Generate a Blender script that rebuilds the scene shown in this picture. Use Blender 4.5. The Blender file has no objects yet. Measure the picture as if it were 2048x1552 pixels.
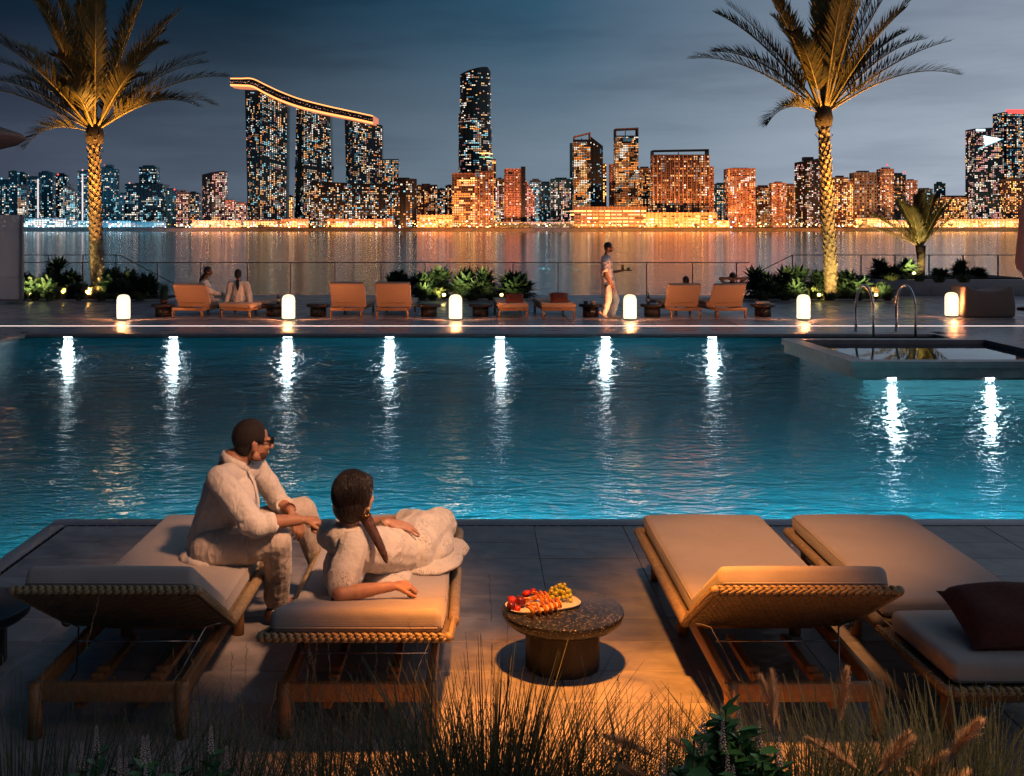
import bpy, bmesh, math, random
import numpy as np
from mathutils import Vector, Matrix, noise, Euler
random.seed(7); R = math.radians; PI = math.pi
sc = bpy.context.scene; COL = sc.collection
# ---------------------------------------------------------------- camera, world, light
F = 2200.0; VX = 955.0; VY = 450.0; CH = 2.2
cd = bpy.data.cameras.new('camera'); cam = bpy.data.objects.new('camera', cd); COL.objects.link(cam)
cam.location = (0, 0, CH); cam.rotation_euler = (R(90), 0, 0)
cd.sensor_width = 36; cd.lens = F/2048*36; cd.shift_x = (1024-VX)/2048; cd.shift_y = (VY-776)/2048
cd.clip_start = 0.1; cd.clip_end = 20000
sc.camera = cam
vs = sc.view_settings; sc.display_settings.display_device = 'sRGB'
vs.view_transform = 'Standard'; vs.look = 'None'; vs.exposure = 0; vs.gamma = 1
sc.render.engine = 'CYCLES'
cy = sc.cycles
cy.use_denoising = True; cy.max_bounces = 8; cy.glossy_bounces = 4; cy.transmission_bounces = 6; cy.diffuse_bounces = 2
cy.caustics_reflective = False; cy.caustics_refractive = False; cy.sample_clamp_indirect = 80; cy.use_light_tree = True

def P(px, py, Y):
    "point at depth Y seen at photo pixel (px, py)"
    return Vector(((px-VX)*Y/F, Y, CH-(py-VY)*Y/F))
def G(px, py, z=0.0):
    "point at height z seen at photo pixel"
    Y = (CH-z)*F/(py-VY); return Vector(((px-VX)*Y/F, Y, z))

w = bpy.data.worlds.new('World'); sc.world = w; w.use_nodes = True
nt = w.node_tree; nd = nt.nodes; lk = nt.links; nd.clear()
def N(nd, t, **kw):
    n = nd.new(t)
    for k, v in kw.items():
        if k.startswith('i_'):
            s = k[2:]; n.inputs[int(s) if s.isdigit() else s.replace('_', ' ')].default_value = v
        else: setattr(n, k, v)
    return n
out = N(nd, 'ShaderNodeOutputWorld'); bg = N(nd, 'ShaderNodeBackground'); lk.new(bg.outputs[0], out.inputs[0])
tc = N(nd, 'ShaderNodeTexCoord'); sep = N(nd, 'ShaderNodeSeparateXYZ'); lk.new(tc.outputs['Generated'], sep.inputs[0])
def ramp(nd, pts, interp='LINEAR'):
    r = N(nd, 'ShaderNodeValToRGB'); e = r.color_ramp; e.interpolation = interp
    while len(e.elements) < len(pts): e.elements.new(0.5)
    for q, (p, c) in zip(e.elements, pts):
        q.position = p; q.color = (*c, 1) if len(c) == 3 else c
    return r
# azimuth runs from the dark blue left (west) to the pale afterglow on the right; elevation darkens it upwards
hz = ramp(nd, [(0.0, (.05, .055, .09)), (.27, (.055, .065, .105)), (.40, (.10, .135, .18)), (.55, (.20, .265, .33)), (.72, (.44, .50, .59)), (1.0, (.30, .34, .40))])
up = ramp(nd, [(0.0, (.006, .016, .034)), (.27, (.0020, .009, .024)), (.40, (.005, .022, .042)), (.53, (.030, .088, .148)), (.72, (.24, .29, .365)), (1.0, (.16, .19, .24))])
mx = N(nd, 'ShaderNodeMath', operation='MULTIPLY_ADD'); lk.new(sep.outputs[0], mx.inputs[0]); mx.inputs[1].default_value = .5; mx.inputs[2].default_value = .5
for r in (hz, up): lk.new(mx.outputs[0], r.inputs[0])
ev = N(nd, 'ShaderNodeMapRange', interpolation_type='SMOOTHSTEP'); lk.new(sep.outputs[2], ev.inputs[0]); ev.inputs[1].default_value = 0.0; ev.inputs[2].default_value = .21
m1 = N(nd, 'ShaderNodeMix', data_type='RGBA'); lk.new(ev.outputs[0], m1.inputs['Factor']); lk.new(hz.outputs[0], m1.inputs['A']); lk.new(up.outputs[0], m1.inputs['B'])
# thin cloud bars
mp = N(nd, 'ShaderNodeMapping'); mp.inputs['Scale'].default_value = (2.2, 2.2, 16); lk.new(tc.outputs['Generated'], mp.inputs[0])
nz = N(nd, 'ShaderNodeTexNoise', i_Scale=2.1, i_Detail=5.0, i_Roughness=.55); lk.new(mp.outputs[0], nz.inputs['Vector'])
cr = ramp(nd, [(.40, (.80, .80, .83)), (.54, (1, 1, 1)), (.72, (1.12, 1.10, 1.10))]); lk.new(nz.outputs[0], cr.inputs[0])
m2 = N(nd, 'ShaderNodeMix', data_type='RGBA', blend_type='MULTIPLY'); m2.inputs['Factor'].default_value = .8
lk.new(m1.outputs['Result'], m2.inputs['A']); lk.new(cr.outputs[0], m2.inputs['B'])
sky = N(nd, 'ShaderNodeTexSky', sky_type='NISHITA'); sky.sun_disc = False; sky.sun_elevation = R(-4); sky.sun_rotation = R(100)
m3 = N(nd, 'ShaderNodeMix', data_type='RGBA', blend_type='ADD'); m3.inputs['Factor'].default_value = .01
# the eastern half of the sky, away from the afterglow, is darker
bk = N(nd, 'ShaderNodeMapRange', interpolation_type='SMOOTHSTEP', i_1=-.9, i_2=.45, i_3=.52, i_4=1.0); lk.new(sep.outputs[1], bk.inputs[0])
m4 = N(nd, 'ShaderNodeMix', data_type='RGBA', blend_type='MULTIPLY'); m4.inputs['Factor'].default_value = 1; lk.new(m2.outputs['Result'], m4.inputs['A']); lk.new(bk.outputs[0], m4.inputs['B'])
lk.new(m4.outputs['Result'], m3.inputs['A']); lk.new(sky.outputs[0], m3.inputs['B'])
lk.new(m3.outputs['Result'], bg.inputs['Color']); bg.inputs['Strength'].default_value = 1.0
w.cycles.sampling_method = 'MANUAL'; w.cycles.sample_map_resolution = 256

def light(kind, name, loc, power, color, target=None, size=.1, sizey=None, angle=60, blend=.6, spread=None):
    d = bpy.data.lights.new(name, kind); o = bpy.data.objects.new(name, d); COL.objects.link(o); o.location = loc
    d.energy = power; d.color = color
    if kind == 'AREA':
        d.size = size
        if sizey: d.shape = 'RECTANGLE'; d.size_y = sizey
        if spread: d.spread = R(spread)
    elif kind == 'SUN': d.angle = R(size)
    else: d.shadow_soft_size = size
    if kind == 'SPOT': d.spot_size = R(angle); d.spot_blend = blend
    if target is not None:
        o.rotation_euler = (Vector(target)-Vector(loc)).to_track_quat('-Z', 'Y').to_euler()
    return o
# last pink afterglow (sun already below the horizon)
light('SUN', 'sun', (30, -20, 30), .10, (1.0, .66, .60), target=(0, 8, 0), size=18)
# warm terrace lamps over the near deck (their posts stand out of the picture)
light('SPOT', 'terrace_lamp', (.50, 4.60, 3.75), 2100, (1.0, .32, .045), target=(.50, 4.62, 0), size=.10, angle=45, blend=1.0)
light('SPOT', 'terrace_lamp_right', (.55, 4.6, 4.2), 950, (1.0, .40, .12), target=(1.62, 6.25, .3), size=.22, angle=31, blend=1.0)
light('SPOT', 'terrace_lamp_left', (1.1, 3.6, 4.3), 1450, (1.0, .50, .27), target=(-.80, 6.15, .45), size=.2, angle=27, blend=1.0)
light('SPOT', 'planting_fill', (1.9, 2.1, 3.3), 400, (1.0, .48, .20), target=(1.45, 2.85, .5), size=.15, angle=46, blend=1.0)  # unseen warm fill spot, added to brighten the foreground plants
light('SPOT', 'planting_fill_left', (-.9, 1.7, 3.3), 34, (1.0, .50, .26), target=(-.2, 2.9, .5), size=.15, angle=50, blend=1.0)  # weaker unseen fill, added for the plants on the left

# ---------------------------------------------------------------- materials
MATS = {}
def mat(name, col=(.5, .5, .5), rough=.6, metal=0, spec=.5, emis=None, es=0, trans=0, ior=1.45, sub=0, sheen=0):
    if name in MATS: return MATS[name]
    m = bpy.data.materials.new(name); m.use_nodes = True; b = m.node_tree.nodes['Principled BSDF']
    b.inputs['Base Color'].default_value = (*col, 1); b.inputs['Roughness'].default_value = rough
    b.inputs['Metallic'].default_value = metal; b.inputs['Specular IOR Level'].default_value = spec
    b.inputs['IOR'].default_value = ior
    if trans: b.inputs['Transmission Weight'].default_value = trans
    if sub: b.inputs['Subsurface Weight'].default_value = sub; b.inputs['Subsurface Scale'].default_value = .01
    if sheen: b.inputs['Sheen Weight'].default_value = sheen
    if emis: b.inputs['Emission Color'].default_value = (*emis, 1); b.inputs['Emission Strength'].default_value = es
    MATS[name] = m; return m
def noisy(name, c1, c2, scale=8, rough=.6, bump=.2, bscale=None, stretch=(1, 1, 1), detail=5, dist=.01, r2=None, spec=.5, metal=0, coord='Object', lo=.35, hi=.65, sheen=0, sub=0, trl=0):
    m = mat(name, c1, rough, metal, spec, sheen=sheen, sub=sub); n = m.node_tree.nodes; l = m.node_tree.links; b = n['Principled BSDF']
    t = N(n, 'ShaderNodeTexCoord'); mp = N(n, 'ShaderNodeMapping'); mp.inputs['Scale'].default_value = stretch; l.new(t.outputs[coord], mp.inputs[0])
    z = N(n, 'ShaderNodeTexNoise', i_Scale=scale, i_Detail=detail, i_Roughness=.6); l.new(mp.outputs[0], z.inputs['Vector'])
    r = ramp(n, [(lo, c1), (hi, c2)]); l.new(z.outputs[0], r.inputs[0]); l.new(r.outputs[0], b.inputs['Base Color'])
    if r2 is not None:
        q = N(n, 'ShaderNodeMapRange', i_1=lo, i_2=hi, i_3=rough, i_4=r2); l.new(z.outputs[0], q.inputs[0]); l.new(q.outputs[0], b.inputs['Roughness'])
    if bump:
        z2 = N(n, 'ShaderNodeTexNoise', i_Scale=bscale or scale*4, i_Detail=4.0); l.new(mp.outputs[0], z2.inputs['Vector'])
        bp = N(n, 'ShaderNodeBump', i_Strength=bump, i_Distance=dist); l.new(z2.outputs[0], bp.inputs['Height']); l.new(bp.outputs[0], b.inputs['Normal'])
    return m
def emit(name, col, s, sample=True):
    m = mat(name, (.02, .02, .02), .5, emis=col, es=s)
    if not sample: m.cycles.emission_sampling = 'NONE'
    return m

# ---------------------------------------------------------------- object helpers
def tag(o, label=None, cat=None, group=None, kind=None):
    if label: o['label'] = label
    if cat: o['category'] = cat
    if group: o['group'] = group
    if kind: o['kind'] = kind
    return o
def thing(name, label, cat, loc=(0, 0, 0), rz=0, group=None):
    o = bpy.data.objects.new(name, None); COL.objects.link(o); o.location = loc; o.rotation_euler = (0, 0, rz); o.empty_display_size = .1
    return tag(o, label, cat, group)
def ch(o, q): return [c for c in q if c.parent == o]
def copy_tree(root, loc, rz=None, label=None, group=None, scale=None, skip=()):
    r = root.copy(); COL.objects.link(r); r.location = loc
    if rz is not None: r.rotation_euler = (0, 0, rz)
    if label: r['label'] = label
    if group: r['group'] = group
    if scale: r.scale = (scale,)*3 if not hasattr(scale, '__len__') else scale
    for c0 in list(root.children):
        if c0.name.split('.')[0] in skip: continue
        c = c0.copy(); COL.objects.link(c); c.parent = r
        for g0 in list(c0.children):
            g = g0.copy(); COL.objects.link(g); g.parent = c
    return r

class MB:
    "collects shapes; build() links them as one mesh object"
    def __init__(s): s.v = []; s.f = []; s.m = []; s.sm = []; s.n = 0
    def add(s, vs, fs, mi=0, smooth=False, M=None):
        vs = np.asarray(vs, float).reshape(-1, 3)
        if M is not None:
            A = np.array(M); vs = vs @ A[:3, :3].T + A[:3, 3]
        k = s.n; s.v.append(vs); s.n += len(vs)
        s.f.extend([tuple(i+k for i in f) for f in fs]); s.m.extend([mi]*len(fs)); s.sm.extend([smooth]*len(fs))
        return s
    def box(s, x0, x1, y0, y1, z0, z1, mi=0, M=None):
        v = [(x0,y0,z0),(x1,y0,z0),(x1,y1,z0),(x0,y1,z0),(x0,y0,z1),(x1,y0,z1),(x1,y1,z1),(x0,y1,z1)]
        return s.add(v, [(0,3,2,1),(4,5,6,7),(0,1,5,4),(1,2,6,5),(2,3,7,6),(3,0,4,7)], mi, False, M)
    def rbox(s, x0, x1, y0, y1, z0, z1, r=.02, seg=3, mi=0, M=None, cuts=0, fn=None):
        bm = bmesh.new(); bmesh.ops.create_cube(bm, size=1)
        for v in bm.verts: v.co = Vector(((x0+x1)/2+v.co.x*(x1-x0), (y0+y1)/2+v.co.y*(y1-y0), (z0+z1)/2+v.co.z*(z1-z0)))
        bmesh.ops.bevel(bm, geom=bm.edges[:]+bm.verts[:], offset=r, segments=seg, profile=.5, affect='EDGES')
        if cuts: 
            bmesh.ops.subdivide_edges(bm, edges=[e for e in bm.edges if e.calc_length() > min(x1-x0, y1-y0)*.4], cuts=cuts, use_grid_fill=True)
        if fn:
            for v in bm.verts: v.co = Vector(fn(v.co))
        bm.verts.index_update(); v = [q.co[:] for q in bm.verts]; f = [[q.index for q in a.verts] for a in bm.faces]; bm.free()
        return s.add(v, f, mi, True, M)
    def tube(s, pts, rad, seg=8, mi=0, cap=True, M=None, flat=1.0, smooth=True):
        pts = [Vector(p) for p in pts]; n = len(pts)
        rs = rad if hasattr(rad, '__len__') else [rad]*n
        vs = []; fs = []; prev = None
        for i, p in enumerate(pts):
            t = (pts[min(i+1, n-1)]-pts[max(i-1, 0)]);
            if t.length < 1e-9: t = Vector((0, 0, 1))
            t.normalize()
            if prev is None:
                a = Vector((0, 0, 1)) if abs(t.z) < .9 else Vector((1, 0, 0)); u = t.cross(a).normalized()
            else:
                u = (prev - t*prev.dot(t))
                u = u.normalized() if u.length > 1e-6 else t.orthogonal().normalized()
            prev = u; b = t.cross(u)
            for k in range(seg):
                an = 2*PI*k/seg; vs.append(p + u*math.cos(an)*rs[i] + b*math.sin(an)*rs[i]*flat)
        for i in range(n-1):
            for k in range(seg):
                a = i*seg+k; b_ = i*seg+(k+1) % seg; fs.append((a, b_, b_+seg, a+seg))
        if cap: fs.append(tuple(range(seg))[::-1]); fs.append(tuple((n-1)*seg+k for k in range(seg)))
        return s.add([v[:] for v in vs], fs, mi, smooth, M)
    def lathe(s, prof, seg=24, mi=0, M=None, smooth=True, c=(0, 0, 0)):
        vs = []; fs = []
        for r, z in prof:
            for k in range(seg):
                a = 2*PI*k/seg; vs.append((c[0]+max(r, 1e-4)*math.cos(a), c[1]+max(r, 1e-4)*math.sin(a), c[2]+z))
        for i in range(len(prof)-1):
            for k in range(seg):
                a = i*seg+k; b = i*seg+(k+1) % seg; fs.append((a, b, b+seg, a+seg))
        fs.append(tuple(range(seg))[::-1]); fs.append(tuple((len(prof)-1)*seg+k for k in range(seg)))
        return s.add(vs, fs, mi, smooth, M)
    def ball(s, c, r, seg=10, rings=6, mi=0, M=None, rot=None):
        r = (r,)*3 if not hasattr(r, '__len__') else r; vs = []; fs = []
        E = rot.to_matrix() if rot is not None else None; c = Vector(c)
        for i in range(rings+1):
            th = PI*i/rings
            for k in range(seg):
                a = 2*PI*k/seg; q = Vector((r[0]*math.sin(th)*math.cos(a), r[1]*math.sin(th)*math.sin(a), r[2]*math.cos(th)))
                if E: q = E @ q
                vs.append((c+q)[:])
        for i in range(rings):
            for k in range(seg):
                a = i*seg+k; b = i*seg+(k+1) % seg; fs.append((a, a+seg, b+seg, b))
        return s.add(vs, fs, mi, True, M)
    def poly_prism(s, pts, z0, z1, mi=0, M=None):
        n = len(pts); v = [(x, y, z0) for x, y in pts]+[(x, y, z1) for x, y in pts]
        f = [tuple(range(n))[::-1], tuple(range(n, 2*n))]+[(i, (i+1) % n, n+(i+1) % n, n+i) for i in range(n)]
        return s.add(v, f, mi, False, M)
    def mesh(s, name, mats):
        me = bpy.data.meshes.new(name)
        v = np.concatenate(s.v) if s.v else np.zeros((0, 3))
        me.from_pydata(v.tolist(), [], s.f)
        for m in (mats if isinstance(mats, (list, tuple)) else [mats]): me.materials.append(m)
        if me.polygons:
            me.polygons.foreach_set('material_index', s.m); me.polygons.foreach_set('use_smooth', s.sm)
        me.update(); return me
    def build(s, name, mats, parent=None, loc=None, sharp=None):
        o = bpy.data.objects.new(name, s.mesh(name, mats)); COL.objects.link(o)
        if parent: o.parent = parent
        if loc: o.location = loc
        if sharp: 
            try: o.data.set_sharp_from_angle(angle=R(sharp))
            except Exception: pass
        return o

def capsule(p0, r0, p1, r1, fl=1.0, seg=14, up=None):
    "rounded tapered limb; fl flattens it across its second axis"
    p0 = Vector(p0); p1 = Vector(p1); t = (p1-p0); L = t.length; t = t.normalized() if L > 1e-6 else Vector((0, 0, 1))
    u = t.cross(Vector(up) if up else (Vector((0, 0, 1)) if abs(t.z) < .9 else Vector((0, 1, 0)))).normalized(); b = t.cross(u)
    vs = []; fs = []; st = []
    for k in range(4): a = PI/2*(1-k/4); st.append((p0-t*r0*math.sin(a)*.999, r0*math.cos(a)+1e-4))
    st.append((p0, r0)); st.append((p1, r1))
    for k in range(1, 5): a = PI/2*k/4; st.append((p1+t*r1*math.sin(a)*.999, r1*math.cos(a)+1e-4))
    for p, r in st:
        for k in range(seg):
            a = 2*PI*k/seg; vs.append((p+u*math.cos(a)*r+b*math.sin(a)*r*fl)[:])
    for i in range(len(st)-1):
        for k in range(seg):
            a = i*seg+k; c = i*seg+(k+1) % seg; fs.append((a, c, c+seg, a+seg))
    fs.append(tuple(range(seg))[::-1]); fs.append(tuple((len(st)-1)*seg+k for k in range(seg)))
    return vs, fs
class Blob(MB):
    "overlapping limbs and ellipsoids fused into one continuous skin (voxel remesh + smooth)"
    def cap(s, p0, r0, p1, r1, fl=1.0, up=None): v, f = capsule(p0, r0, p1, r1, fl, up=up); s.add(v, f); return s
    def ell(s, c, r, rot=None): s.ball(c, r, 18, 12, rot=rot); return s
    def chain(s, pts, rs, fl=1.0, up=None):
        for i in range(len(pts)-1): s.cap(pts[i], rs[i], pts[i+1], rs[i+1], fl, up)
        return s
    def skin(s, name, mats, parent=None, voxel=.01, smooth=6, wr=None, fac=.5, mfn=None, keep=None, loc=None):
        tmp = bpy.data.objects.new('tmp', s.mesh('tmp', mats)); COL.objects.link(tmp)
        m = tmp.modifiers.new('r', 'REMESH'); m.mode = 'VOXEL'; m.voxel_size = voxel; m.use_smooth_shade = True
        if smooth: q = tmp.modifiers.new('s', 'SMOOTH'); q.factor = fac; q.iterations = smooth
        dg = bpy.context.evaluated_depsgraph_get(); dg.update()
        me = bpy.data.meshes.new_from_object(tmp.evaluated_get(dg)); old = tmp.data
        bpy.data.objects.remove(tmp); bpy.data.meshes.remove(old)
        n = len(me.vertices); co = np.empty(n*3); me.vertices.foreach_get('co', co); co = co.reshape(-1, 3)
        if wr:
            no = np.empty(n*3); me.vertices.foreach_get('normal', no); no = no.reshape(-1, 3)
            co = co + no*np.array([wr(Vector(c)) for c in co])[:, None]
            me.vertices.foreach_set('co', co.ravel())
        if keep is not None:
            bm = bmesh.new(); bm.from_mesh(me)
            bmesh.ops.delete(bm, geom=[v for v in bm.verts if not keep(v.co)], context='VERTS'); bm.to_mesh(me); bm.free()
        me.name = name; me.polygons.foreach_set('use_smooth', [True]*len(me.polygons))
        if not me.materials:
            for mm in (mats if isinstance(mats, (list, tuple)) else [mats]): me.materials.append(mm)
        if mfn is not None:
            me.polygons.foreach_set('material_index', [mfn(p.center) for p in me.polygons])
        o = bpy.data.objects.new(name, me); COL.objects.link(o)
        if parent: o.parent = parent
        if loc: o.location = loc
        me.update(); return o
def structure(o): o['kind'] = 'structure'; return o
# ---------------------------------------------------------------- the setting: pool, decks, sea, shore
stone = noisy('deck_stone', (.20, .19, .20), (.30, .28, .285), scale=2.2, rough=.42, r2=.58, bump=.35, bscale=26, dist=.004, coord='Object', stretch=(1, 2.2, 1))
# veined stone for the near slabs
def slab_mat():
    m = noisy('slab_stone', (.21, .195, .20), (.35, .32, .315), scale=3.0, rough=.38, r2=.62, bump=.9, bscale=13, dist=.006, detail=8, stretch=(1, 1.6, 1))
    n = m.node_tree.nodes; l = m.node_tree.links; b = n['Principled BSDF']
    wv = N(n, 'ShaderNodeTexWave', i_Scale=1.4, i_Distortion=14.0, i_Detail=4.0); wv.inputs['Detail Scale'].default_value = 1.6
    wv.bands_direction = 'DIAGONAL'
    t = N(n, 'ShaderNodeTexCoord'); oi = N(n, 'ShaderNodeObjectInfo'); ad = N(n, 'ShaderNodeVectorMath', operation='ADD')
    sc3 = N(n, 'ShaderNodeVectorMath', operation='SCALE'); cmb = N(n, 'ShaderNodeCombineXYZ')
    for i in range(3): l.new(oi.outputs['Random'], cmb.inputs[i])
    l.new(cmb.outputs[0], sc3.inputs[0]); sc3.inputs['Scale'].default_value = 23.0
    l.new(t.outputs['Object'], ad.inputs[0]); l.new(sc3.outputs[0], ad.inputs[1]); l.new(ad.outputs[0], wv.inputs['Vector'])
    col = [q for q in l if q.to_socket == b.inputs['Base Color']][0].from_socket
    r = ramp(n, [(.0, (.90, .89, .90)), (.5, (1, 1, 1)), (1.0, (1.06, 1.05, 1.04))]); l.new(wv.outputs[1], r.inputs[0])
    mx = N(n, 'ShaderNodeMix', data_type='RGBA', blend_type='MULTIPLY'); mx.inputs['Factor'].default_value = 1
    l.new(col, mx.inputs['A']); l.new(r.outputs[0], mx.inputs['B'])
    vr = N(n, 'ShaderNodeMapRange', i_3=.86, i_4=1.12); l.new(oi.outputs['Random'], vr.inputs[0])
    hs = N(n, 'ShaderNodeHueSaturation'); l.new(mx.outputs['Result'], hs.inputs['Color']); l.new(vr.outputs[0], hs.inputs['Value']); l.new(hs.outputs[0], b.inputs['Base Color'])
    for mp in [q for q in n if q.type == 'MAPPING']: l.new(ad.outputs[0], mp.inputs[0])
    return m
slabm = slab_mat()
coping = noisy('coping_stone', (.24, .23, .25), (.33, .31, .33), scale=5, rough=.38, bump=.25, bscale=40, dist=.003)
farstone = noisy('far_deck_stone', (.24, .24, .27), (.32, .315, .345), scale=1.2, rough=.24, r2=.36, bump=.12, bscale=9, dist=.004, stretch=(1, 3, 1))
def pool_tile():
    m = mat('pool_tile', (.03, .20, .27), .35); n = m.node_tree.nodes; l = m.node_tree.links; b = n['Principled BSDF']
    t = N(n, 'ShaderNodeTexCoord')
    br = N(n, 'ShaderNodeTexBrick', i_Scale=6.0, offset=0.0); br.inputs['Color1'].default_value = (.014, .22, .30, 1); br.inputs['Color2'].default_value = (.025, .31, .375, 1)
    br.inputs['Mortar'].default_value = (.035, .26, .31, 1); br.inputs['Brick Width'].default_value = .3; br.inputs['Row Height'].default_value = .3; br.inputs['Mortar Size'].default_value = .012
    l.new(t.outputs['Object'], br.inputs['Vector']); z = N(n, 'ShaderNodeTexNoise', i_Scale=.9, i_Detail=3.0); l.new(t.outputs['Object'], z.inputs['Vector'])
    r = ramp(n, [(.3, (.8, .8, .85)), (.7, (1.15, 1.15, 1.1))]); l.new(z.outputs[0], r.inputs[0])
    mx = N(n, 'ShaderNodeMix', data_type='RGBA', blend_type='MULTIPLY'); mx.inputs['Factor'].default_value = 1
    l.new(br.outputs[0], mx.inputs['A']); l.new(r.outputs[0], mx.inputs['B']); l.new(mx.outputs['Result'], b.inputs['Base Color']); return m
ptile = pool_tile()

def water_mat(name, scale, strength, dist, rough=.0, tint=(1, 1, 1), stretch=(1, 1, 1), sea=False, ior=1.20):
    m = bpy.data.materials.new(name); m.use_nodes = True; n = m.node_tree.nodes; l = m.node_tree.links; n.clear()
    o = N(n, 'ShaderNodeOutputMaterial'); t = N(n, 'ShaderNodeTexCoord')
    mp = N(n, 'ShaderNodeMapping'); mp.inputs['Scale'].default_value = stretch; l.new(t.outputs['Object'], mp.inputs[0])
    z1 = N(n, 'ShaderNodeTexNoise', i_Scale=scale, i_Detail=2.0, i_Roughness=.45, i_Distortion=.6); z2 = N(n, 'ShaderNodeTexNoise', i_Scale=scale*3.3, i_Detail=2.0, i_Roughness=.5, i_Distortion=.3)
    z3 = N(n, 'ShaderNodeTexNoise', i_Scale=scale*.28, i_Detail=1.0)
    for q in (z1, z2, z3): l.new(mp.outputs[0], q.inputs['Vector'])
    a1 = N(n, 'ShaderNodeMath', operation='MULTIPLY_ADD'); l.new(z2.outputs[0], a1.inputs[0]); a1.inputs[1].default_value = .42; l.new(z1.outputs[0], a1.inputs[2])
    a2 = N(n, 'ShaderNodeMath', operation='MULTIPLY_ADD'); l.new(z3.outputs[0], a2.inputs[0]); a2.inputs[1].default_value = 1.1; l.new(a1.outputs[0], a2.inputs[2])
    bp = N(n, 'ShaderNodeBump', i_Strength=strength, i_Distance=dist); l.new(a2.outputs[0], bp.inputs['Height'])
    if sea:
        b = N(n, 'ShaderNodeBsdfPrincipled', i_Roughness=rough); b.inputs['Base Color'].default_value = (*tint, 1); b.inputs['IOR'].default_value = 1.5
        l.new(bp.outputs[0], b.inputs['Normal'])
    else:
        b = N(n, 'ShaderNodeBsdfGlass', i_Roughness=rough, i_IOR=ior); b.inputs['Color'].default_value = (*tint, 1); l.new(bp.outputs[0], b.inputs['Normal'])
    l.new(b.outputs[0], o.inputs[0]); return m
pool_water = water_mat('pool_water', 2.3, 1.0, .30, .03, (.93, .98, 1), (1, 1.7, 1))
sea_water = water_mat('sea_water', .55, .26, .18, .11, (.004, .020, .032), (1, 1.6, 1), sea=True)
bath_water = water_mat('bath_water', 2.0, .04, .02, .0, (.9, .97, 1), ior=1.6)

POOLX0, POOLX1, PY0, PY1, DX = -9.1, 9.2, 8.23, 22.2, -3.15
WZ = -.12; FZ = -1.30
mb = MB(); mb.add([(POOLX0, 1, FZ), (POOLX1, 1, FZ), (POOLX1, PY1+.6, FZ), (POOLX0, PY1+.6, FZ)], [(0, 1, 2, 3)])
structure(mb.build('pool_floor', ptile))
# pool walls: inner faces below the copings
mb = MB()
mb.box(POOLX0-.3, POOLX1+.3, PY1+.45, PY1+.497, FZ-.1, -.062)
mb.box(POOLX0-.3, POOLX0-.06, 1, PY1+.447, FZ-.1, -.062); mb.box(POOLX1+.06, POOLX1+.3, 1, PY1+.447, FZ-.1, -.062)
mb.box(DX+.06, POOLX1+.06, PY0-.30, PY0-.06, FZ-.1, -.062); mb.box(DX+.06, DX+.3, 1, PY0-.30, FZ-.1, -.062)
wallm = noisy('pool_wall_tile', (.03, .12, .16), (.05, .17, .21), scale=9, rough=.35, bump=.15)
structure(mb.build('pool_wall', wallm))
mb = MB()
def grid(mb, x0, x1, y0, y1, z, nx, ny):
    xs = np.linspace(x0, x1, nx+1); ys = np.linspace(y0, y1, ny+1)
    v = [(x, y, z) for y in ys for x in xs]; f = [(j*(nx+1)+i, j*(nx+1)+i+1, (j+1)*(nx+1)+i+1, (j+1)*(nx+1)+i) for j in range(ny) for i in range(nx)]
    mb.add(v, f, 0, True)
grid(mb, POOLX0-.05, POOLX1+.05, PY0-.05, PY1+.56, WZ, 4, 4); grid(mb, POOLX0-.05, DX+.05, 1.0, PY0-.05, WZ, 2, 2)
structure(mb.build('pool_water', pool_water))

# near deck: base sheet, slabs, coping, slotted drain
mb = MB(); mb.box(DX+.062, POOLX1+6, 1.0, PY0-.062, -.35, -.03)
deck = structure(mb.build('near_deck', mat('joint_mortar', (.12, .11, .115), .9)))
bevel = {}
def slab_mesh(wd, dp):
    k = (round(wd, 3), round(dp, 3))
    if k not in bevel:
        b = MB(); x, y = wd/2, dp/2; e = .003; h = .03
        v = [(-x, -y, 0), (x, -y, 0), (x, y, 0), (-x, y, 0), (-x, -y, h-e), (x, -y, h-e), (x, y, h-e), (-x, y, h-e), (-x+e, -y+e, h), (x-e, -y+e, h), (x-e, y-e, h), (-x+e, y-e, h)]
        f = [(0, 1, 5, 4), (1, 2, 6, 5), (2, 3, 7, 6), (3, 0, 4, 7), (4, 5, 9, 8), (5, 6, 10, 9), (6, 7, 11, 10), (7, 4, 8, 11), (8, 9, 10, 11)]
        b.add(v, f); bevel[k] = b.mesh('slab', slabm)
    return bevel[k]
ROW = [8.04, 7.62, 7.256, 6.895, 6.53, 6.166, 5.81, 5.426, 5.07, 4.70, 4.33, 3.96, 3.59]
xs0 = [-3.0, -2.31, -1.62, -.93, -.25, .41, 1.06, 1.72, 2.38, 3.04, 3.70, 4.36, 5.02]
rs = random.Random(3)
for i in range(len(ROW)-1):
    y1, y0 = ROW[i], ROW[i+1]
    for j in range(len(xs0)-1):
        if y1 < 5 and (xs0[j] > 2.5 or xs0[j+1] < -2.4): continue
        x0, x1 = xs0[j], xs0[j+1]
        me = slab_mesh(x1-x0-.0025, y1-y0-.0035); o = bpy.data.objects.new('slab', me); COL.objects.link(o); o.parent = deck
        o.location = ((x0+x1)/2, (y0+y1)/2, -.03+rs.uniform(-.0012, .0012)); o.rotation_euler = (rs.uniform(-.001, .001), rs.uniform(-.001, .001), 0)
mb = MB(); mb.box(xs0[-1]+.002, POOLX1-.2, 1.0, PY0-.2, -.029, 0); mb.box(DX+.15, xs0[-1], 1.0, 3.585, -.029, 0); mb.box(2.39, xs0[-1], 3.59, 4.697, -.029, -.0005)
mb.box(DX+.15, -2.32, 3.59, 4.697, -.029, -.0005)
o = mb.build('plain_paving', slabm, deck)
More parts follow.
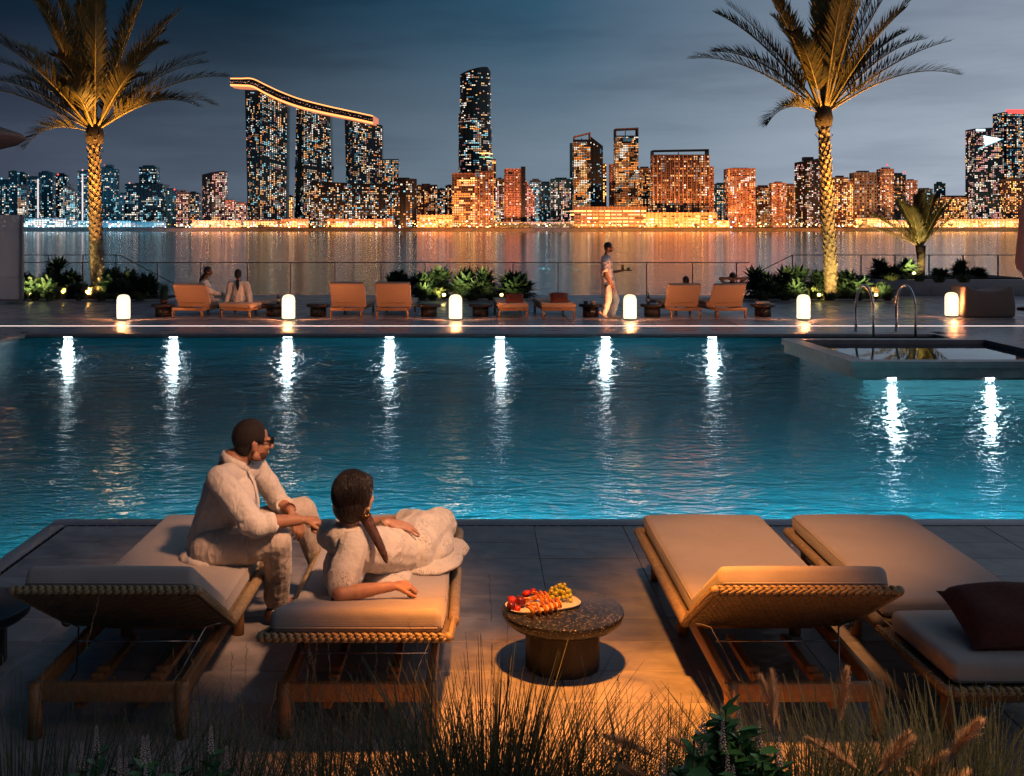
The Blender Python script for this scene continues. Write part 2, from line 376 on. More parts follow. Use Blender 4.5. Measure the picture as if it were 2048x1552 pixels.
# copings
mb = MB(); mb.rbox(DX, POOLX1+.0, PY0-.165, PY0, -.06, .002, r=.008, seg=2); mb.rbox(DX, DX+.125, 1.0, PY0-.167, -.06, .002, r=.008, seg=2)
o = mb.build('coping', coping, deck, sharp=40)
mb = MB(); y = PY0-.18; x = DX+.15
while x < 5: mb.box(x, x+.055, y-.010, y+.008, -.02, .0022); x += .075
for k in range(46):
    yy = 8.0-k*.075; mb.box(DX+.131, DX+.143, yy-.055, yy, -.02, .0022)
tag(mb.build('drain_slot', mat('drain_black', (.012, .012, .014), .5), deck), kind='stuff')

# far terrace, right-hand deck and left-hand deck
mb = MB()
DE = 34.6
mb.box(-45, 45, 23.98, DE, -.5, 0); mb.box(-45, 45, 22.70, 23.88, -.5, 0); mb.box(-45, POOLX0-.31, 22.27, 22.69, -.5, 0); mb.box(POOLX1+.31, 45, 22.27, 22.69, -.5, 0); mb.box(-45, 45, 23.88, 23.98, -.5, -.03)
mb.box(-45, POOLX0-.08, 1, 22.26, -.5, -.001); mb.box(POOLX1+.08, 45, 1, 22.26, -.5, -.001)
far = structure(mb.build('far_terrace', farstone))
mb = MB(); mb.rbox(-9.22, 9.3, PY1-.02, PY1+.5, -.06, .004, r=.01, seg=2); mb.rbox(POOLX0-.3, POOLX0, 9, PY1-.03, -.06, .004, r=.01, seg=2)
mb.rbox(POOLX1, POOLX1+.3, 1, PY1-.03, -.06, .004, r=.01, seg=2)
mb.build('coping', coping, far, sharp=40)
# terrace joints as thin recess lines (dark grooves 3 mm proud sheets would shimmer; these are real slots)
mb = MB()
for yy in (25.6, 27.4, 29.2, 31.0): mb.box(-45, 45, yy, yy+.012, -.01, .0022)
for k in range(-12, 13): mb.box(k*1.8+.3, k*1.8+.312, 23.99, 31.9, -.01, .0024)
tag(mb.build('paving_joint', mat('joint_dark', (.06, .055, .06), .8), far), kind='stuff')
strip = thing('light_strip', 'long thin white light strip running along the far pool edge', 'light strip', (0, 23.93, 0))
MB().box(-45, 45, -.022, .022, -.03, .006).build('diffuser', emit('strip_light', (1.0, .80, .74), 2.6), strip)
MB().box(-45, 45, -.045, -.0225, -.03, .003).box(-45, 45, .0225, .045, -.03, .003).build('channel', mat('alu', (.35, .35, .36), .35, 1), strip)

# sea, far shore
mb = MB(); SZ = -3.1; SY = 900
mb.add([(-3500, 34, SZ), (3500, 34, SZ), (3500, SY+4, SZ), (-3500, SY+4, SZ)], [(0, 1, 2, 3)])
structure(mb.build('sea', sea_water))
mb = MB(); mb.box(-45, 45, 34.6, 35.2, -4, -.25); structure(mb.build('quay_wall', stone))
mb = MB(); v = []; f = []; r_ = random.Random(5); xs = np.linspace(-3500, 3500, 900)
for i, x in enumerate(xs):
    h = .15+.5*noise.noise(Vector((x*.02, 3, 0)))+(.5 if r_.random() < .1 else 0)*r_.random()
    v += [(x, SY, SZ-1), (x, SY+1.5, -.6+.3*noise.noise(Vector((x*.05, 0, 0)))), (x, SY+6, h), (x, SY+14, .1), (x, SY+6000, .1)]
for i in range(len(xs)-1):
    for k in range(4): a = i*5+k; f.append((a, a+5, a+6, a+1))
mb.add(v, f); structure(mb.build('far_shore', noisy('shore_rock', (.012, .014, .016), (.03, .032, .034), scale=.2, rough=.9, bump=.5, bscale=1)))
# ---------------------------------------------------------------- the city across the water
rc = random.Random(11)
FM = {  # facades (real base colours; light on them comes from the sky and the quay floodlights)
 'teal': noisy('facade_teal', (.03, .15, .22), (.045, .19, .27), scale=.05, rough=.35, bump=0),
 'navy': noisy('facade_navy', (.008, .032, .055), (.014, .045, .072), scale=.05, rough=.3, bump=0),
 'black': noisy('facade_black', (.012, .018, .024), (.022, .028, .034), scale=.05, rough=.4, bump=0),
 'brown': noisy('facade_brown', (.13, .09, .085), (.18, .13, .12), scale=.05, rough=.7, bump=0),
 'beige': noisy('facade_beige', (.42, .30, .22), (.50, .37, .28), scale=.05, rough=.8, bump=0),
 'pink': noisy('facade_pink', (.45, .26, .22), (.52, .31, .27), scale=.05, rough=.8, bump=0),
 'grey': noisy('facade_grey', (.22, .24, .26), (.28, .30, .31), scale=.05, rough=.7, bump=0)}
for k_, m_ in FM.items():
    n = m_.node_tree.nodes; l = m_.node_tree.links; b = n['Principled BSDF']; src = [q for q in l if q.to_socket == b.inputs['Base Color']][0].from_socket
    t_ = N(n, 'ShaderNodeTexCoord'); wz = N(n, 'ShaderNodeTexWave', i_Scale=.2, bands_direction='Z'); wx = N(n, 'ShaderNodeTexWave', i_Scale=.10, bands_direction='X')
    for q in (wz, wx): l.new(t_.outputs['Object'], q.inputs['Vector'])
    mm = N(n, 'ShaderNodeMath', operation='MULTIPLY'); l.new(wz.outputs[1], mm.inputs[0]); l.new(wx.outputs[1], mm.inputs[1]); r_ = ramp(n, [(.0, (.62, .62, .62)), (.6, (1.35, 1.35, 1.35))]); l.new(mm.outputs[0], r_.inputs[0])
    x_ = N(n, 'ShaderNodeMix', data_type='RGBA', blend_type='MULTIPLY'); x_.inputs['Factor'].default_value = 1; l.new(src, x_.inputs['A']); l.new(r_.outputs[0], x_.inputs['B']); l.new(x_.outputs['Result'], b.inputs['Base Color'])
WM = {k: emit('window_'+k, c, s*1.3, False) for k, (c, s) in {
 'white': ((1, .86, .70), 1.35), 'whitedim': ((1, .82, .66), .45), 'amber': ((1, .52, .20), 1.3), 'amberdim': ((1, .50, .22), .40),
 'orange': ((1, .30, .06), 1.3), 'orangedim': ((1, .30, .09), .35), 'cyan': ((.40, .85, 1), .95), 'cyandim': ((.20, .62, .85), .30),
 'pink': ((1, .45, .40), 1.0), 'pinkdim': ((1, .40, .36), .35), 'red': ((1, .06, .05), 1.8), 'green': ((.35, 1, .55), .8), 'gold': ((1, .56, .14), 2.4),
 'bluewhite': ((.62, .90, 1), 2.2)}.items()}
WK = list(WM)
PAL = {
 'cool': (('white', 3), ('whitedim', 4), ('cyan', 4), ('cyandim', 6), ('amberdim', 1)),
 'mix': (('white', 4), ('whitedim', 5), ('amber', 4), ('amberdim', 3), ('cyan', 2), ('cyandim', 4), ('orange', 2), ('pinkdim', 2)),
 'warm': (('amber', 5), ('amberdim', 7), ('orange', 4), ('orangedim', 8), ('white', 2), ('whitedim', 2), ('cyandim', 1)),
 'hot': (('gold', 3), ('amber', 6), ('orange', 4), ('orangedim', 2), ('white', 1)),
 'rose': (('pink', 4), ('pinkdim', 4), ('white', 4), ('whitedim', 4), ('amber', 2)),
 'strip': (('gold', 5), ('amber', 4), ('white', 2)), 'coolstrip': (('bluewhite', 4), ('white', 3), ('pink', 1), ('cyan', 3))}
def pick(pal):
    t = sum(q for _, q in PAL[pal]); r = rc.random()*t
    for k, q in PAL[pal]:
        r -= q
        if r <= 0: return WK.index(k)
    return 0
WMATS = [WM[k] for k in WK]+[mat('window_unlit', (.02, .022, .028), .25)]
def facet_windows(mb, p, q, z0, z1a, z1b, pal, dens, pw=1.55, ph=1.6, fw=.62, fh=.56, run=0.0, grad=0, single=None, unlit=None):
    "lit panes set 15 cm proud of one facade, in floors and bays; run = chance that a neighbour repeats"
    p = Vector((p[0], p[1], 0)); q = Vector((q[0], q[1], 0)); d = q-p; L = d.length
    if L < pw*.9: return
    d /= L; no = Vector((d.y, -d.x, 0))
    nc = max(1, int(L/pw)); a = L/nc
    prevrow = [None]*nc
    colbias = [rc.choice((.5, .85, 1.2, 1.5, 1.8)) for _ in range(nc)]
    nr = int((max(z1a, z1b)-z0)/ph)
    for r in range(nr):
        zb = z0+r*ph+ph*(1-fh)/2; last = None; rb = rc.choice((.6, 1, 1, 1.35)); t = r/max(nr-1, 1)
        for c in range(nc):
            topz = z1a+(z1b-z1a)*(c+.5)/nc
            if zb+ph*fh > topz-.4: continue
            dd = dens*colbias[c]*rb*(1+grad*(1-2*t))
            if rc.random() < run and last is not None: k = last
            elif rc.random() < run and prevrow[c] is not None: k = prevrow[c]
            else: k = pick(pal) if rc.random() < dd else -1
            last = k; prevrow[c] = k
            if k < 0:
                if unlit is None or rc.random() < .12: continue
                k = len(WK)
            w2 = a*fw*(1 if rc.random() < .8 else 1.35)/2; xc = (c+.5)*a
            A = p+d*(xc-w2)+no*.15; B = p+d*(xc+w2)+no*.15
            if single is None:
                mb.add([(A.x, A.y, zb), (B.x, B.y, zb), (B.x, B.y, zb+ph*fh), (A.x, A.y, zb+ph*fh)], [(0, 1, 2, 3)], k)
            else:
                key = ('sw', round(w2, 2), round(ph*fh, 2), k)
                if key not in bevel:
                    m_ = MB(); m_.box(-w2, w2, -.15, .0, 0, ph*fh); bevel[key] = m_.mesh('window', WMATS[k])
                o = bpy.data.objects.new('window', bevel[key]); COL.objects.link(o); o.parent = single
                o.location = ((A.x+B.x)/2, (A.y+B.y)/2, zb)
CITYN = 0
def px2w(x, Y): return (x-VX)*Y/F
def tz(y, Y): return CH-(y-VY)*Y/F
def tower(x0, x1, top, fac, pal, dens, label, Y=None, top2=None, side=None, cat='building', roof=True, base=.05, pw=1.38, ph=1.42, run=.12, dpt=.7, fw=.62, fh=.56, grad=0, name='tower_block', poly=None, single=False, beacon=None, crown=None, fins=0):
    """box tower between photo columns x0..x1 with its top at photo row top (top2: row of the right end); side = width in px of the
    side face seen on the left (negative) or right (positive)"""
    global CITYN; CITYN += 1
    Y = Y or 935+(CITYN*37 % 60)
    X0, X1 = px2w(x0, Y), px2w(x1, Y); D = (X1-X0)*dpt
    z1, z2 = tz(top, Y), tz(top2 if top2 is not None else top, Y)
    if poly: pts = [(px2w(a, Y), Y+b) for a, b in poly]
    elif side:
        s = px2w(x0+abs(side), Y)-X0
        pts = [(X0, Y+D*.8), (X0+s, Y), (X1, Y+D*.12), (X1, Y+D)] if side < 0 else [(X0, Y+D*.12), (X1-s, Y), (X1, Y+D*.8), (X0, Y+D)]
    else: pts = [(X0, Y), (X1, Y), (X1, Y+D), (X0, Y+D)]
    zf = lambda x: z1+(z2-z1)*(x-X0)/(X1-X0)
    t = thing(name, label, cat, ((X0+X1)/2, Y, base)); off = Matrix.Translation((-(X0+X1)/2, -Y, -base))
    n = len(pts); v = [(a, b, base) for a, b in pts]+[(a, b, zf(a)) for a, b in pts]
    f = [tuple(range(n, 2*n))]+[(i, (i+1) % n, n+(i+1) % n, n+i) for i in range(n)]
    MB().add(v, f, 0, False, off).build('facade', FM[fac], t)
    wb = MB(); holder = None
    if single: holder = bpy.data.objects.new('window_front', MB().box(X0+.3, X1-.3, Y-.06, Y-.01, base+.5, min(z1, z2)-.8, M=off).mesh('window_front', FM[fac])); COL.objects.link(holder); holder.parent = t
    for i in range(n):
        p, q = pts[i], pts[(i+1) % n]
        ex, ey = q[0]-p[0], q[1]-p[1]; nx, ny = ey, -ex
        if nx*(p[0]) + ny*(p[1]) < 0:   # faces the camera
            if single:
                sub = []
                facet_windows(None, (p[0]-(X0+X1)/2, p[1]-Y), (q[0]-(X0+X1)/2, q[1]-Y), .6, zf(p[0])-base-.5, zf(q[0])-base-.5, pal, dens, pw, ph, fw, fh, run, grad, single=holder, unlit=1)
            else:
                isside = abs(ex) < abs(ey)*1.2
                facet_windows(wb, p, q, base+.6, zf(p[0])-.5, zf(q[0])-.5, pal, dens*(.55 if isside else 1), pw, ph, fw, fh, run, grad, unlit=1 if fac in ('beige', 'pink', 'brown', 'grey') else None)
    if wb.n:
        for arr in wb.v: arr -= np.array([(X0+X1)/2, Y, base])
        tag(wb.build('lit_window', WMATS, t), kind='stuff')
    if fins:
        fb = MB()
        for k in range(fins+1):
            xx = X0+(X1-X0)*k/fins; fb.box(xx-.28, xx+.28, Y-.55, Y+.1, base, z1-.6, M=off)
        fb.build('pier', FM['pink' if fac != 'pink' else 'beige'], t)
    if roof:
        rb = MB(); w_ = X1-X0
        if w_ > 5:
            a = X0+w_*rc.uniform(.15, .35); b = X1-w_*rc.uniform(.15, .35); zz = (z1+z2)/2-.3
            rb.box(a, b, Y+D*.2, Y+D*.7, zz, max(z1, z2)+rc.uniform(.8, 2.0), M=off)
            rb.box(X0-.12, X1+.12, Y-.12, Y+.2, min(z1, z2)-.8, min(z1, z2)+.25, M=off) if top2 is None and not poly and not side else None
            rb.build('roof_plant', FM[fac], t)
    if crown:   # open frame on top: (row of its top edge, material)
        zt = tz(crown[0], Y); zl = tz(crown[1] if len(crown) > 2 else crown[0], Y); cbm = MB(); th = .75
        cbm.add([(X0, Y, zt-th*1.6 if 0 else zt-1.1), (X1, Y, zl-1.1), (X1, Y, zl), (X0, Y, zt), (X0, Y+D, zt-1.1), (X1, Y+D, zl-1.1), (X1, Y+D, zl), (X0, Y+D, zt)],
                [(0, 1, 2, 3), (1, 5, 6, 2), (5, 4, 7, 6), (4, 0, 3, 7), (3, 2, 6, 7), (0, 4, 5, 1)], 0, False, off)
        cbm.box(X0, X0+th, Y, Y+D, z1-.3, zt-1, M=off); cbm.box(X1-th, X1, Y, Y+D, z1-.3, zl-1, M=off); cbm.box((X0+X1)/2, (X0+X1)/2+th*.8, Y+D-1, Y+D, z1-.3, min(zt, zl)-1, M=off)
        cbm.build('roof_frame', FM[crown[-1]], t)
    if beacon:
        MB().ball(((px2w(beacon[0], Y))-(X0+X1)/2, 0, tz(beacon[1], Y)-base), .75, 8, 5).build('beacon', WM['red'] if len(beacon) < 3 else WM[beacon[2]], t)
        MB().box(px2w(beacon[0], Y)-(X0+X1)/2-.12, px2w(beacon[0], Y)-(X0+X1)/2+.12, -.1+.2, .3, (z1+z2)/2-base-.5, tz(beacon[1], Y)-base).build('mast', FM['grey'], t)
    return t

T = tower
# ---- left bank, blue-green cluster
T(-60, -22, 352, 'teal', 'cool', .25, 'teal apartment tower cut by the left edge of the picture')
T(-20, 18, 361, 'teal', 'cool', .35, 'low teal tower above the grey screen at the far left', beacon=(3, 357, 'cyan'))
T(17, 34, 343, 'teal', 'cool', .30, 'slim teal tower, second from the left edge, taller than its neighbours', Y=950)
T(32, 53, 347, 'teal', 'cool', .22, 'teal tower with a stepped top behind the small bright white block', Y=985)
T(35, 53, 372, 'grey', 'cool', .65, 'small bright white-lit block in front of the stepped teal tower', Y=930, run=.4)
T(54, 77, 355, 'teal', 'cool', .35, 'teal tower just left of the thin white light mast', Y=960)
T(77, 105, 345, 'teal', 'cool', .20, 'plain flat-topped teal tower just right of the thin white light mast', Y=975)
T(104, 112, 374, 'teal', 'cool', .3, 'narrow low teal tower squeezed between two flat-topped ones', Y=1000)
T(112, 133, 350, 'navy', 'cool', .40, 'dark tower with a small red beacon on its left corner', beacon=(116, 349), Y=968)
T(126, 150, 371, 'grey', 'cool', .75, 'pale cool-lit stepped block left of the trunk of the left palm', Y=935, run=.3, top2=382)
T(147, 157, 404, 'teal', 'cool', .4, 'short teal block in the gap beside the pale stepped block')
T(155, 184, 342, 'teal', 'cool', .34, 'teal tower with a bright vertical strip and pink light on top', beacon=(165, 340, 'pink'), Y=945)
T(203, 232, 333, 'teal', 'cool', .14, 'tall dark teal tower directly right of the left palm trunk', Y=960, top2=338, beacon=(209, 330, 'pinkdim'))
T(180, 205, 372, 'teal', 'cool', .3, 'teal tower hidden mostly behind the left palm trunk', Y=990)
T(231, 254, 388, 'teal', 'cool', .22, 'low teal block with a pink beacon beside the tall dark teal tower', beacon=(250, 396, 'pink'))
T(278, 313, 334, 'teal', 'cool', .36, 'teal tower with a pointed roof rising behind the wide flat one', Y=1000)
T(250, 325, 368, 'navy', 'cool', .42, 'wide flat-topped dark block with bright white window columns', Y=950, pw=1.4, run=.4, beacon=(259, 366, 'pink'))
T(325, 352, 379, 'teal', 'cool', .12, 'plain blue-teal tower right of the wide flat-topped block', Y=960)
T(352, 376, 384, 'brown', 'rose', .50, 'brown block with a red beacon, left of the slanted-roof tower', beacon=(349, 379), Y=955)
T(374, 398, 386, 'navy', 'mix', .40, 'navy block touching the slanted-roof tower', Y=965)
T(397, 447, 348, 'black', 'rose', .55, 'black tower with slanted roof and rose-lit window grid', Y=940, top2=341, side=-27, run=.3, roof=False)
T(446, 468, 401, 'pink', 'rose', .55, 'low pink block left of the three big towers', Y=945)
T(466, 492, 406, 'pink', 'rose', .60, 'second low pink block, touching the first big tower', Y=955)
# light masts on the left bank
for x, y0, lb in ((76, 358, 'thin tall mast of white light, the left one of two'), (165, 348, 'thin tall mast of white light, the right one, before the tower with a pink light')):
    t = thing('light_mast', lb, 'mast', (px2w(x, 925), 925, .05), group='masts of white light on the far left bank')
    MB().box(-.45, .45, -.45, .45, 0, tz(y0, 925)).build('light_tube', WM['pink'] if 0 else WM['whitedim'] if 0 else emit('mast_white', (1, .86, .88), 1.0, False), t)
    MB().box(-.9, .9, -.9, .9, -.05, 1.2).build('mast_foot', FM['grey'], t)
# ---- the three towers that carry the curved roof deck
def three(lab, x0l, x0r, xk, x1l, x1r, yt0, ytk, yt1, Y, pal, belt):
    "x0 left edge (top, bottom), xk crease, x1 right edge (top, bottom); belt = row of the dark belt"
    B = .05; t = thing('hotel_tower', lab, 'tower', (px2w(xk, Y), Y, B), group='three towers under the curved roof deck')
    o = (px2w(xk, Y), Y, B)
    zt = [tz(yt0, Y), tz(ytk, Y), tz(yt1, Y)]
    Pt = lambda x, dy, z: (px2w(x, Y)-o[0], dy, z-B)
    v = [Pt(x0r, 12, B), Pt(xk, 0, B), Pt(x1r, 7, B), Pt(x1r, 22, B), Pt(x0r, 24, B), Pt(x0l, 12, zt[0]), Pt(xk, 0, zt[1]), Pt(x1l, 7, zt[2]), Pt(x1l, 22, zt[2]), Pt(x0l, 24, zt[0])]
    f = [(0, 1, 6, 5), (1, 2, 7, 6), (2, 3, 8, 7), (3, 4, 9, 8), (4, 0, 5, 9), (5, 6, 7, 8, 9)]
    MB().add(v, f).build('facade', FM['navy'], t)
    wb = MB(); zb = tz(belt, Y) if belt else None
    for (i, j, k, l, den) in ((0, 1, 6, 5, .34), (1, 2, 7, 6, .62)):
        a, b, c, d = [Vector(v[q]) for q in (i, j, k, l)]; W = (b-a).length; nc = int(W/1.5); nr = int(((c.z+d.z)/2)/1.5)
        no = (b-a).cross(d-a).normalized(); prev = [None]*nc; cb = [rc.choice((.5, .8, 1, 1.3)) for _ in range(nc)]
        for r in range(nr):
            last = None
            for q in range(nc):
                u0, u1 = (q+.22)/nc, (q+.78)/nc; w0, w1 = (r+.25)/nr, (r+.75)/nr
                if w1 > .985 or w0 < .02: continue
                z = a.z+(d.z-a.z)*w0
                if zb and abs(z+B-zb) < 1.8: continue
                if rc.random() < .18 and prev[q] is not None: kk = prev[q]
                elif rc.random() < .22 and last is not None: kk = last
                else: kk = pick(pal) if rc.random() < den*cb[q]*(.75+.5*rc.random()) else -1
                prev[q] = kk; last = kk
                if kk < 0: continue
                g = lambda u, w_: tuple((a*(1-u)+b*u)*(1-w_)+(d*(1-u)+c*u)*w_+no*.15)
                wb.add([g(u0, w0), g(u1, w0), g(u1, w1), g(u0, w1)], [(0, 1, 2, 3)], kk)
    tag(wb.build('lit_window', WMATS, t), kind='stuff')
    if zb: MB().box(px2w(x0r, Y)-o[0]+.3, px2w(x1r, Y)-o[0], 11.5, 12.2, zb-1.6, zb+1.2).build('refuge_floor', FM['black'], t)
    return t
three('leftmost and tallest of the three towers under the curved roof deck', 484, 490, 520, 572, 569, 176, 181, 206, 950, 'mix', 318)
three('middle one of the three towers under the curved roof deck', 588, 584, 607, 658, 664, 210, 215, 229, 960, 'mix', 334)
three('rightmost and shortest of the three towers under the curved roof deck', 686, 691, 705, 763, 762, 234, 239, 249, 970, 'mix', None)
# curved roof deck
st = [(461, 156, 171, 940), (482, 156, 172, 941), (505, 156.5, 174, 942), (530, 168, 187, 944), (560, 182, 201, 946), (600, 197, 215, 948), (650, 210, 227, 951), (700, 221, 237, 954), (746, 231, 247, 957)]
def catmull(st, k=5):
    o = []
    for i in range(len(st)-1):
        p0, p1, p2, p3 = [np.array(st[max(0, min(len(st)-1, j))], float) for j in (i-1, i, i+1, i+2)]
        for q in range(k):
            t = q/k; o.append(tuple(.5*((2*p1)+(-p0+p2)*t+(2*p0-5*p1+4*p2-p3)*t*t+(-p0+3*p1-3*p2+p3)*t**3)))
    return o+[st[-1]]
st = catmull(st)
rd = thing('roof_deck', 'long curved boat-shaped roof deck with glowing orange edges bridging three towers', 'roof deck', (px2w(600, 948), 948, tz(206, 948)))
O = Vector(rd.location)
def ribbon(rows, nm, m, thick=None):
    b = MB(); v = []; k = len(rows[0])
    for r in rows: v += [(Vector(q)-O)[:] for q in r]
    f = [(i*k+j, (i+1)*k+j, (i+1)*k+(j+1) % k, i*k+(j+1) % k) for i in range(len(rows)-1) for j in range(k)]
    f += [tuple(range(k)), tuple(range((len(rows)-1)*k, len(rows)*k))[::-1]]
    b.add(v, f); return b.build(nm, m, rd)
soffit_glow = emit('deck_soffit_glow', (1, .30, .14), .75, False); edge = emit('deck_edge_glow', (1, .36, .10), 2.4, False)  # hull emission stands in for floodlight on the deck's underside
ribbon([[(px2w(x, Y), Y, tz(a, Y)), (px2w(x, Y), Y, tz(b, Y)), (px2w(x+3, Y), Y+8, tz(b+3, Y)), (px2w(x+5, Y), Y+30, tz(b-1, Y)), (px2w(x+5, Y), Y+30, tz(a, Y))] for x, a, b, Y in st], 'hull', soffit_glow)
ribbon([[(px2w(x, Y), Y-.6, tz(a+2.5, Y)), (px2w(x, Y), Y-.6, tz(b-3, Y)), (px2w(x, Y), Y+.3, tz(b-3, Y)), (px2w(x, Y), Y+.3, tz(a+2.5, Y))] for x, a, b, Y in st], 'dark_band', FM['black'])
for dy, h, src in ((0, 2.2, 1), (-2.6, 3.6, 2)):
    ribbon([[(px2w(s[0], s[3]), s[3]-.9, tz(s[src]+dy, s[3])), (px2w(s[0], s[3]), s[3]-.9, tz(s[src]+dy+h, s[3])), (px2w(s[0], s[3]), s[3]+.3, tz(s[src]+dy+h, s[3])), (px2w(s[0], s[3]), s[3]+.3, tz(s[src]+dy, s[3]))] for s in st], 'light_edge', edge)
wb = MB()
for i in range(len(st)-1):
    for k in range(2):
        u = (k+rc.random()*.6)/2; x = st[i][0]*(1-u)+st[i+1][0]*u; yy = (st[i][1]+st[i][2])/2*(1-u)+(st[i+1][1]+st[i+1][2])/2*u+rc.uniform(-2, 2); Y = st[i][3]-.7
        q = Vector((px2w(x, Y), Y, tz(yy, Y)))-O; wb.box(q.x-.35, q.x+.35, q.y-.05, q.y, q.z-.2, q.z+.2, rc.choice((WK.index('pinkdim'), WK.index('amberdim'), WK.index('pink'))))
tag(wb.build('deck_window', WMATS, rd), kind='stuff')
T(763, 797, 318, 'teal', 'mix', .55, 'teal block with a thin lit roof line right of the three towers', Y=985, roof=False)
T(571, 585, 392, 'pink', 'hot', .9, 'narrow bright orange block seen between the first two big towers', Y=1010)
T(619, 797, 363, 'black', 'mix', .40, 'long dark podium block in front of the three towers', Y=915, top2=369, pw=1.35, ph=1.5, run=.12, poly=[(619, 2), (648, -1.5), (797, 0), (797, 22), (619, 22)], roof=False)
T(786, 832, 357, 'black', 'mix', .34, 'rounded dark tower at the right end of the long podium block', Y=913, poly=[(786, 6), (790, 2), (800, -1), (812, -1.5), (824, 1), (832, 6), (832, 16), (786, 16)], pw=1.7, ph=1.9, roof=True)
T(833, 874, 370, 'brown', 'warm', .45, 'brown block right of the rounded dark tower', Y=970)
T(873, 893, 378, 'teal', 'mix', .35, 'small teal block between two brown ones', Y=990)
T(891, 906, 371, 'brown', 'warm', .5, 'narrow brown block left of the tallest tower', Y=975)
# ---- tallest tower: an oval shaft with a slanting, rounded top and stepped shoulders
def oval(lab):
    Y = 955; B = .05; xc = 951; t = thing('round_tower', lab, 'tower', (px2w(xc, Y), Y, B)); ox = px2w(xc, Y); u = Y/F
    def shaft(nm, x0, x1, top, den, ybot, fac, ellip=.8, pal='mix'):
        c = (x0+x1)/2; a = (x1-x0)/2*u; seg = 36; v = []; f = []; wb = MB()
        pt = lambda k: (px2w(c, Y)-ox+a*math.cos(k), -a*ellip*math.sin(k)*1.0)
        for k in range(seg): an = 2*PI*k/seg; x, y = pt(an); v += [(x, y, tz(ybot, Y)-B), (x, y, tz(top(c+math.cos(an)*(x1-x0)/2), Y)-B)]
        for k in range(seg): i = 2*k; j = 2*((k+1) % seg); f.append((j, i, i+1, j+1))
        f.append(tuple(2*k+1 for k in range(seg))[::-1]); MB().add(v, f, 0, True).build(nm, FM[fac], t, sharp=40)
        nr = int((ybot-135)/3.9)
        ncol = 26; prev = [None]*ncol
        for r in range(nr):
            y = ybot-(r+1)*3.9; last = None
            for q in range(ncol):
                a0 = PI-(q+.15)*PI/ncol; a1 = PI-(q+.85)*PI/ncol
                xm = c+math.cos((a0+a1)/2)*(x1-x0)/2
                if y < top(xm)+3: continue
                if rc.random() < .3 and last is not None: kk = last
                elif rc.random() < .2 and prev[q] is not None: kk = prev[q]
                else: kk = pick(pal) if rc.random() < den(xm, y) else -1
                last = kk; prev[q] = kk
                if kk < 0: continue
                p0 = [px2w(c, Y)-ox+(a+.15)*math.cos(a0), -(a*ellip+.15)*math.sin(a0)]; p1 = [px2w(c, Y)-ox+(a+.15)*math.cos(a1), -(a*ellip+.15)*math.sin(a1)]
                z = tz(y+2.0, Y)-B; wb.add([(*p0, z), (*p1, z), (*p1, z+.85), (*p0, z+.85)], [(0, 1, 2, 3)], kk)
        tag(wb.build('lit_window', WMATS, t), kind='stuff')
    tp = lambda x: 136+ (150-136)*((975-x)/55)**1.6 if x < 975 else 136+(x-975)*1.3
    shaft('upper_shaft', 920, 982, tp, lambda x, y: .26, 262, 'navy')
    shaft('lower_shaft', 917, 984, lambda x: 228 if x < 930 else (262 if x > 975 else 240), lambda x, y: .34 if x < 948 else .6, 345, 'navy', .74)
    for y, cc in ((308, 'gold'), (316, 'green'), (338, 'pinkdim')):
        z = tz(y, Y)-B; a = (984-917)/2*u+.25; seg = 14; pts = [(px2w(950.5, Y)-ox+a*math.cos(k), -a*.74*math.sin(k), z) for k in np.linspace(PI*.42, PI*.02, seg)]
        MB().tube(pts, .38, 6).build('light_ring', WM[cc], t)
oval('tallest tower, dark oval shaft with a slanting rounded top')
T(904, 950, 350, 'brown', 'hot', .55, 'brown grid-fronted block at the left foot of the tallest tower', Y=925, pw=1.9, ph=1.9, fw=.7, fh=.62, run=.35, crown=(346, 346, 'pink'))
T(950, 986, 344, 'brown', 'warm', .5, 'orange-brown block at the right foot of the tallest tower', Y=922, pw=1.9, ph=1.9, top2=340, fins=4)
T(984, 992, 318, 'beige', 'hot', .8, 'very narrow pale yellow tower touching the tallest one on the right', Y=965, roof=False)
T(991, 1009, 358, 'grey', 'rose', .7, 'pale block with curved bands between the narrow tower and the orange slab', Y=950)
t = T(1009, 1042, 337, 'pink', 'warm', .10, 'plain bright orange-pink slab tower with a dark notch at the top', Y=930, run=0, roof=False)
MB().box(-3.6, -.6, -.25, .1, tz(345, 930)-1.6, tz(345, 930)+.4).build('roof_notch', FM['black'], t)
T(1042, 1051, 333, 'black', 'warm', .12, 'narrow black fin joined to the orange-pink slab tower', Y=932, roof=True)
T(1050, 1069, 355, 'pink', 'rose', .5, 'rose block whose roof slopes down to the right', Y=938, top2=392, roof=False)
T(1060, 1082, 361, 'grey', 'cool', .55, 'pale cool-lit block behind the sloping rose block', Y=985)
T(1080, 1103, 366, 'teal', 'cool', .22, 'small plain teal block in the middle of the skyline', Y=995)
T(1102, 1142, 358, 'teal', 'rose', .55, 'wide teal block with rose windows left of the frame-topped towers', Y=975)
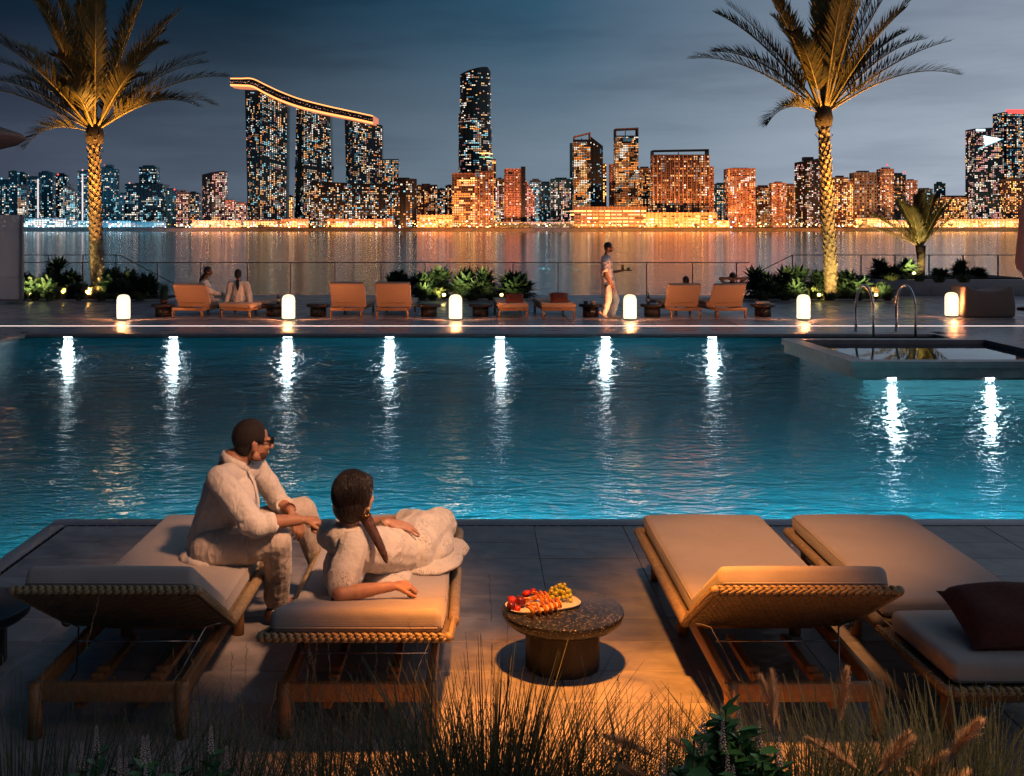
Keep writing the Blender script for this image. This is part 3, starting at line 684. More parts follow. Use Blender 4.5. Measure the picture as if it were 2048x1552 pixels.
# ---- frame-topped pair
T(1140, 1152, 286, 'teal', 'cool', .10, 'blue-teal tower edge behind the left frame-topped tower', Y=990, roof=False)
T(1148, 1181, 279, 'black', 'warm', .85, 'left frame-topped tower with broken orange window columns', Y=935, run=.40, crown=(272, 264, 'pink'), roof=False, pw=1.3)
T(1180, 1206, 272, 'black', 'cool', .10, 'dark stepped slab joined to the left frame-topped tower', Y=938, top2=292, roof=False)
T(1206, 1213, 327, 'beige', 'hot', .5, 'thin orange-lit slab between the two frame-topped towers', Y=950, roof=False)
T(1219, 1233, 328, 'pink', 'warm', .12, 'plain orange slab on the left side of the right frame-topped tower', Y=942, roof=False)
T(1231, 1277, 271, 'black', 'warm', .75, 'right frame-topped tower, black with broken orange window columns', Y=934, run=.45, crown=(257, 255, 'brown'), roof=False, pw=1.3)
t = T(1149, 1293, 413, 'brown', 'hot', .85, 'broad low podium with big lit windows below the frame-topped towers', Y=912, pw=4.6, ph=2.9, fw=.8, fh=.42, run=.2, roof=False, single=True, dpt=.2)
T(1276, 1306, 337, 'beige', 'warm', .55, 'beige warm-lit block right of the frame-topped pair', Y=955)
T(1306, 1418, 309, 'brown', 'warm', .42, 'very wide brown tower with upright piers and open roof frame', Y=925, pw=1.6, ph=2.0, crown=(300, 298, 'black'), roof=False, fins=13, dpt=.3, run=.15)
T(1418, 1428, 333, 'pink', 'warm', .5, 'narrow pink wing on the right side of the very wide tower', Y=930, roof=False)
T(1292, 1433, 425, 'beige', 'hot', .75, 'golden podium with pillars below the very wide tower', Y=910, pw=3.4, ph=2.5, fw=.75, fh=.5, run=.2, roof=False, fins=9, single=True, dpt=.2)
T(1427, 1456, 368, 'teal', 'mix', .5, 'teal-grey block left of the round-roofed orange tower', Y=975)
T(1456, 1511, 337, 'pink', 'warm', .5, 'orange tower with a raised coral roof and a dark left edge', Y=930, pw=1.7, run=.2)
T(1510, 1544, 374, 'brown', 'warm', .6, 'brown block right of the orange tower with coral roof', Y=970)
T(1543, 1572, 366, 'pink', 'warm', .6, 'pink-brown block, left half of a stepped pair', Y=948)
T(1571, 1597, 369, 'brown', 'warm', .55, 'brown block, right half of a stepped pair', Y=955)
T(1596, 1640, 324, 'black', 'rose', .42, 'dark tower with a sloping roof left of the right palm trunk', Y=945, top2=316, side=-18)
T(1636, 1670, 358, 'brown', 'warm', .5, 'brown block behind the right palm trunk', Y=965)
T(1666, 1697, 355, 'brown', 'hot', .55, 'brown-orange block directly right of the right palm trunk', Y=942)
T(1696, 1710, 363, 'beige', 'hot', .85, 'thin bright yellow-orange block beside the pale grid tower', Y=938)
T(1709, 1753, 345, 'grey', 'warm', .25, 'pale grey-green tower with a regular window grid', Y=935, pw=2.0, ph=2.6, fins=6, run=0)
T(1760, 1788, 338, 'pink', 'warm', .5, 'tower with a glowing red roof right of the pale grid tower', Y=940, beacon=(1774, 330, 'red'))
T(1787, 1812, 350, 'navy', 'warm', .45, 'navy block with a thin red mast above the small palm', beacon=(1809, 345, 'red'), Y=960)
T(1811, 1835, 361, 'pink', 'rose', .4, 'pinkish block above the small palm', Y=955)
T(1834, 1866, 378, 'grey', 'cool', .35, 'low grey-green block behind the top of the small palm', Y=975)
T(1873, 1891, 367, 'teal', 'cool', .10, 'lone plain teal tower right of the small palm', Y=990)
T(1885, 1951, 395, 'beige', 'hot', .6, 'low pale orange block left of the blue tower with a bright white triangle', Y=950)
t = T(1949, 2008, 257, 'navy', 'rose', .48, 'blue tower with a bright white triangle near its top', Y=935, top2=254, run=.3, roof=False)
mbz = MB(); c0 = px2w(1978.5, 935); q = lambda x, y: (px2w(x, 934)-c0, tz(y, 934)-.05)
a, b, c = q(1968, 271), q(2003, 278), q(1971, 291)
mbz.add([(a[0], -.6, a[1]), (b[0], -.6, b[1]), (c[0], -.6, c[1]), (a[0], -.2, a[1]), (b[0], -.2, b[1]), (c[0], -.2, c[1])], [(0, 2, 1), (3, 4, 5), (0, 1, 4, 3), (1, 2, 5, 4), (2, 0, 3, 5)])
mbz.build('bright_triangle', WM['bluewhite'], t)
MB().box(q(1951, 0)[0]+.8, q(1971, 0)[0], -.5, -.1, q(0, 262)[1], q(0, 258)[1]).build('roof_sign', WM['bluewhite'], t)
p0, p1 = q(1957, 298), q(2007, 277); MB().tube([(p0[0], -.5, p0[1]), (p1[0], -.5, p1[1])], .35, 6).build('light_line', WM['cyan'], t)
T(2007, 2060, 224, 'navy', 'mix', .45, 'tall tower with a glowing red roof at the right edge', Y=945, poly=[(2007, 3), (2013, 0), (2060, 0), (2060, 20), (2007, 20)], roof=False)
MB().box(px2w(2013, 945), px2w(2060, 945), 944.6, 950, tz(226, 945), tz(219, 945)).build('red_roof_edge', WM['red'], bpy.data.objects[t.name]) if 0 else None
t = bpy.data.objects[[o.name for o in bpy.data.objects if o.get('label', '').startswith('tall tower with a glowing red')][0]]
MB().box(px2w(2016, 945)-t.location.x, px2w(2060, 945)-t.location.x, -.4, 4, tz(227, 945)-.05, tz(219, 945)-.05).build('red_roof_edge', WM['red'], t)
T(2012, 2060, 358, 'brown', 'hot', .4, 'brown block in front of the red-roofed tower at the right edge', Y=925)
T(2062, 2110, 300, 'brown', 'warm', .4, 'brown tower just past the right edge of the skyline')
# low waterside pavilions: bright ground floors along the quay
for x0, x1, top, fac, pal, lb in (
  (45, 132, 436, 'grey', 'coolstrip', 'low white-lit waterside hall at the far left'), (134, 178, 441, 'grey', 'coolstrip', 'low cyan-white hall behind the left palm'),
  (206, 262, 441, 'teal', 'coolstrip', 'low quay pavilion right of the left palm trunk'), (262, 330, 443, 'teal', 'cool', 'low dim quay pavilion under the wide flat-topped block'),
  (385, 482, 441, 'beige', 'strip', 'long low golden pavilion left of the three towers'), (488, 561, 440, 'brown', 'strip', 'low arcade under the leftmost big tower'),
  (562, 617, 438, 'beige', 'strip', 'low bright hall between the first two big towers'), (655, 785, 438, 'beige', 'strip', 'golden arcade in front of the long dark podium block'),
  (834, 904, 430, 'beige', 'hot', 'low orange hall right of the rounded dark tower'), (990, 1148, 444, 'grey', 'rose', 'long low quay building with trees before the orange slab'),
  (1434, 1458, 441, 'beige', 'strip', 'small yellow-lit hall right of the golden podium'), (1712, 1768, 436, 'beige', 'strip', 'bright yellow hall under the pale grid tower'),
  (1770, 1880, 440, 'beige', 'strip', 'long yellow-lit quay building behind the small palm'), (1885, 2060, 438, 'beige', 'strip', 'long golden quay building at the right end of the shore')):
    T(x0, x1, top, fac, pal, .85, lb, Y=906, pw=2.2, ph=1.55, fw=.7, fh=.55, run=.3, roof=False, dpt=.1, name='quay_pavilion')
# street lamps and trees along the shore
wb = MB()
for x in np.arange(44, 2060, 3.1):
    if 2035 > x > 44:
        cool = rc.random() < (1 if x < 300 else 0 if x > 420 else (420-x)/120); dim = (990 < x < 1148) or (205 < x < 330)
        if rc.random() < .25: continue
        k = rc.choice(('bluewhite', 'white', 'cyan', 'pink', 'bluewhite')) if cool else rc.choice(('gold', 'gold', 'amber', 'orange', 'white'))
        if dim and rc.random() < .6: continue
        z = rc.uniform(.4, 3.2)-(0 if rc.random() < .8 else -2); s = rc.uniform(.18, .5)
        wb.ball((px2w(x+rc.uniform(-2, 2), 897), 897+rc.uniform(0, 5), z), (s*1.3, s, s), 6, 4, WK.index(k)+(0 if rc.random() < .6 else 100))
_b = {'gold': emit('quay_gold', (1, .55, .16), 14, False), 'cool': emit('quay_white', (.75, .92, 1), 12, False)}
wb.m = [m if m < 100 else (len(WMATS) if WK[m-100] in ('gold', 'amber', 'orange') else len(WMATS)+1) for m in wb.m]
tag(wb.build('quay_lights', WMATS+list(_b.values())), 'string of small bright lamps along the far quay', 'lamps', kind='stuff')
gm = noisy('far_foliage', (.012, .022, .014), (.03, .045, .025), scale=2, rough=.9, bump=0)
tb = MB()
for x in list(np.arange(990, 1150, 6.5))+[1310, 1390, 1500, 1540, 620, 660, 880, 892, 420, 455, 1600, 1720, 1900, 520]:
    X = px2w(x+rc.uniform(-2, 2), 900); h = rc.uniform(1.6, 3.4)
    for k in range(5): tb.ball((X+rc.uniform(-1.2, 1.2), 900+rc.uniform(-1, 1), h*.6+rc.uniform(-.6, .8)), rc.uniform(.6, 1.2), 6, 4)
tag(tb.build('quay_trees', gm), 'row of small dark trees along the far quay', 'trees', kind='stuff')
# quay floodlights washing the facades
for x0, x1, c, pw_ in ((30, 300, (.35, .75, 1), 26e3), (300, 360, (.9, .6, .6), 9e3), (360, 480, (1, .38, .20), 60e3), (480, 800, (1, .32, .10), 60e3), (830, 1060, (1, .27, .06), 150e3),
                       (1060, 1145, (1, .5, .35), 22e3), (1148, 1440, (1, .30, .06), 190e3), (1440, 1710, (1, .27, .05), 130e3), (1712, 2060, (1, .42, .14), 110e3)):
    xa, xb = px2w(x0, 902), px2w(x1, 902)
    light('AREA', 'quay_floodlight', ((xa+xb)/2, 890, 1.5), pw_*.62, c, target=((xa+xb)/2, 915, 5), size=(xb-xa), sizey=2.0)
# ---------------------------------------------------------------- pool fittings
steel = mat('steel', (.62, .60, .60), .14, 1)
dark = mat('dark_bronze', (.03, .028, .028), .4, .6)
lampw = emit('pool_lamp_glow', (.80, .96, 1), 32, True)
pl_spots = [(140, 0), (350, 0), (577, 0), (780, 0), (1000, 0), (1210, 0), (1422, 0), (1780, 1), (1975, 1)]
for i, (px, isl) in enumerate(pl_spots):
    Y = 16.42 if isl else PY1+.43; X = (px-VX)*Y/F*1.005
    nm = ('first', 'second', 'third', 'fourth', 'fifth', 'sixth', 'seventh')
    lb = ('small white pool light at the waterline of the raised bath, '+('left' if px < 1800 else 'right')+' one') if isl else 'white pool light in the far pool wall, %s from the left' % nm[i]
    t = thing('pool_light', lb, 'pool light', (X, Y, -.092), group='pool lights at the waterline')
    hw = .06 if isl else .085; MB().rbox(-hw, hw, -.006, .02, -.022, .018 if isl else .026, .005, 2).build('lens', lampw, t); MB().rbox(-hw-.02, hw+.02, .0, .018, -.026, .028, .005, 2).build('bezel', steel, t)
# underwater floodlights recessed in the pool walls
for X in np.linspace(-2.2, 8.4, 8): light('AREA', 'underwater_light', (X, PY0+.10, -.55), 140, (.16, .80, .95), target=(X, 13.6, -1.35), size=.9, sizey=.25)
for Y_ in (2.5, 4.8, 7.1): light('AREA', 'underwater_light', (DX-.10, Y_, -.55), 75, (.30, .85, 1), target=(-7.5, Y_, -1.5), size=.9, sizey=.25)
for X in np.linspace(-8.2, 4.4, 7): light('AREA', 'underwater_light', (X, PY1-.5, -.22), 3, (.25, .75, 1), target=(X, PY1-.52, -1.6), size=.9, sizey=.3)
# ---------------------------------------------------------------- raised bath on the right
IX0, IX1, IY0, IY1, IT = 5.52, 9.17, 16.2, 19.55, .187
isl = thing('raised_bath', 'raised square stone bath full of still water, standing in the pool at right', 'pool basin', ((IX0+IX1)/2, (IY0+IY1)/2, -1.3))
off = Matrix.Translation(-isl.location)
Fp = lambda a, b: [(IX0+a, IY0+a*1.0), (IX1-a, IY0+a), (IX1-a, IY1-a), (IX0-.12+a, IY1-a)]
def ring_prism(mb, o, i, z0, z1):
    n = len(o); v = [(x, y, z) for z in (z0, z1) for ring in (o, i) for x, y in ring]; f = []
    for k in range(n):
        j = (k+1) % n; f += [(2*n+k, 2*n+j, 3*n+j, 3*n+k), (k, n+k, n+j, j), (k, j, 2*n+j, 2*n+k), (n+j, n+k, 3*n+k, 3*n+j)]
    mb.add(v, f, 0, False, off)
b = MB(); ring_prism(b, Fp(.25, 0), Fp(.30, 0), -1.3, IT-.285); ring_prism(b, Fp(.25, 0), Fp(.30, 0), IT-.284, IT-.105); ring_prism(b, Fp(.04, 0), Fp(.249, 0), IT-.24, IT-.106); b.build('wall', coping, isl)
b = MB(); ring_prism(b, Fp(0, 0), Fp(.27, 0), IT-.10, IT); b.build('coping', coping, isl)
b = MB(); q = Fp(.24, 0); b.add([(x, y, IT-.25) for x, y in q], [(0, 1, 2, 3)], 0, False, off); b.build('bath_floor', stone, isl)
b = MB(); q = Fp(.265, 0); b.add([(x, y, IT-.075) for x, y in q], [(0, 1, 2, 3)], 0, True, off); b.build('bath_water', bath_water, isl)
# ladder rails
for k, (xc, lb) in enumerate(((7.88, 'curved steel pool handrail, left one of the pair'), (8.72, 'curved steel pool handrail, right one of the pair, nearer the beanbag'))):
    t = thing('pool_handrail', lb, 'handrail', (xc, 22.9, 0), group='curved steel handrails into the pool')
    y0, y1, r = 0, -1.0, .5; pts = [(0, 0, 0), (0, 0, .48)]
    for a in np.linspace(0, PI, 15): pts.append((0, -r+r*math.cos(a), .48+r*.98*math.sin(a)))
    pts += [(0, -1.0, .2), (0, -1.0, -.5)]
    MB().tube(pts, .026, 10).build('rail_tube', steel, t); MB().lathe([(.05, 0), (.05, .012), (.03, .02)], 14).build('floor_flange', steel, t)
# ---------------------------------------------------------------- lanterns
lampglow = bpy.data.materials.new('lantern_glow'); lampglow.use_nodes = True
bn = lampglow.node_tree.nodes['Principled BSDF']; bn.inputs['Base Color'].default_value = (.7, .6, .45, 1); bn.inputs['Emission Color'].default_value = (1, .82, .52, 1); bn.inputs['Emission Strength'].default_value = 1.55
L_ = [(247, 640, 'glowing lantern standing alone left of the first small table'), (577, 640, 'glowing lantern between the table with a bottle and the next small table'), (911, 640, 'glowing lantern in front of the bright planter uplight'),
      (1260, 640, 'glowing lantern just right of the walking man'), (1607, 640, 'glowing lantern in front of the right palm, before the planting bed'), (1903, 634, 'glowing lantern touching the left side of the beanbag')]
for px, py, lb in L_:
    p = G(px, py); t = thing('lantern', lb, 'lantern', (p.x, p.y, 0), group='round-topped lanterns along the pool edge')
    prof = [(.135, .035), (.150, .05), (.152, .10), (.152, .46), (.146, .50), (.128, .545), (.095, .575), (.05, .588), (.001, .592)]
    MB().lathe(prof, 28).build('shade', lampglow, t); MB().lathe([(.12, .004), (.13, .012), (.13, .033), (.10, .036)], 24).build('base', dark, t)
    light('SPOT', 'lantern_bulb', (p.x, p.y-.18, .34), 190 if px < 1800 else 110, (1, .33, .11), target=(p.x, p.y+1.2, .5), size=.08, angle=174, blend=.3)
# ---------------------------------------------------------------- railing along the quay
mat('frame_rail', (.10, .11, .13), .4, .4)
def railing(name, lb, pts, z1, xs_posts, zb=0.0):
    t = thing(name, lb, 'railing', (pts[0][0], pts[0][1], 0)); o = Vector(t.location)
    rel = lambda p: tuple(Vector(p)-o)
    MB().tube([rel(p) for p in pts], .016, 6).build('top_rail', MATS['frame_rail'], t)
    for x, y, zt in xs_posts: MB().box(x-o.x-.013, x-o.x+.013, y-o.y-.03, y-o.y+.03, zb, zt).build('post', MATS['frame_rail'], t)
    return t, o
glassm = bpy.data.materials.new('rail_glass'); glassm.use_nodes = True; n_ = glassm.node_tree.nodes; l_ = glassm.node_tree.links; n_.clear()
o_ = N(n_, 'ShaderNodeOutputMaterial'); tr_ = N(n_, 'ShaderNodeBsdfTransparent'); gl_ = N(n_, 'ShaderNodeBsdfGlossy', i_Roughness=.02); mx_ = N(n_, 'ShaderNodeMixShader'); lw_ = N(n_, 'ShaderNodeFresnel', i_IOR=1.12)
tr_.inputs[0].default_value = (.90, .95, .96, 1); l_.new(lw_.outputs[0], mx_.inputs[0]); l_.new(tr_.outputs[0], mx_.inputs[1]); l_.new(gl_.outputs[0], mx_.inputs[2]); l_.new(mx_.outputs[0], o_.inputs[0])
RY = 34.3; k = RY/F
px_posts = [97, 165, 315, 401, 495, 581, 670, 762, 850, 940, 1026, 1116, 1204, 1293, 1385, 1473]
t, o = railing('quay_railing', 'long low glass railing along the edge of the terrace, before the water', [((45-VX)*k, RY, 1.03), ((1500-VX)*k, RY, 1.03)], 1.03, [((p-VX)*k, RY, 1.02) for p in px_posts])
for a, b in zip(px_posts[:-1], px_posts[1:]): MB().box((a-VX)*k+.05-o.x, (b-VX)*k-.05-o.x, -.006, .006, .06, .99).build('glass_panel', glassm, t)
RY2 = 36.5; k = RY2/F; zt = tz(510, RY2)
t, o = railing('left_stair_railing', 'thin high handrail behind the left palm, sloping down to the right', [((-60-VX)*k, RY2, zt), ((240-VX)*k, RY2, zt), ((356-VX)*k, RY2, tz(572, RY2))], zt, [((p-VX)*k, RY2, zt) for p in (28, 97.5, 166, 232)], -3.0)
RY3 = 36.0; k = RY3/F; zt = tz(510, RY3)
t, o = railing('right_stair_railing', 'thin high handrail behind the right palm, sloping down to the left', [((2110-VX)*k, RY3, zt), ((1585-VX)*k, RY3, zt), ((1480-VX)*k, RY3, tz(562, RY3))], zt, [((p-VX)*k, RY3, zt) for p in (1585, 1655, 1722, 1790, 1858, 1926, 1996, 2060)], -3.0)
# ---------------------------------------------------------------- planting beds (raised kerbs)
soil = noisy('soil', (.02, .014, .01), (.045, .03, .022), scale=9, rough=.95, bump=.8, bscale=30, dist=.03)
def bed(name, lb, x0, x1, y0, y1, h):
    t = thing(name, lb, 'planting bed', ((x0+x1)/2, (y0+y1)/2, 0)); X, Y = (x1-x0)/2, (y1-y0)/2
    b = MB(); b.rbox(-X, X, -Y, -Y+.12, 0, h, .012, 2); b.rbox(-X, X, Y-.12, Y, 0, h, .012, 2); b.rbox(-X, -X+.12, -Y+.121, Y-.121, 0, h, .012, 2); b.rbox(X-.12, X, -Y+.121, Y-.121, 0, h, .012, 2)
    b.build('kerb', farstone, t); MB().box(-X+.121, X-.121, -Y+.121, Y-.121, 0, h-.03).build('soil', soil, t); return t
gx = lambda px, py: G(px, py).x
bed('planting_bed', 'low stone-edged planting bed round the left palm', gx(22, 603), gx(338, 603), 31.6, 33.9, .06)
bed('planting_bed', 'low stone-edged planting bed in the middle of the terrace', gx(838, 603), gx(1068, 603), 31.9, 33.9, .06)
bed('planting_bed', 'low stone-edged planting bed round the right palm', gx(1478, 603), gx(1800, 603), 31.7, 33.8, .06)
t = thing('raised_planter', 'wide raised stone planter carrying the small palm', 'planter', (14.7, 35.2, 0))
b = MB(); b.rbox(-2.3, 2.6, -.9, 1.4, .0, .50, .02, 2); b.build('planter_wall', farstone, t); MB().box(-2.1, 2.4, -.7, 1.2, .50, .54).build('soil', soil, t)
# ---------------------------------------------------------------- left screen, roof canopy, right curtain
scr = noisy('screen_fabric', (.74, .75, .77), (.82, .82, .83), scale=3, rough=.8, bump=.1)
_n = scr.node_tree.nodes; _l = scr.node_tree.links; _o = [q for q in _n if q.type == 'OUTPUT_MATERIAL'][0]; _m = N(_n, 'ShaderNodeMixShader'); _m.inputs[0].default_value = .72; _t = N(_n, 'ShaderNodeBsdfTransparent')
_l.new(_t.outputs[0], _m.inputs[1]); _l.new(_n['Principled BSDF'].outputs[0], _m.inputs[2]); _l.new(_m.outputs[0], _o.inputs[0])
t = thing('glass_screen', 'grey translucent screen panel at the left edge of the terrace', 'screen', (-13.51, 30.6, 0)); 
MB().box(-2.8, .85, -.012, .012, .75, 2.48).build('upper_panel', scr, t); MB().box(-2.8, .85, -.03, .03, .14, .74).build('lower_panel', scr, t)
for x in (-.95, .02, .84): MB().box(x-.03, x+.03, -.08, .032+.02, 0.02, 2.5).build('frame_post', mat('frame_grey', (.2, .2, .21), .5), t)
MB().box(-2.8, .87, -.07, .07, .08, .135).build('bottom_rail', MATS['frame_grey'], t)
cp = thing('canopy_roof', 'rounded disc-shaped canopy roof poking in at the left edge', 'canopy', (-14.9, 30, 4.45))
MB().lathe([(.001, -.42), (.9, -.40), (1.25, -.22), (1.3, -.2), (1.5, -.20), (2.2, .0), (2.38, .13), (2.40, .20), (2.30, .28), (1.6, .52), (.9, .66), (.001, .70)], 40).build('canopy_shell', noisy('canopy_paint', (.16, .13, .125), (.20, .165, .155), rough=.6, bump=0), cp)
MB().lathe([(.09, -4.5), (.09, -.41)], 16).build('column', dark, cp); MB().lathe([(.30, -.46), (.34, -.425), (.001, -.424)], 20).build('lamp_recess', dark, cp)
cur = noisy('curtain_cloth', (.62, .42, .42), (.70, .50, .48), scale=8, rough=.9, bump=.2)
t = thing('folded_parasol', 'dusky pink folded parasol cloth hanging at the right edge', 'parasol', (14.3, 28.5, 0))
b = MB(); v = []; f = []; NS = 40; rows = [(0.95, .20), (1.05, .26), (1.25, .30), (1.9, .25), (2.6, .20), (2.95, .12), (3.05, .04)]
for z, r in rows:
    for q in range(NS): a = 2*PI*q/NS; rr = r*(1+.16*math.sin(a*9+z)); v.append((rr*math.cos(a), rr*math.sin(a), z+(.10*math.sin(a*3) if z < 1 else 0)))
for i in range(len(rows)-1):
    for q in range(NS): f.append((i*NS+q, i*NS+(q+1) % NS, (i+1)*NS+(q+1) % NS, (i+1)*NS+q))
b.add(v, f, 0, True); b.build('cloth', cur, t); MB().tube([(0, 0, 0), (0, 0, 3.1)], .03, 8).build('pole', steel, t); MB().lathe([(.3, 0), (.3, .06), (.05, .08)], 20).build('foot', dark, t)
# beanbag
canvas = noisy('beanbag_canvas', (.20, .145, .12), (.25, .185, .15), scale=60, rough=.9, bump=.3, dist=.004, sheen=.2)
t = thing('beanbag', 'large brown square beanbag seat with a sagging top, beside the last lantern', 'beanbag', (12.15, 26.5, 0))
def bb(c):
    x, y, z = c; u = x/.60
    if z > .25: z = z-.10*max(0, 1-u*u)*(z/.7)**2+.02*abs(u)**3
    e = 1+.07*math.sin(max(0, min(1, z/.6))*PI); y *= e; x *= 1+.025*math.sin(z/.6*PI) - .06*(z/.6)
    return (x, y, z)
b = MB(); b.rbox(-.62, .62, -.42, .42, 0, .74, .07, 4, cuts=7, fn=bb); b.build('bag', canvas, t, sharp=70)
b = MB(); b.tube([(-.585, -.405, .03), (-.56, -.39, .63)], .006, 5); b.tube([(.585, -.405, .03), (.56, -.39, .63)], .006, 5); b.build('seam', canvas, t)
# ---------------------------------------------------------------- uplights in the beds
up_hosts = []
def uplight(px, py, lb, power=9, col=(1, .78, .28), tgt=None, ang=120, h=.06, at=None):
    p = Vector(at) if at else G(px, py, h); t = thing('garden_uplight', lb, 'garden light', (p.x, p.y, h), group='garden uplights in the planting beds')
    MB().lathe([(.03, 0), (.05, .02), (.055, .09), (.045, .095)], 12).build('housing', dark, t); MB().lathe([(.04, .092), (.055, .13), (.04, .17), (.001, .18)], 12).build('bulb', emit('uplight_bulb', (1, .70, .22), 4), t)
    light('SPOT', 'garden_beam', (p.x, p.y-.16, h+.14), power*3.0, col, target=(p.x, p.y+1.0, h+1.1), size=.04, angle=110, blend=.5)
uplight(180, 596, 'garden light glowing at the foot of the left palm', 160, tgt=(gx(165, 590)-.3, 33.3, .8))
uplight(62, 598, 'garden light among pale grasses at the far left of its bed', 90)
uplight(888, 599, 'very bright garden light right behind the third lantern', 260)
uplight(1003, 599, 'small garden light between the shrubs of the middle bed', 60)
uplight(1638, 599, 'bright garden light below the right palm', 190)
uplight(1752, 599, 'garden light at the right end of the right palm bed', 120)
uplight(1812, 565, 'garden light low in the raised planter', 60, h=.55, at=(13.75, 34.65, .55))
# palm uplights, strong and narrow
# ---------------------------------------------------------------- palms
bark = noisy('palm_bark', (.14, .09, .055), (.36, .26, .16), scale=14, rough=.9, bump=.6, bscale=40, dist=.01)
barkd = noisy('palm_boot', (.035, .025, .02), (.09, .06, .04), scale=14, rough=.95, bump=.6, bscale=40, dist=.01)
rach = noisy('frond_stem', (.26, .19, .07), (.34, .25, .10), scale=6, rough=.6, bump=.1)
leafm = noisy('frond_leaflet', (.085, .066, .018), (.17, .12, .032), scale=3, rough=.55, bump=0)
def frond(mb, az, el, L, droop, rnd, lf=.74, n=78, start=.18, wid=.026, vee=.85):
    "pinnate frond: arching midrib with two rows of narrow leaflets; az, el in radians"
    d = Vector((math.cos(az)*math.cos(el), math.sin(az)*math.cos(el), math.sin(el))); p = Vector((0, 0, 0)); pts = [p.copy()]; seg = 18; dirs = [d.copy()]
    for i in range(seg):
        t = (i+1)/seg; d = (d+Vector((0, 0, -droop*t/seg*2.0))).normalized(); p = p+d*(L/seg); pts.append(p.copy()); dirs.append(d.copy())
    mb.tube(pts, [.034*(1-.92*i/seg)*(L/3.6)+.003 for i in range(seg+1)], 6, 0)
    V = []; Fc = []
    for sgn in (-1, 1):
        for j in range(n):
            t = start+(1-start)*(j+rnd.random()*.6)/n; x = t*seg; i = min(int(x), seg-1); u = x-i
            q = pts[i].lerp(pts[i+1], u); dd = dirs[i].lerp(dirs[i+1], u).normalized()
            side = dd.cross(Vector((0, 0, 1))); side = side.normalized()*sgn if side.length > .01 else Vector((sgn, 0, 0))
            upv = side.cross(dd)*sgn; upv = upv if upv.z > 0 else -upv
            fan = .62-.35*t; ll = lf*(1-.72*abs(t-.42)**1.3)*(1 if t < .9 else 1-(t-.9)*5)*rnd.uniform(.75, 1.1)
            ld = (dd*(1.0-fan*.5+.5*t)+side*(.85-.35*t)+upv*(vee*rnd.uniform(.5, 1.3)*(1-.5*t))+Vector((rnd.uniform(-.12, .12), rnd.uniform(-.12, .12), rnd.uniform(-.1, .06)))).normalized()
            tip = q+ld*ll+Vector((0, 0, -ll*.16*rnd.random())); mid = q+ld*ll*.45; w = wid*rnd.uniform(.7, 1.15); wv = ld.cross(upv)
            wv = wv.normalized() if wv.length > .01 else dd
            k = len(V); V += [(q-wv*w*.3)[:], (q+wv*w*.3)[:], (mid+wv*w)[:], tip[:], (mid-wv*w)[:]]; Fc += [(k, k+1, k+2, k+4), (k+4, k+2, k+3)]
    mb.add(V, Fc, 1)
def palm(lb, base, H, lean, fr, seed, wires=True, r0=.20, rt=.155):
    rnd = random.Random(seed); t = thing('palm_tree', lb, 'palm', tuple(base))
    n = 40; ax = lambda s: Vector((lean[0]*s+.05*math.sin(s*3+seed), lean[1]*s, H*s))
    b = MB(); b.tube([ax(i/n) for i in range(n+1)], [r0*(1.15 if i == 0 else 1)*(1-i/n)+rt*(i/n)+.006*(i % 2) for i in range(n+1)], 18, 0)
    b.build('trunk', bark, t)
    # old leaf bases: each a small upward wedge, in spirals
    rows = int(H/.095); V = []; Fc = []; bb_ = MB(); ga = 2.399963
    for k in range(rows*5):
        s = k/(rows*5); a = k*ga; r = (r0*(1-s)+rt*s)+.0; c = ax(s); swell = 1+.55*max(0, (s-.93)/.07)+.35*max(0, 1-abs(s-.90)/.02)
        r *= swell; ca, sa = math.cos(a), math.sin(a); w = .055*rnd.uniform(.7, 1.2); h = rnd.uniform(.07, .11); o = .034*rnd.uniform(.6, 1.6)*(1.6 if s > .88 else 1)
        P0 = c+Vector((ca*r, sa*r, -h*.5)); tv = Vector((-sa, ca, 0)); up = Vector((ca*o, sa*o, h))
        v = [P0-tv*w, P0+tv*w, P0+tv*w*.55+up, P0-tv*w*.55+up, P0-tv*w*.5+up-Vector((ca*.05, sa*.05, -.01)), P0+tv*w*.5+up-Vector((ca*.05, sa*.05, -.01))]
        bb_.add([q[:] for q in v], [(0, 1, 2, 3), (3, 2, 5, 4)], 1 if s > .955 or (.86 < s < .885) else 0)
    tag(bb_.build('leaf_base', [bark, barkd], t), kind='stuff')
    top = ax(1.0); cb = MB(); cb.lathe([(rt*1.5, -.30), (rt*1.75, -.05), (rt*1.5, .15), (rt*1.0, .38), (.03, .62)], 18, 0, c=top[:]); 
    cb.build('crown_boss', barkd, t)
    if fr:
        for (az, el, L, dr) in fr:
            f = MB(); frond(f, R(az), R(el), L, dr, rnd); o = f.build('frond', [rach, leafm], t); d = Vector((math.cos(R(az)), math.sin(R(az)), 0)); o.location = (top+d*rt*.9+Vector((0, 0, .02+.25*max(0, math.sin(R(el))))))[:]
    return t, Vector(base)+top
LB = Vector(((197-VX)*32.9/F, 32.9, .03)); RB = Vector(((1660-VX)*32.9/F, 32.9, .03))
HL = tz(268, 32.9)-.03; HR = tz(233, 32.9)-.03
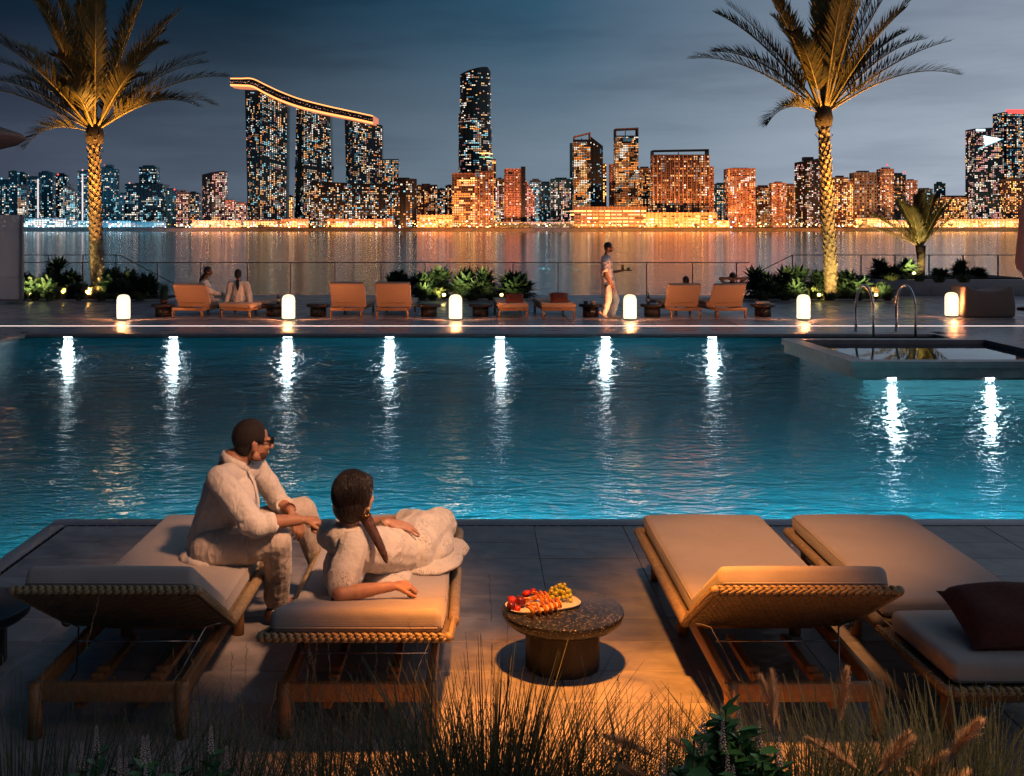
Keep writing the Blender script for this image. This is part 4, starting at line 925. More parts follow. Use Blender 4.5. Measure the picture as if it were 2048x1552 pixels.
# azimuth 0 = right, 180 = left, 270 = towards the camera
FL = [(8, 38, 4.2, .75), (-14, 30, 3.5, .95), (30, 48, 4.1, .6), (-38, 46, 4.0, .7), (12, 62, 4.3, .45), (60, 58, 4.2, .5), (-70, 62, 4.2, .5), (100, 78, 4.2, .3), (-100, 80, 4.3, .25), (140, 70, 4.3, .45),
      (168, 36, 4.2, .7), (196, 30, 4.0, .65), (186, 52, 4.3, .5), (215, 50, 4.1, .7), (150, 50, 4.2, .6), (250, 62, 4.0, .5), (172, 68, 4.3, .4), (200, 14, 2.0, 1.5), (-4, 72, 4.4, .3), (80, 45, 3.8, .7), (270, 45, 3.6, .9), (40, 76, 4.4, .25), (225, 76, 4.3, .3)]
FR_ = [(4, 38, 4.4, .45), (-12, 33, 3.9, .85), (20, 54, 4.3, .4), (-30, 58, 4.2, .5), (45, 66, 4.3, .35), (176, 38, 4.2, .75), (188, 50, 4.3, .55), (165, 57, 4.3, .45), (210, 62, 4.2, .5), (150, 70, 4.2, .35), (90, 80, 4.3, .2), (-85, 82, 4.4, .2), (70, 74, 4.2, .3),
       (-60, 70, 4.2, .4), (200, 18, 2.0, 1.4), (235, 52, 3.4, 1.0), (270, 68, 3.8, .6), (110, 60, 4.0, .5), (0, 66, 4.3, .35)]
_r = random.Random(77)
for Q_ in (FL, FR_): Q_ += [(a+_r.uniform(-16, 16), max(24, e+_r.uniform(-8, 8)), L*_r.uniform(.82, 1.0), d*_r.uniform(.9, 1.5)) for a, e, L, d in Q_[::2] if L > 3]
pl, ctl = palm('tall date palm with lamp-lit trunk on the left', LB, HL, (-.10, 0), FL, 3)
pr, ctr = palm('tall date palm with gold-lit trunk on the right', RB, HR, (-.14, 0), FR_, 8)
# palm uplights: two ground spots each, aimed up the trunk into the crown
for c, bse, e in ((ctl, LB, .50), (ctr, RB, .75)):
    for dx, dy, pw in ((-.55, -1.35, 9000), (.75, -1.3, 7500)):
        p = bse+Vector((dx, dy, .15)); light('SPOT', 'palm_uplight', p[:], pw*e, (1, .46, .08), target=(c+Vector((dx*.4, 0, 1.0)))[:], size=.05, angle=34, blend=.8)
    light('SPOT', 'trunk_uplight', (bse+Vector((.15, -1.30, .12)))[:], 1500*e, (1, .50, .14), target=(bse+Vector((0, 0, c.z*.62)))[:], size=.03, angle=26, blend=.9)
# small palm in the raised planter
SP = Vector(((1841-VX)*35.2/F, 35.2, .54))
rnd = random.Random(4); t = thing('small_palm', 'short young palm lit green-gold in the raised planter', 'palm', tuple(SP))
MB().tube([(0, 0, 0), (.02, 0, .5), (0, 0, 1.0)], [.13, .12, .16], 12).build('trunk', barkd, t)
for az, el, L, dr in ((178, 26, 2.3, .35), (186, 38, 2.1, .4), (160, 52, 1.8, .3), (205, 62, 1.7, .3), (90, 78, 1.7, .2), (-90, 80, 1.7, .2), (20, 70, 1.7, .2), (5, 58, 1.9, .25), (-10, 48, 1.8, .35), (35, 50, 1.7, .3), (-40, 66, 1.6, .4), (140, 72, 1.8, .2), (230, 58, 1.6, .5), (60, 82, 1.8, .1), (-60, 75, 1.7, .2), (120, 60, 1.7, .3)):
    f = MB(); frond(f, R(az), R(el), L, dr, rnd, lf=.46, n=50, start=.10, wid=.024, vee=.6); f.build('frond', [rach, leafm], t, loc=(0, 0, .95))
light('SPOT', 'palm_uplight', (SP+Vector((-.8, -.55, .1)))[:], 1100, (1, .80, .15), target=(SP+Vector((-.7, 0, 1.6)))[:], size=.04, angle=60, blend=.7)
# ---------------------------------------------------------------- bed shrubs
shr = noisy('shrub_leaf', (.018, .045, .030), (.05, .085, .045), scale=4, rough=.45, bump=0)
shr2 = noisy('pale_shrub_leaf', (.07, .10, .04), (.14, .16, .07), scale=4, rough=.5, bump=0)
moss = noisy('mound_leaf', (.035, .05, .014), (.075, .09, .03), scale=5, rough=.7, bump=0)
drygrass = noisy('dry_grass', (.20, .13, .07), (.30, .21, .12), scale=5, rough=.7, bump=0)
def rosette(mb, c, r, h, n, rnd, w=.05, mi=0, up=(.2, 1.1)):
    "spiky rosette of lance leaves, each folded along its midrib"
    for k in range(n):
        a = rnd.random()*2*PI; e = rnd.uniform(*up); L = r*rnd.uniform(.7, 1.1); d = Vector((math.cos(a)*math.cos(e), math.sin(a)*math.cos(e), math.sin(e)*h/r))
        c0 = Vector(c)+Vector((d.x*.1*r, d.y*.1*r, 0)); m1 = c0+d*L*.5+Vector((0, 0, .03)); tp = c0+d*L+Vector((0, 0, -.10*L*math.cos(e))); s = Vector((-math.sin(a), math.cos(a), 0))*w*rnd.uniform(.7, 1.2)*r/.5
        dn = Vector((0, 0, -w*.25)); mb.add([c0[:], (m1+s)[:], tp[:], (m1-s)[:], (m1+dn)[:]], [(0, 1, 4), (1, 2, 4), (2, 3, 4), (3, 0, 4)], mi)
def shrub(px, py, Y, r, h, lb, m=shr, seed=1, n=3, leaves=66, cat='shrub', name='spiky_shrub', up=(.1, 1.3), w=.055, grp='dark spiky shrubs in the beds', z0=.03):
    "px,py = top centre in the photo; stem heads stacked from the ground to that height"
    rnd = random.Random(seed*31+int(px)); top = CH-(py-VY)*Y/F; X = (px-VX)*Y/F; t = thing(name, lb, cat, (X, Y, z0), group=grp); b = MB(); H = top-z0; r = r*1.12; w = w*1.25
    for k in range(n):
        cx = rnd.uniform(-r*.45, r*.45) if k else 0; cy = rnd.uniform(-.25, .25); hz_ = H-r*.55 if k == 0 else max(.08, (H-r*.5)*rnd.uniform(.25, .85))
        b.tube([(cx*.5, cy*.5, 0), (cx, cy, hz_)], .02, 5, 1); rosette(b, (cx, cy, hz_), r, r, leaves, rnd, w, up=up)
        rosette(b, (cx, cy, hz_*.6), r, r, leaves//2, rnd, w, up=(-.3, .5))
    b.build('leaves', [m, barkd], t); return t
sh = [ (38, 548, 32.6, .42), (112, 522, 33.4, .46), (60, 560, 32.4, .4), (95, 552, 32.7, .45), (140, 548, 33, .45), (225, 545, 33.1, .5), (262, 547, 33.3, .5), (298, 553, 33.0, .46), (240, 560, 32.5, .42), (155, 572, 32.3, .35)]
lbs = ['partly behind the grey screen edge', 'highest one left of the left palm', 'beside pale grasses near the grey screen', 'between the highest shrub and the grey screen', 'just left of the left palm trunk', 'just right of the left palm trunk', 'second right of the left palm', 'nearest the first back-turned lounger', 'low in front, right of the left palm', 'low in front, left of the left palm']
for i, (x, y, Y, r) in enumerate(sh): shrub(x, y, Y, r, .4, 'dark spiky shrub '+lbs[i], seed=i, n=4)
sh = [(795, 545, 33.5, .42), (848, 552, 33.2, .44), (880, 541, 33.4, .46), (850, 570, 32.5, .34), (930, 547, 33.1, .48), (968, 545, 33.3, .48), (955, 565, 32.5, .4), (1032, 550, 32.8, .55)]
lbs = ['above the second of the two empty loungers', 'left of the bright middle uplight', 'highest one, right behind the bright middle uplight', 'small, low, lit yellow by the middle uplight', 'right of the third lantern, left of centre in its bed', 'right half of the middle bed, at the back', 'low in front, right half of the middle bed', 'at the right end of the middle bed, bushy']
for i, (x, y, Y, r) in enumerate(sh): shrub(x, y, Y, r, .4, 'dark spiky shrub '+lbs[i], seed=i+20, n=5 if i == 7 else 4)
sh = [(1512, 543, 33.3, .5), (1568, 541, 33.2, .48), (1603, 540, 33.4, .48), (1642, 546, 33.2, .42), (1690, 546, 33.2, .48), (1702, 552, 32.6, .4), (1585, 566, 32.5, .38), (1765, 570, 32.6, .34), (1540, 566, 32.4, .36)]
lbs = ['behind the last lounger', 'left of the right palm, nearer the fourth seat', 'left of the right palm, second nearest', 'touching the left side of the right palm trunk', 'touching the right side of the right palm trunk', 'low, right of the right palm, in front', 'low in front, behind the fifth lantern', 'small, at the right end of the right palm bed', 'low in front, right of the last side table']
for i, (x, y, Y, r) in enumerate(sh): shrub(x, y, Y, r, .4, 'dark spiky shrub '+lbs[i], seed=i+40, n=4)
sh = [(1763, 523, 35.0, .40), (1810, 522, 35.3, .42), (1785, 535, 34.8, .34), (1921, 524, 35.3, .34), (1880, 542, 35.2, .28), (1955, 540, 35.0, .30)]
lbs = ['at the left end of the raised planter', 'left of the small palm', 'low between two planter shrubs', 'rounded, right of the small palm', 'low, touching the foot of the small palm', 'at the right end of the raised planter']
for i, (x, y, Y, r) in enumerate(sh): shrub(x, y, Y, r, .4, 'dark spiky shrub '+lbs[i], seed=i+60, n=3, z0=.5)
def tuft(px, pyb, pyt, lb, m, wpx=40, n=150, seed=1, z0=.05, name='grass_mound', cat='plant', bend=.5, grp='low mounds along the beds'):
    rnd = random.Random(seed*7+px); p = G(px, pyb, z0); k = p.y/F; h = (pyb-pyt)*k; r = wpx*k/2; t = thing(name, lb, cat, (p.x, p.y+r*.6, z0), group=grp); V = []; Fc = []
    for j in range(n):
        a = rnd.random()*2*PI; d = Vector((math.cos(a), math.sin(a)*.8, 0)); o = d*r*.35*rnd.random(); s = rnd.random()**.6; ln = h*rnd.uniform(.65, 1.05)
        m_ = o+d*r*.4*s+Vector((0, 0, ln*.6)); e = o+d*r*s*(.8+bend*.4)+Vector((0, 0, ln*(1-bend*s*s*.75))); q = Vector((-d.y, d.x, 0))*.012
        i = len(V); V += [(o-q)[:], (o+q)[:], (m_+q*.8)[:], (m_-q*.8)[:], e[:]]; Fc += [(i, i+1, i+2, i+3), (i+3, i+2, i+4)]
    MB().add(V, Fc, 0).build('blades', m, t); return t
for a in ((40, 602, 580, 'brown-green mound at the left end of the left bed', moss, 34), (65, 602, 577, 'second mound from the left end of the left bed', moss, 36), (95, 602, 578, 'mound before the spiky shrubs left of the left palm', moss, 34), (198, 602, 578, 'round dark green mound at the foot of the left palm', moss, 46),
          (232, 602, 584, 'mound right of the left palm foot', moss, 38), (275, 602, 582, 'brownish mound near the right end of the left bed', moss, 44), (155, 602, 586, 'small dark mound lit by the left palm uplight', moss, 26),
          (845, 602, 574, 'mound at the left end of the middle bed', moss, 30), (865, 602, 584, 'yellow-lit mound left of the third lantern', moss, 34), (945, 602, 582, 'wide dark mound right of the third lantern', moss, 56), (985, 602, 580, 'dark mound at the right half of the middle bed', moss, 52),
          (1530, 602, 578, 'dark mound at the left end of the right palm bed', moss, 50), (1575, 602, 580, 'dark mound left of the fifth lantern', moss, 46), (1665, 602, 578, 'wide dark mound right of the right palm uplight', moss, 60), (1720, 602, 580, 'dark mound behind the handrails', moss, 44), (1780, 602, 584, 'brown mound at the right end of the right palm bed', moss, 40)):
    tuft(*a, bend=.8, n=240)
for a in ((70, 596, 543, 'tall pale grasses glowing beside the far left garden light', shr2, 46), (118, 600, 570, 'white-flowered leafy clump left of the left palm', shr2, 40), (165, 598, 568, 'feathery glowing grass at the foot of the left palm', drygrass, 56), (325, 600, 562, 'pale leafy shrub right beside the first side table', shr2, 34), (1750, 598, 570, 'feathery glowing grass behind the left handrail', drygrass, 44), (880, 598, 572, 'yellow-lit grass round the middle uplight', shr2, 50), (1632, 598, 570, 'yellow-lit grass round the right palm uplight', shr2, 56)):
    tuft(*a, bend=.5, n=150, name='grass_clump', grp='glowing grasses by the uplights')
for a in ((1845, 564, 543, 'low leafy mound at the foot of the small palm', shr2, 50), (1885, 566, 548, 'dark low mound in the middle of the raised planter', moss, 50), (1935, 566, 544, 'dark low mound near the right end of the raised planter', moss, 60), (1790, 562, 545, 'dark low mound near the left end of the raised planter', moss, 60)):
    tuft(*a, bend=.8, n=200, z0=.54, name='planter_mound', grp='low mounds in the raised planter')
# ---------------------------------------------------------------- far loungers and tables
fabA = noisy('far_cushion', (.36, .23, .15), (.42, .28, .19), scale=40, rough=.9, bump=.2, dist=.003, sheen=.3)
fwood = noisy('teak', (.22, .11, .045), (.32, .17, .075), scale=6, rough=.5, bump=.15, stretch=(1, 8, 1), bscale=30, dist=.002)
def far_lounger(px, base, lb, back=True, rz=0, w=.84, group='far loungers seen from behind', hb=.62):
    p = G(px, base); t = thing('sun_lounger', lb, 'sun lounger', (p.x, p.y, 0), rz, group)
    for x in (-w/2+.06, w/2-.06):
        for y in (.03, 1.75): MB().tube([(x, y, 0), (x, y, .23)], .028, 8).build('leg', fwood, t)
    b = MB(); b.rbox(-w/2+.03, w/2-.03, 0, .06, .17, .24, .008, 2); b.rbox(-w/2+.03, -w/2+.09, .061, 1.8, .175, .235, .008, 2); b.rbox(w/2-.09, w/2-.03, .061, 1.8, .175, .235, .008, 2); b.build('frame', fwood, t)
    MB().rbox(-w/2+.02, w/2-.02, .5 if back else .62, 1.95, .245, .36, .03, 3).build('seat_cushion', fabA, t)
    if back:
        b = MB(); b.rbox(-w/2, w/2, -.035, .085, 0, hb, .035, 4, M=Matrix.Translation((0, .38, .24)) @ Matrix.Rotation(R(28), 4, 'X')); b.build('backrest', fabA, t)
        b = MB(); M_ = Matrix.Translation((0, .38, .24)) @ Matrix.Rotation(R(28), 4, 'X'); b.tube([M_ @ Vector((-w/2+.12, -.05, .14)), M_ @ Vector((w/2-.12, -.05, .14))], .009, 6); b.build('strap', fwood, t)
    else: MB().rbox(-w/2+.02, w/2-.02, -.03, .61, .245, .35, .03, 3).build('head_cushion', fabA, t)
    return t
far_lounger(374, 636, 'far sun lounger with the seated woman in profile on it, back turned to us', rz=R(-14), w=.86)
far_lounger(470, 636, 'flat far sun lounger the back-turned woman with a ponytail sits on', back=False, rz=R(-16), w=.86)
far_lounger(692, 636, 'empty far lounger, left one of the pair in the middle', rz=R(-4), hb=.66)
far_lounger(784, 636, 'empty far lounger, right one of the pair in the middle', rz=R(-3), hb=.66)
far_lounger(1027, 636, 'flat far lounger with dark cushion, left one of two', back=False, rz=R(3), w=.76)
far_lounger(1118, 636, 'flat far lounger with dark round-topped cushion, right one of two', back=False, rz=R(4), w=.84)
far_lounger(1373, 636, 'far lounger holding the person of whom only the head shows', rz=R(9), w=.82)
far_lounger(1464, 636, 'rightmost far lounger, its person holding both arms behind the head', rz=R(11), w=.82)
pil = noisy('dark_red_cloth', (.09, .022, .016), (.12, .034, .024), scale=40, rough=.9, bump=.2)
def pillow(nm, lb, loc, w, h, th, rot, m=pil, flat=False, group=None):
    b = MB(); n = 14; V = []; Fc = []
    for s in (-1, 1):
        for j in range(n+1):
            for i in range(n+1):
                u, v = i/n*2-1, j/n*2-1; e = max(0, (1-u**4)*(1-v**4))**.55; px_, py_ = u*w/2*(1-.07*(1-abs(u))*0+(-.08*(1-u*u)*0)), v*h/2
                pin = 1-.09*(1-v*v) if abs(u) > .99 else 1
                V.append((u*w/2*(1-.08*(1-v*v)*abs(u)**3), v*h/2*(1-.08*(1-u*u)*abs(v)**3), s*th/2*e*(1+.06*math.sin(u*5+v*3))))
        k = 0 if s < 0 else (n+1)**2
        for j in range(n):
            for i in range(n): a = k+j*(n+1)+i; Fc.append((a, a+1, a+n+2, a+n+1) if s > 0 else (a, a+n+1, a+n+2, a+1))
    b.add(V, Fc, 0, True); o = b.build(nm, m); o.location = loc; o.rotation_euler = rot
    return tag(o, lb, 'cushion', group)
p = G(1030, 636); pillow('cushion', 'dark red cushion lying on the left one of the two flat far loungers', (p.x, p.y+.33, .43), .46, .34, .17, (R(38), 0, R(3)))
p = G(1120, 636); pillow('cushion', 'dark red cushion lying on the right one of the two flat far loungers', (p.x, p.y+.33, .44), .46, .36, .18, (R(40), 0, R(4)))
tabm = noisy('bronze_table', (.035, .022, .018), (.06, .038, .03), scale=8, rough=.3, bump=.1)
def far_table(px, base, lb):
    p = G(px, base); t = thing('side_table', lb, 'side table', (p.x, p.y+.2, 0), group='small dark round side tables on the far terrace')
    MB().lathe([(.001, .232), (.27, .232), (.285, .24), (.29, .27), (.285, .30), (.27, .305), (.001, .305)], 28).build('table_top', tabm, t)
    fl = MB(); v = []; f = []; NS = 72
    for z in (0, .231):
        for q in range(NS): a = 2*PI*q/NS; r = .185+.007*math.cos(a*24); v.append((r*math.cos(a), r*math.sin(a), z))
    f = [(q, (q+1) % NS, NS+(q+1) % NS, NS+q) for q in range(NS)]+[tuple(range(NS))[::-1], tuple(range(NS, 2*NS))]
    fl.add(v, f, 0, True); fl.build('fluted_base', tabm, t); return t
ft = [(322, 634, 'side table with a dark bowl, left of the first lounger'), (546, 634, 'side table with a bottle, left of the second lantern'), (634, 634, 'empty side table left of the middle pair of loungers'), (857, 634, 'empty side table left of the third lantern'), (961, 634, 'empty side table right of the third lantern'),
      (1183, 634, 'side table with pale cups beside the walking man'), (1307, 634, 'side table with a bottle, right of the fourth lantern'), (1530, 634, 'side table with a folded towel at the right end')]
FT = [far_table(*a) for a in ft]
def bottle(i, dx, lb):
    t0 = FT[i].location; t = thing('drink_bottle', lb, 'bottle', (t0.x+dx, t0.y-.05, .305)); gl = mat('bottle_glass', (.05, .03, .02), .1, trans=.0)
    MB().lathe([(.034, 0), (.037, .01), (.037, .14), (.030, .17), (.014, .20), (.013, .26), (.001, .262)], 14).build('glass_body', gl, t)
    MB().lathe([(.038, .05), (.038, .12)], 14).build('label', mat('label_pale', (.6, .45, .35), .6), t); MB().lathe([(.016, .235), (.016, .275), (.001, .277)], 10).build('cap', mat('cap_copper', (.5, .25, .15), .3, .8), t)
bottle(1, .10, 'small dark bottle with a copper cap on the table left of the second lantern'); bottle(6, -.10, 'small bottle on the table right of the fourth lantern')
def cup(i, dx, dy, lb, m, r=.05, h=.07):
    t0 = FT[i].location; o = MB().lathe([(r*.6, 0), (r*.7, .004), (r, h), (r*.9, h), (r*.62, .01), (.001, .01)], 16).build('cup', m); o.location = (t0.x+dx, t0.y+dy, .305); tag(o, lb, 'cup')
cw = mat('cup_white', (.7, .62, .58), .3); cdk = mat('bowl_dark', (.08, .03, .02), .4)
cup(5, .05, -.05, 'white cup on the table beside the walking man', cw, .085, .07); cup(5, -.12, 0, 'brown cup on the table beside the walking man', cdk, .06, .06)
cup(0, .02, -.04, 'dark round bowl on the first side table at left', cdk, .10, .10); cup(6, .11, 0, 'small glass right of the bottle, by the fourth lantern', cw, .03, .05); cup(1, -.12, 0, 'tiny glass left of the bottle, by the second lantern', cw, .03, .05)
tw = MB().rbox(-.16, .16, -.1, .1, 0, .055, .02, 3).build('towel', mat('towel_cloth', (.6, .5, .44), .95)); tw.location = (FT[7].location.x, FT[7].location.y, .306); tag(tw, 'folded pale towel on the rightmost far side table', 'towel')
# ---------------------------------------------------------------- near loungers
def weave_fabric(name, c1, c2, sc_=420, bump=.35, rough=.85, sheen=.25, fold=0):
    m = mat(name, c1, rough, sheen=sheen); n = m.node_tree.nodes; l = m.node_tree.links; b = n['Principled BSDF']
    t = N(n, 'ShaderNodeTexCoord'); z = N(n, 'ShaderNodeTexNoise', i_Scale=3.2, i_Detail=6.0); l.new(t.outputs['Object'], z.inputs['Vector'])
    r = ramp(n, [(.3, c1), (.7, c2)]); l.new(z.outputs[0], r.inputs[0])
    w1 = N(n, 'ShaderNodeTexWave', i_Scale=sc_/2, bands_direction='X'); w2 = N(n, 'ShaderNodeTexWave', i_Scale=sc_/2, bands_direction='Y')
    z2 = N(n, 'ShaderNodeTexNoise', i_Scale=260.0, i_Detail=2.0)
    for q in (w1, w2, z2): l.new(t.outputs['Object'], q.inputs['Vector'])
    ad = N(n, 'ShaderNodeMath', operation='ADD'); l.new(w1.outputs[1], ad.inputs[0]); l.new(w2.outputs[1], ad.inputs[1])
    ad2 = N(n, 'ShaderNodeMath', operation='ADD'); l.new(ad.outputs[0], ad2.inputs[0]); l.new(z2.outputs[0], ad2.inputs[1])
    z3 = N(n, 'ShaderNodeTexNoise', i_Scale=5.0, i_Detail=2.0); l.new(t.outputs['Object'], z3.inputs['Vector'])
    b1 = N(n, 'ShaderNodeBump', i_Strength=bump, i_Distance=.0012); l.new(ad2.outputs[0], b1.inputs['Height'])
    b2 = N(n, 'ShaderNodeBump', i_Strength=.6, i_Distance=.018); l.new(z3.outputs[0], b2.inputs['Height']); l.new(b1.outputs[0], b2.inputs['Normal']); l.new(b2.outputs[0], b.inputs['Normal'])
    if fold:
        mf = N(n, 'ShaderNodeMapping'); mf.inputs['Scale'].default_value = (1.5, 1.5, .75); l.new(t.outputs['Object'], mf.inputs[0]); prev = b2
        for sc0, st0, ds in ((6.5, fold, .035), (15.0, fold*.8, .012)):
            zf = N(n, 'ShaderNodeTexNoise', i_Scale=sc0, i_Detail=1.5, i_Distortion=1.1); l.new(mf.outputs[0], zf.inputs['Vector'])
            s1 = N(n, 'ShaderNodeMath', operation='SUBTRACT'); l.new(zf.outputs[0], s1.inputs[0]); s1.inputs[1].default_value = .5
            s2 = N(n, 'ShaderNodeMath', operation='ABSOLUTE'); l.new(s1.outputs[0], s2.inputs[0]); s3 = N(n, 'ShaderNodeMath', operation='POWER'); l.new(s2.outputs[0], s3.inputs[0]); s3.inputs[1].default_value = .6
            bf = N(n, 'ShaderNodeBump', i_Strength=st0, i_Distance=ds); bf.invert = True; l.new(s3.outputs[0], bf.inputs['Height']); l.new(prev.outputs[0], bf.inputs['Normal']); prev = bf
        l.new(prev.outputs[0], b.inputs['Normal'])
    r2 = ramp(n, [(.3, (.88, .88, .88)), (.7, (1.08, 1.08, 1.08))]); l.new(z2.outputs[0], r2.inputs[0])
    mx = N(n, 'ShaderNodeMix', data_type='RGBA', blend_type='MULTIPLY'); mx.inputs['Factor'].default_value = 1; l.new(r.outputs[0], mx.inputs['A']); l.new(r2.outputs[0], mx.inputs['B']); l.new(mx.outputs['Result'], b.inputs['Base Color'])
    return m
cush = weave_fabric('lounger_cushion', (.40, .345, .31), (.46, .40, .36))
rattan = noisy('rattan', (.24, .17, .09), (.40, .29, .16), scale=40, rough=.45, bump=.3, bscale=120, dist=.002)
rattand = noisy('rattan_dark', (.11, .085, .05), (.22, .16, .09), scale=30, rough=.5, bump=.3, bscale=120, dist=.002)
teak = noisy('teak_frame', (.26, .12, .045), (.38, .19, .08), scale=5, rough=.42, bump=.2, stretch=(6, .7, 6), bscale=20, dist=.0015, detail=8)
HY, FY, NY, RZ, MZ = 5.33, 6.92, 4.69, .285, .345
def near_lounger(cx, ang, lb, mh=.365, rh=.40, rod=True, bl=.75, gap=.004, dz=0):
    t = thing('sun_lounger', lb, 'sun lounger', (cx, NY, 0), group='near teak and rattan sun loungers'); o = Vector((cx, NY, 0)); hy = HY-NY; fy = FY-NY
    lx = .315
    for y in (.035, 1.22, fy-.10):
        for sx in (-1, 1):
            x = lx if y < .1 else rh-.10
            MB().tube([(sx*x, y, 0), (sx*x, y, .235 if y < .1 else RZ-.02)], .031, 14).build('leg', teak, t)
    for sx in (-1, 1): MB().rbox(sx*lx-.017, sx*lx+.017, .03, fy-.2, .16, .233, .006, 2).build('side_beam', teak, t)
    for y in (.0, hy+.22, fy-.25): MB().rbox(-lx+.019, lx-.019, y+.02, y+.055, .155, .236, .006, 2).build('cross_beam', teak, t)
    for sx in (-1, 1):      # notched ratchet bars
        b = MB(); x = sx*.135; b.rbox(x-.02, x+.02, .06, hy+.21, .11, .145, .005, 2)
        for k in range(4): yy = .10+k*.085; b.rbox(x-.026, x+.026, yy, yy+.035, .1455, .178-.002*k, .006, 2)
        b.build('ratchet_bar', teak, t)
    # wrapped side rails and foot rail of the seat
    for sx in (-1, 1):
        n = 150; pts = [(sx*rh, hy-.02+(fy-hy-.03)*i/n, RZ) for i in range(n+1)]; MB().tube(pts, [.027+.0022*(i % 2) for i in range(n+1)], 10).build('side_rail', rattan, t)
    pts = [(-rh+2*rh*i/60, fy-.05, RZ) for i in range(61)]; MB().tube(pts, [.025+.002*(i % 2) for i in range(61)], 8).build('foot_rail', rattan, t)
    b = MB(); b.rbox(-rh+.03, rh-.03, hy, fy-.08, RZ-.03, RZ+.0, .004, 1); b.build('seat_base', rattand, t)
    def puff(c, x0=-mh, x1=mh, y0=hy+.01, y1=fy):
        x, y, z = c; u = max(0, 1-abs(x/mh)**4); v = max(0, 1-abs((y-(y0+y1)/2)/((y1-y0)/2))**6)
        if z > RZ+.05: z += .006*u*v+.003*math.sin(x*9+y*5+cx*7)
        return (x, y, z)
    MB().rbox(-mh, mh, hy+.012, fy, RZ+.004, MZ+.040, .031, 5, cuts=6, fn=puff).build('seat_cushion', cush, t, sharp=60)
    MBp = MB()
    for z in (RZ+.022, MZ+.028):
        a, r_ = mh-.004, .03; q = [(-a, hy+.03, z), (-a, fy-.03, z), (-a+.03, fy-.005, z), (a-.03, fy-.005, z), (a, fy-.03, z), (a, hy+.03, z)]; MBp.tube(q, .0035, 5)
    MBp.build('piping', cush, t)
    # backrest, hinged at hy
    M = Matrix.Translation((0, hy, RZ-dz)) @ Matrix.Rotation(R(-ang), 4, 'X')      # local -y runs along the backrest
    if True:
        b = MB(); nx, ny = 40, int(bl/.02); V = []; Fc = []
        for i in range(nx):
            for j in range(ny):
                x0, x1 = -rh+.02+(2*rh-.04)*i/nx, -rh+.02+(2*rh-.04)*(i+1)/nx; y0, y1 = -bl+.02+(bl-.03)*j/ny, -bl+.02+(bl-.03)*(j+1)/ny
                hor = ((i+j)//2) % 2 == 0; d = .0055; e = .0012; k = len(V); xm, ym = (x0+x1)/2, (y0+y1)/2; zb = -.018
                if hor: V += [(x0, y0+e, zb), (x1, y0+e, zb), (x1, y1-e, zb), (x0, y1-e, zb), (xm, y0+.003, zb-d), (xm, y1-.003, zb-d)]; Fc += [(k, k+3, k+5, k+4), (k+4, k+5, k+2, k+1), (k, k+4, k+1), (k+3, k+2, k+5)]
                else: V += [(x0+e, y0, zb), (x1-e, y0, zb), (x1-e, y1, zb), (x0+e, y1, zb), (x0+.003, ym, zb-d), (x1-.003, ym, zb-d)]; Fc += [(k, k+4, k+5, k+1), (k+4, k+3, k+2, k+5), (k, k+3, k+4), (k+1, k+5, k+2)]
        b.add(V, Fc, 0, False, M); b.box(-rh+.015, rh-.015, -bl+.015, -.005, -.017, .004, M=M); tag(b.build('woven_back', rattand, t), kind='stuff')
    # braided edge: pairs of slanting knots
    b = MB(); step = .031
    def braid(p, q):
        p, q = Vector(p), Vector(q); L = (q-p).length; n = max(2, int(L/step)); d = (q-p)/n; ang2 = math.atan2(d.y, d.x)
        for k in range(n):
            c = p+d*(k+.5)
            for s, dz in ((1, .009), (-1, -.009)):
                cc = c+Vector((0, 0, dz))+d*(.25 if s < 0 else 0); v0 = Vector((-d.y, d.x, 0)).normalized()
                b.ball(cc, (L/n*.66, .014, .0095), 8, 5, rot=Euler((0, s*.38, ang2)), M=M)
            b.ball(c+Vector((0, 0, .0)), (L/n*.5, .018, .012), 6, 4, rot=Euler((0, 0, ang2)), M=M)
    braid((-rh+.02, -bl, 0), (rh-.02, -bl, 0)); braid((-rh, -bl+.02, 0), (-rh, 0, 0)); braid((rh, -bl+.02, 0), (rh, 0, 0))
    for sx in (-1, 1): b.ball((sx*(rh-.008), -bl+.01, 0), .021, 10, 7, M=M)
    tag(b.build('braided_edge', rattan, t), kind='stuff')
    def puff2(c):
        x, y, z = c; u = max(0, 1-abs(x/mh)**4); v = max(0, 1-abs((y+bl/2)/(bl/2))**6)
        if z > .06: z += .006*u*v
        return (x, y, z)
    MB().rbox(-mh, mh, -bl+.03, -gap, .012, .110, .033, 5, cuts=5, fn=puff2, M=M).build('back_cushion', cush, t, sharp=60)
    sm = MB(); a = mh-.002
    for z in (.034,): sm.tube([M @ Vector(q) for q in ((-a, -.01, z), (-a, -bl+.055, z), (-a+.024, -bl+.031, z), (a-.024, -bl+.031, z), (a, -bl+.055, z), (a, -.01, z))], .0032, 5)
    sm.build('back_piping', cush, t)
    for sx in (-.22, .22): MB().rbox(sx-.012, sx+.012, -bl+.0, -bl+.034, .004, .016, .003, 1, M=M).build('tie_strap', cush, t)
    if rod:
        A = M @ Vector((0, -.12 if ang > 20 else -.3, -.035))
        for sx in (-1, 1):
            p0 = (sx*.34, A.y, A.z); MB().tube([(sx*.37, A.y-.0, A.z+.004), p0, (sx*.30, A.y-.012, A.z-.012), (sx*.235, .30, .17), (sx*.225, .12, .165)], .0042, 7).build('prop_rod', steel, t)
        MB().tube([(-.29, A.y-.06, A.z-.06), (.29, A.y-.06, A.z-.06)], .004, 6).build('prop_bar', steel, t)
    return t
near_lounger(-1.585, 29, 'near lounger at left with raised back, the man sits on its right edge')
near_lounger(-.515, 14.5, 'near lounger the reclining woman in a speckled dress lies on')
near_lounger(1.405, 29, 'empty near lounger with raised back, right of the round stone table')
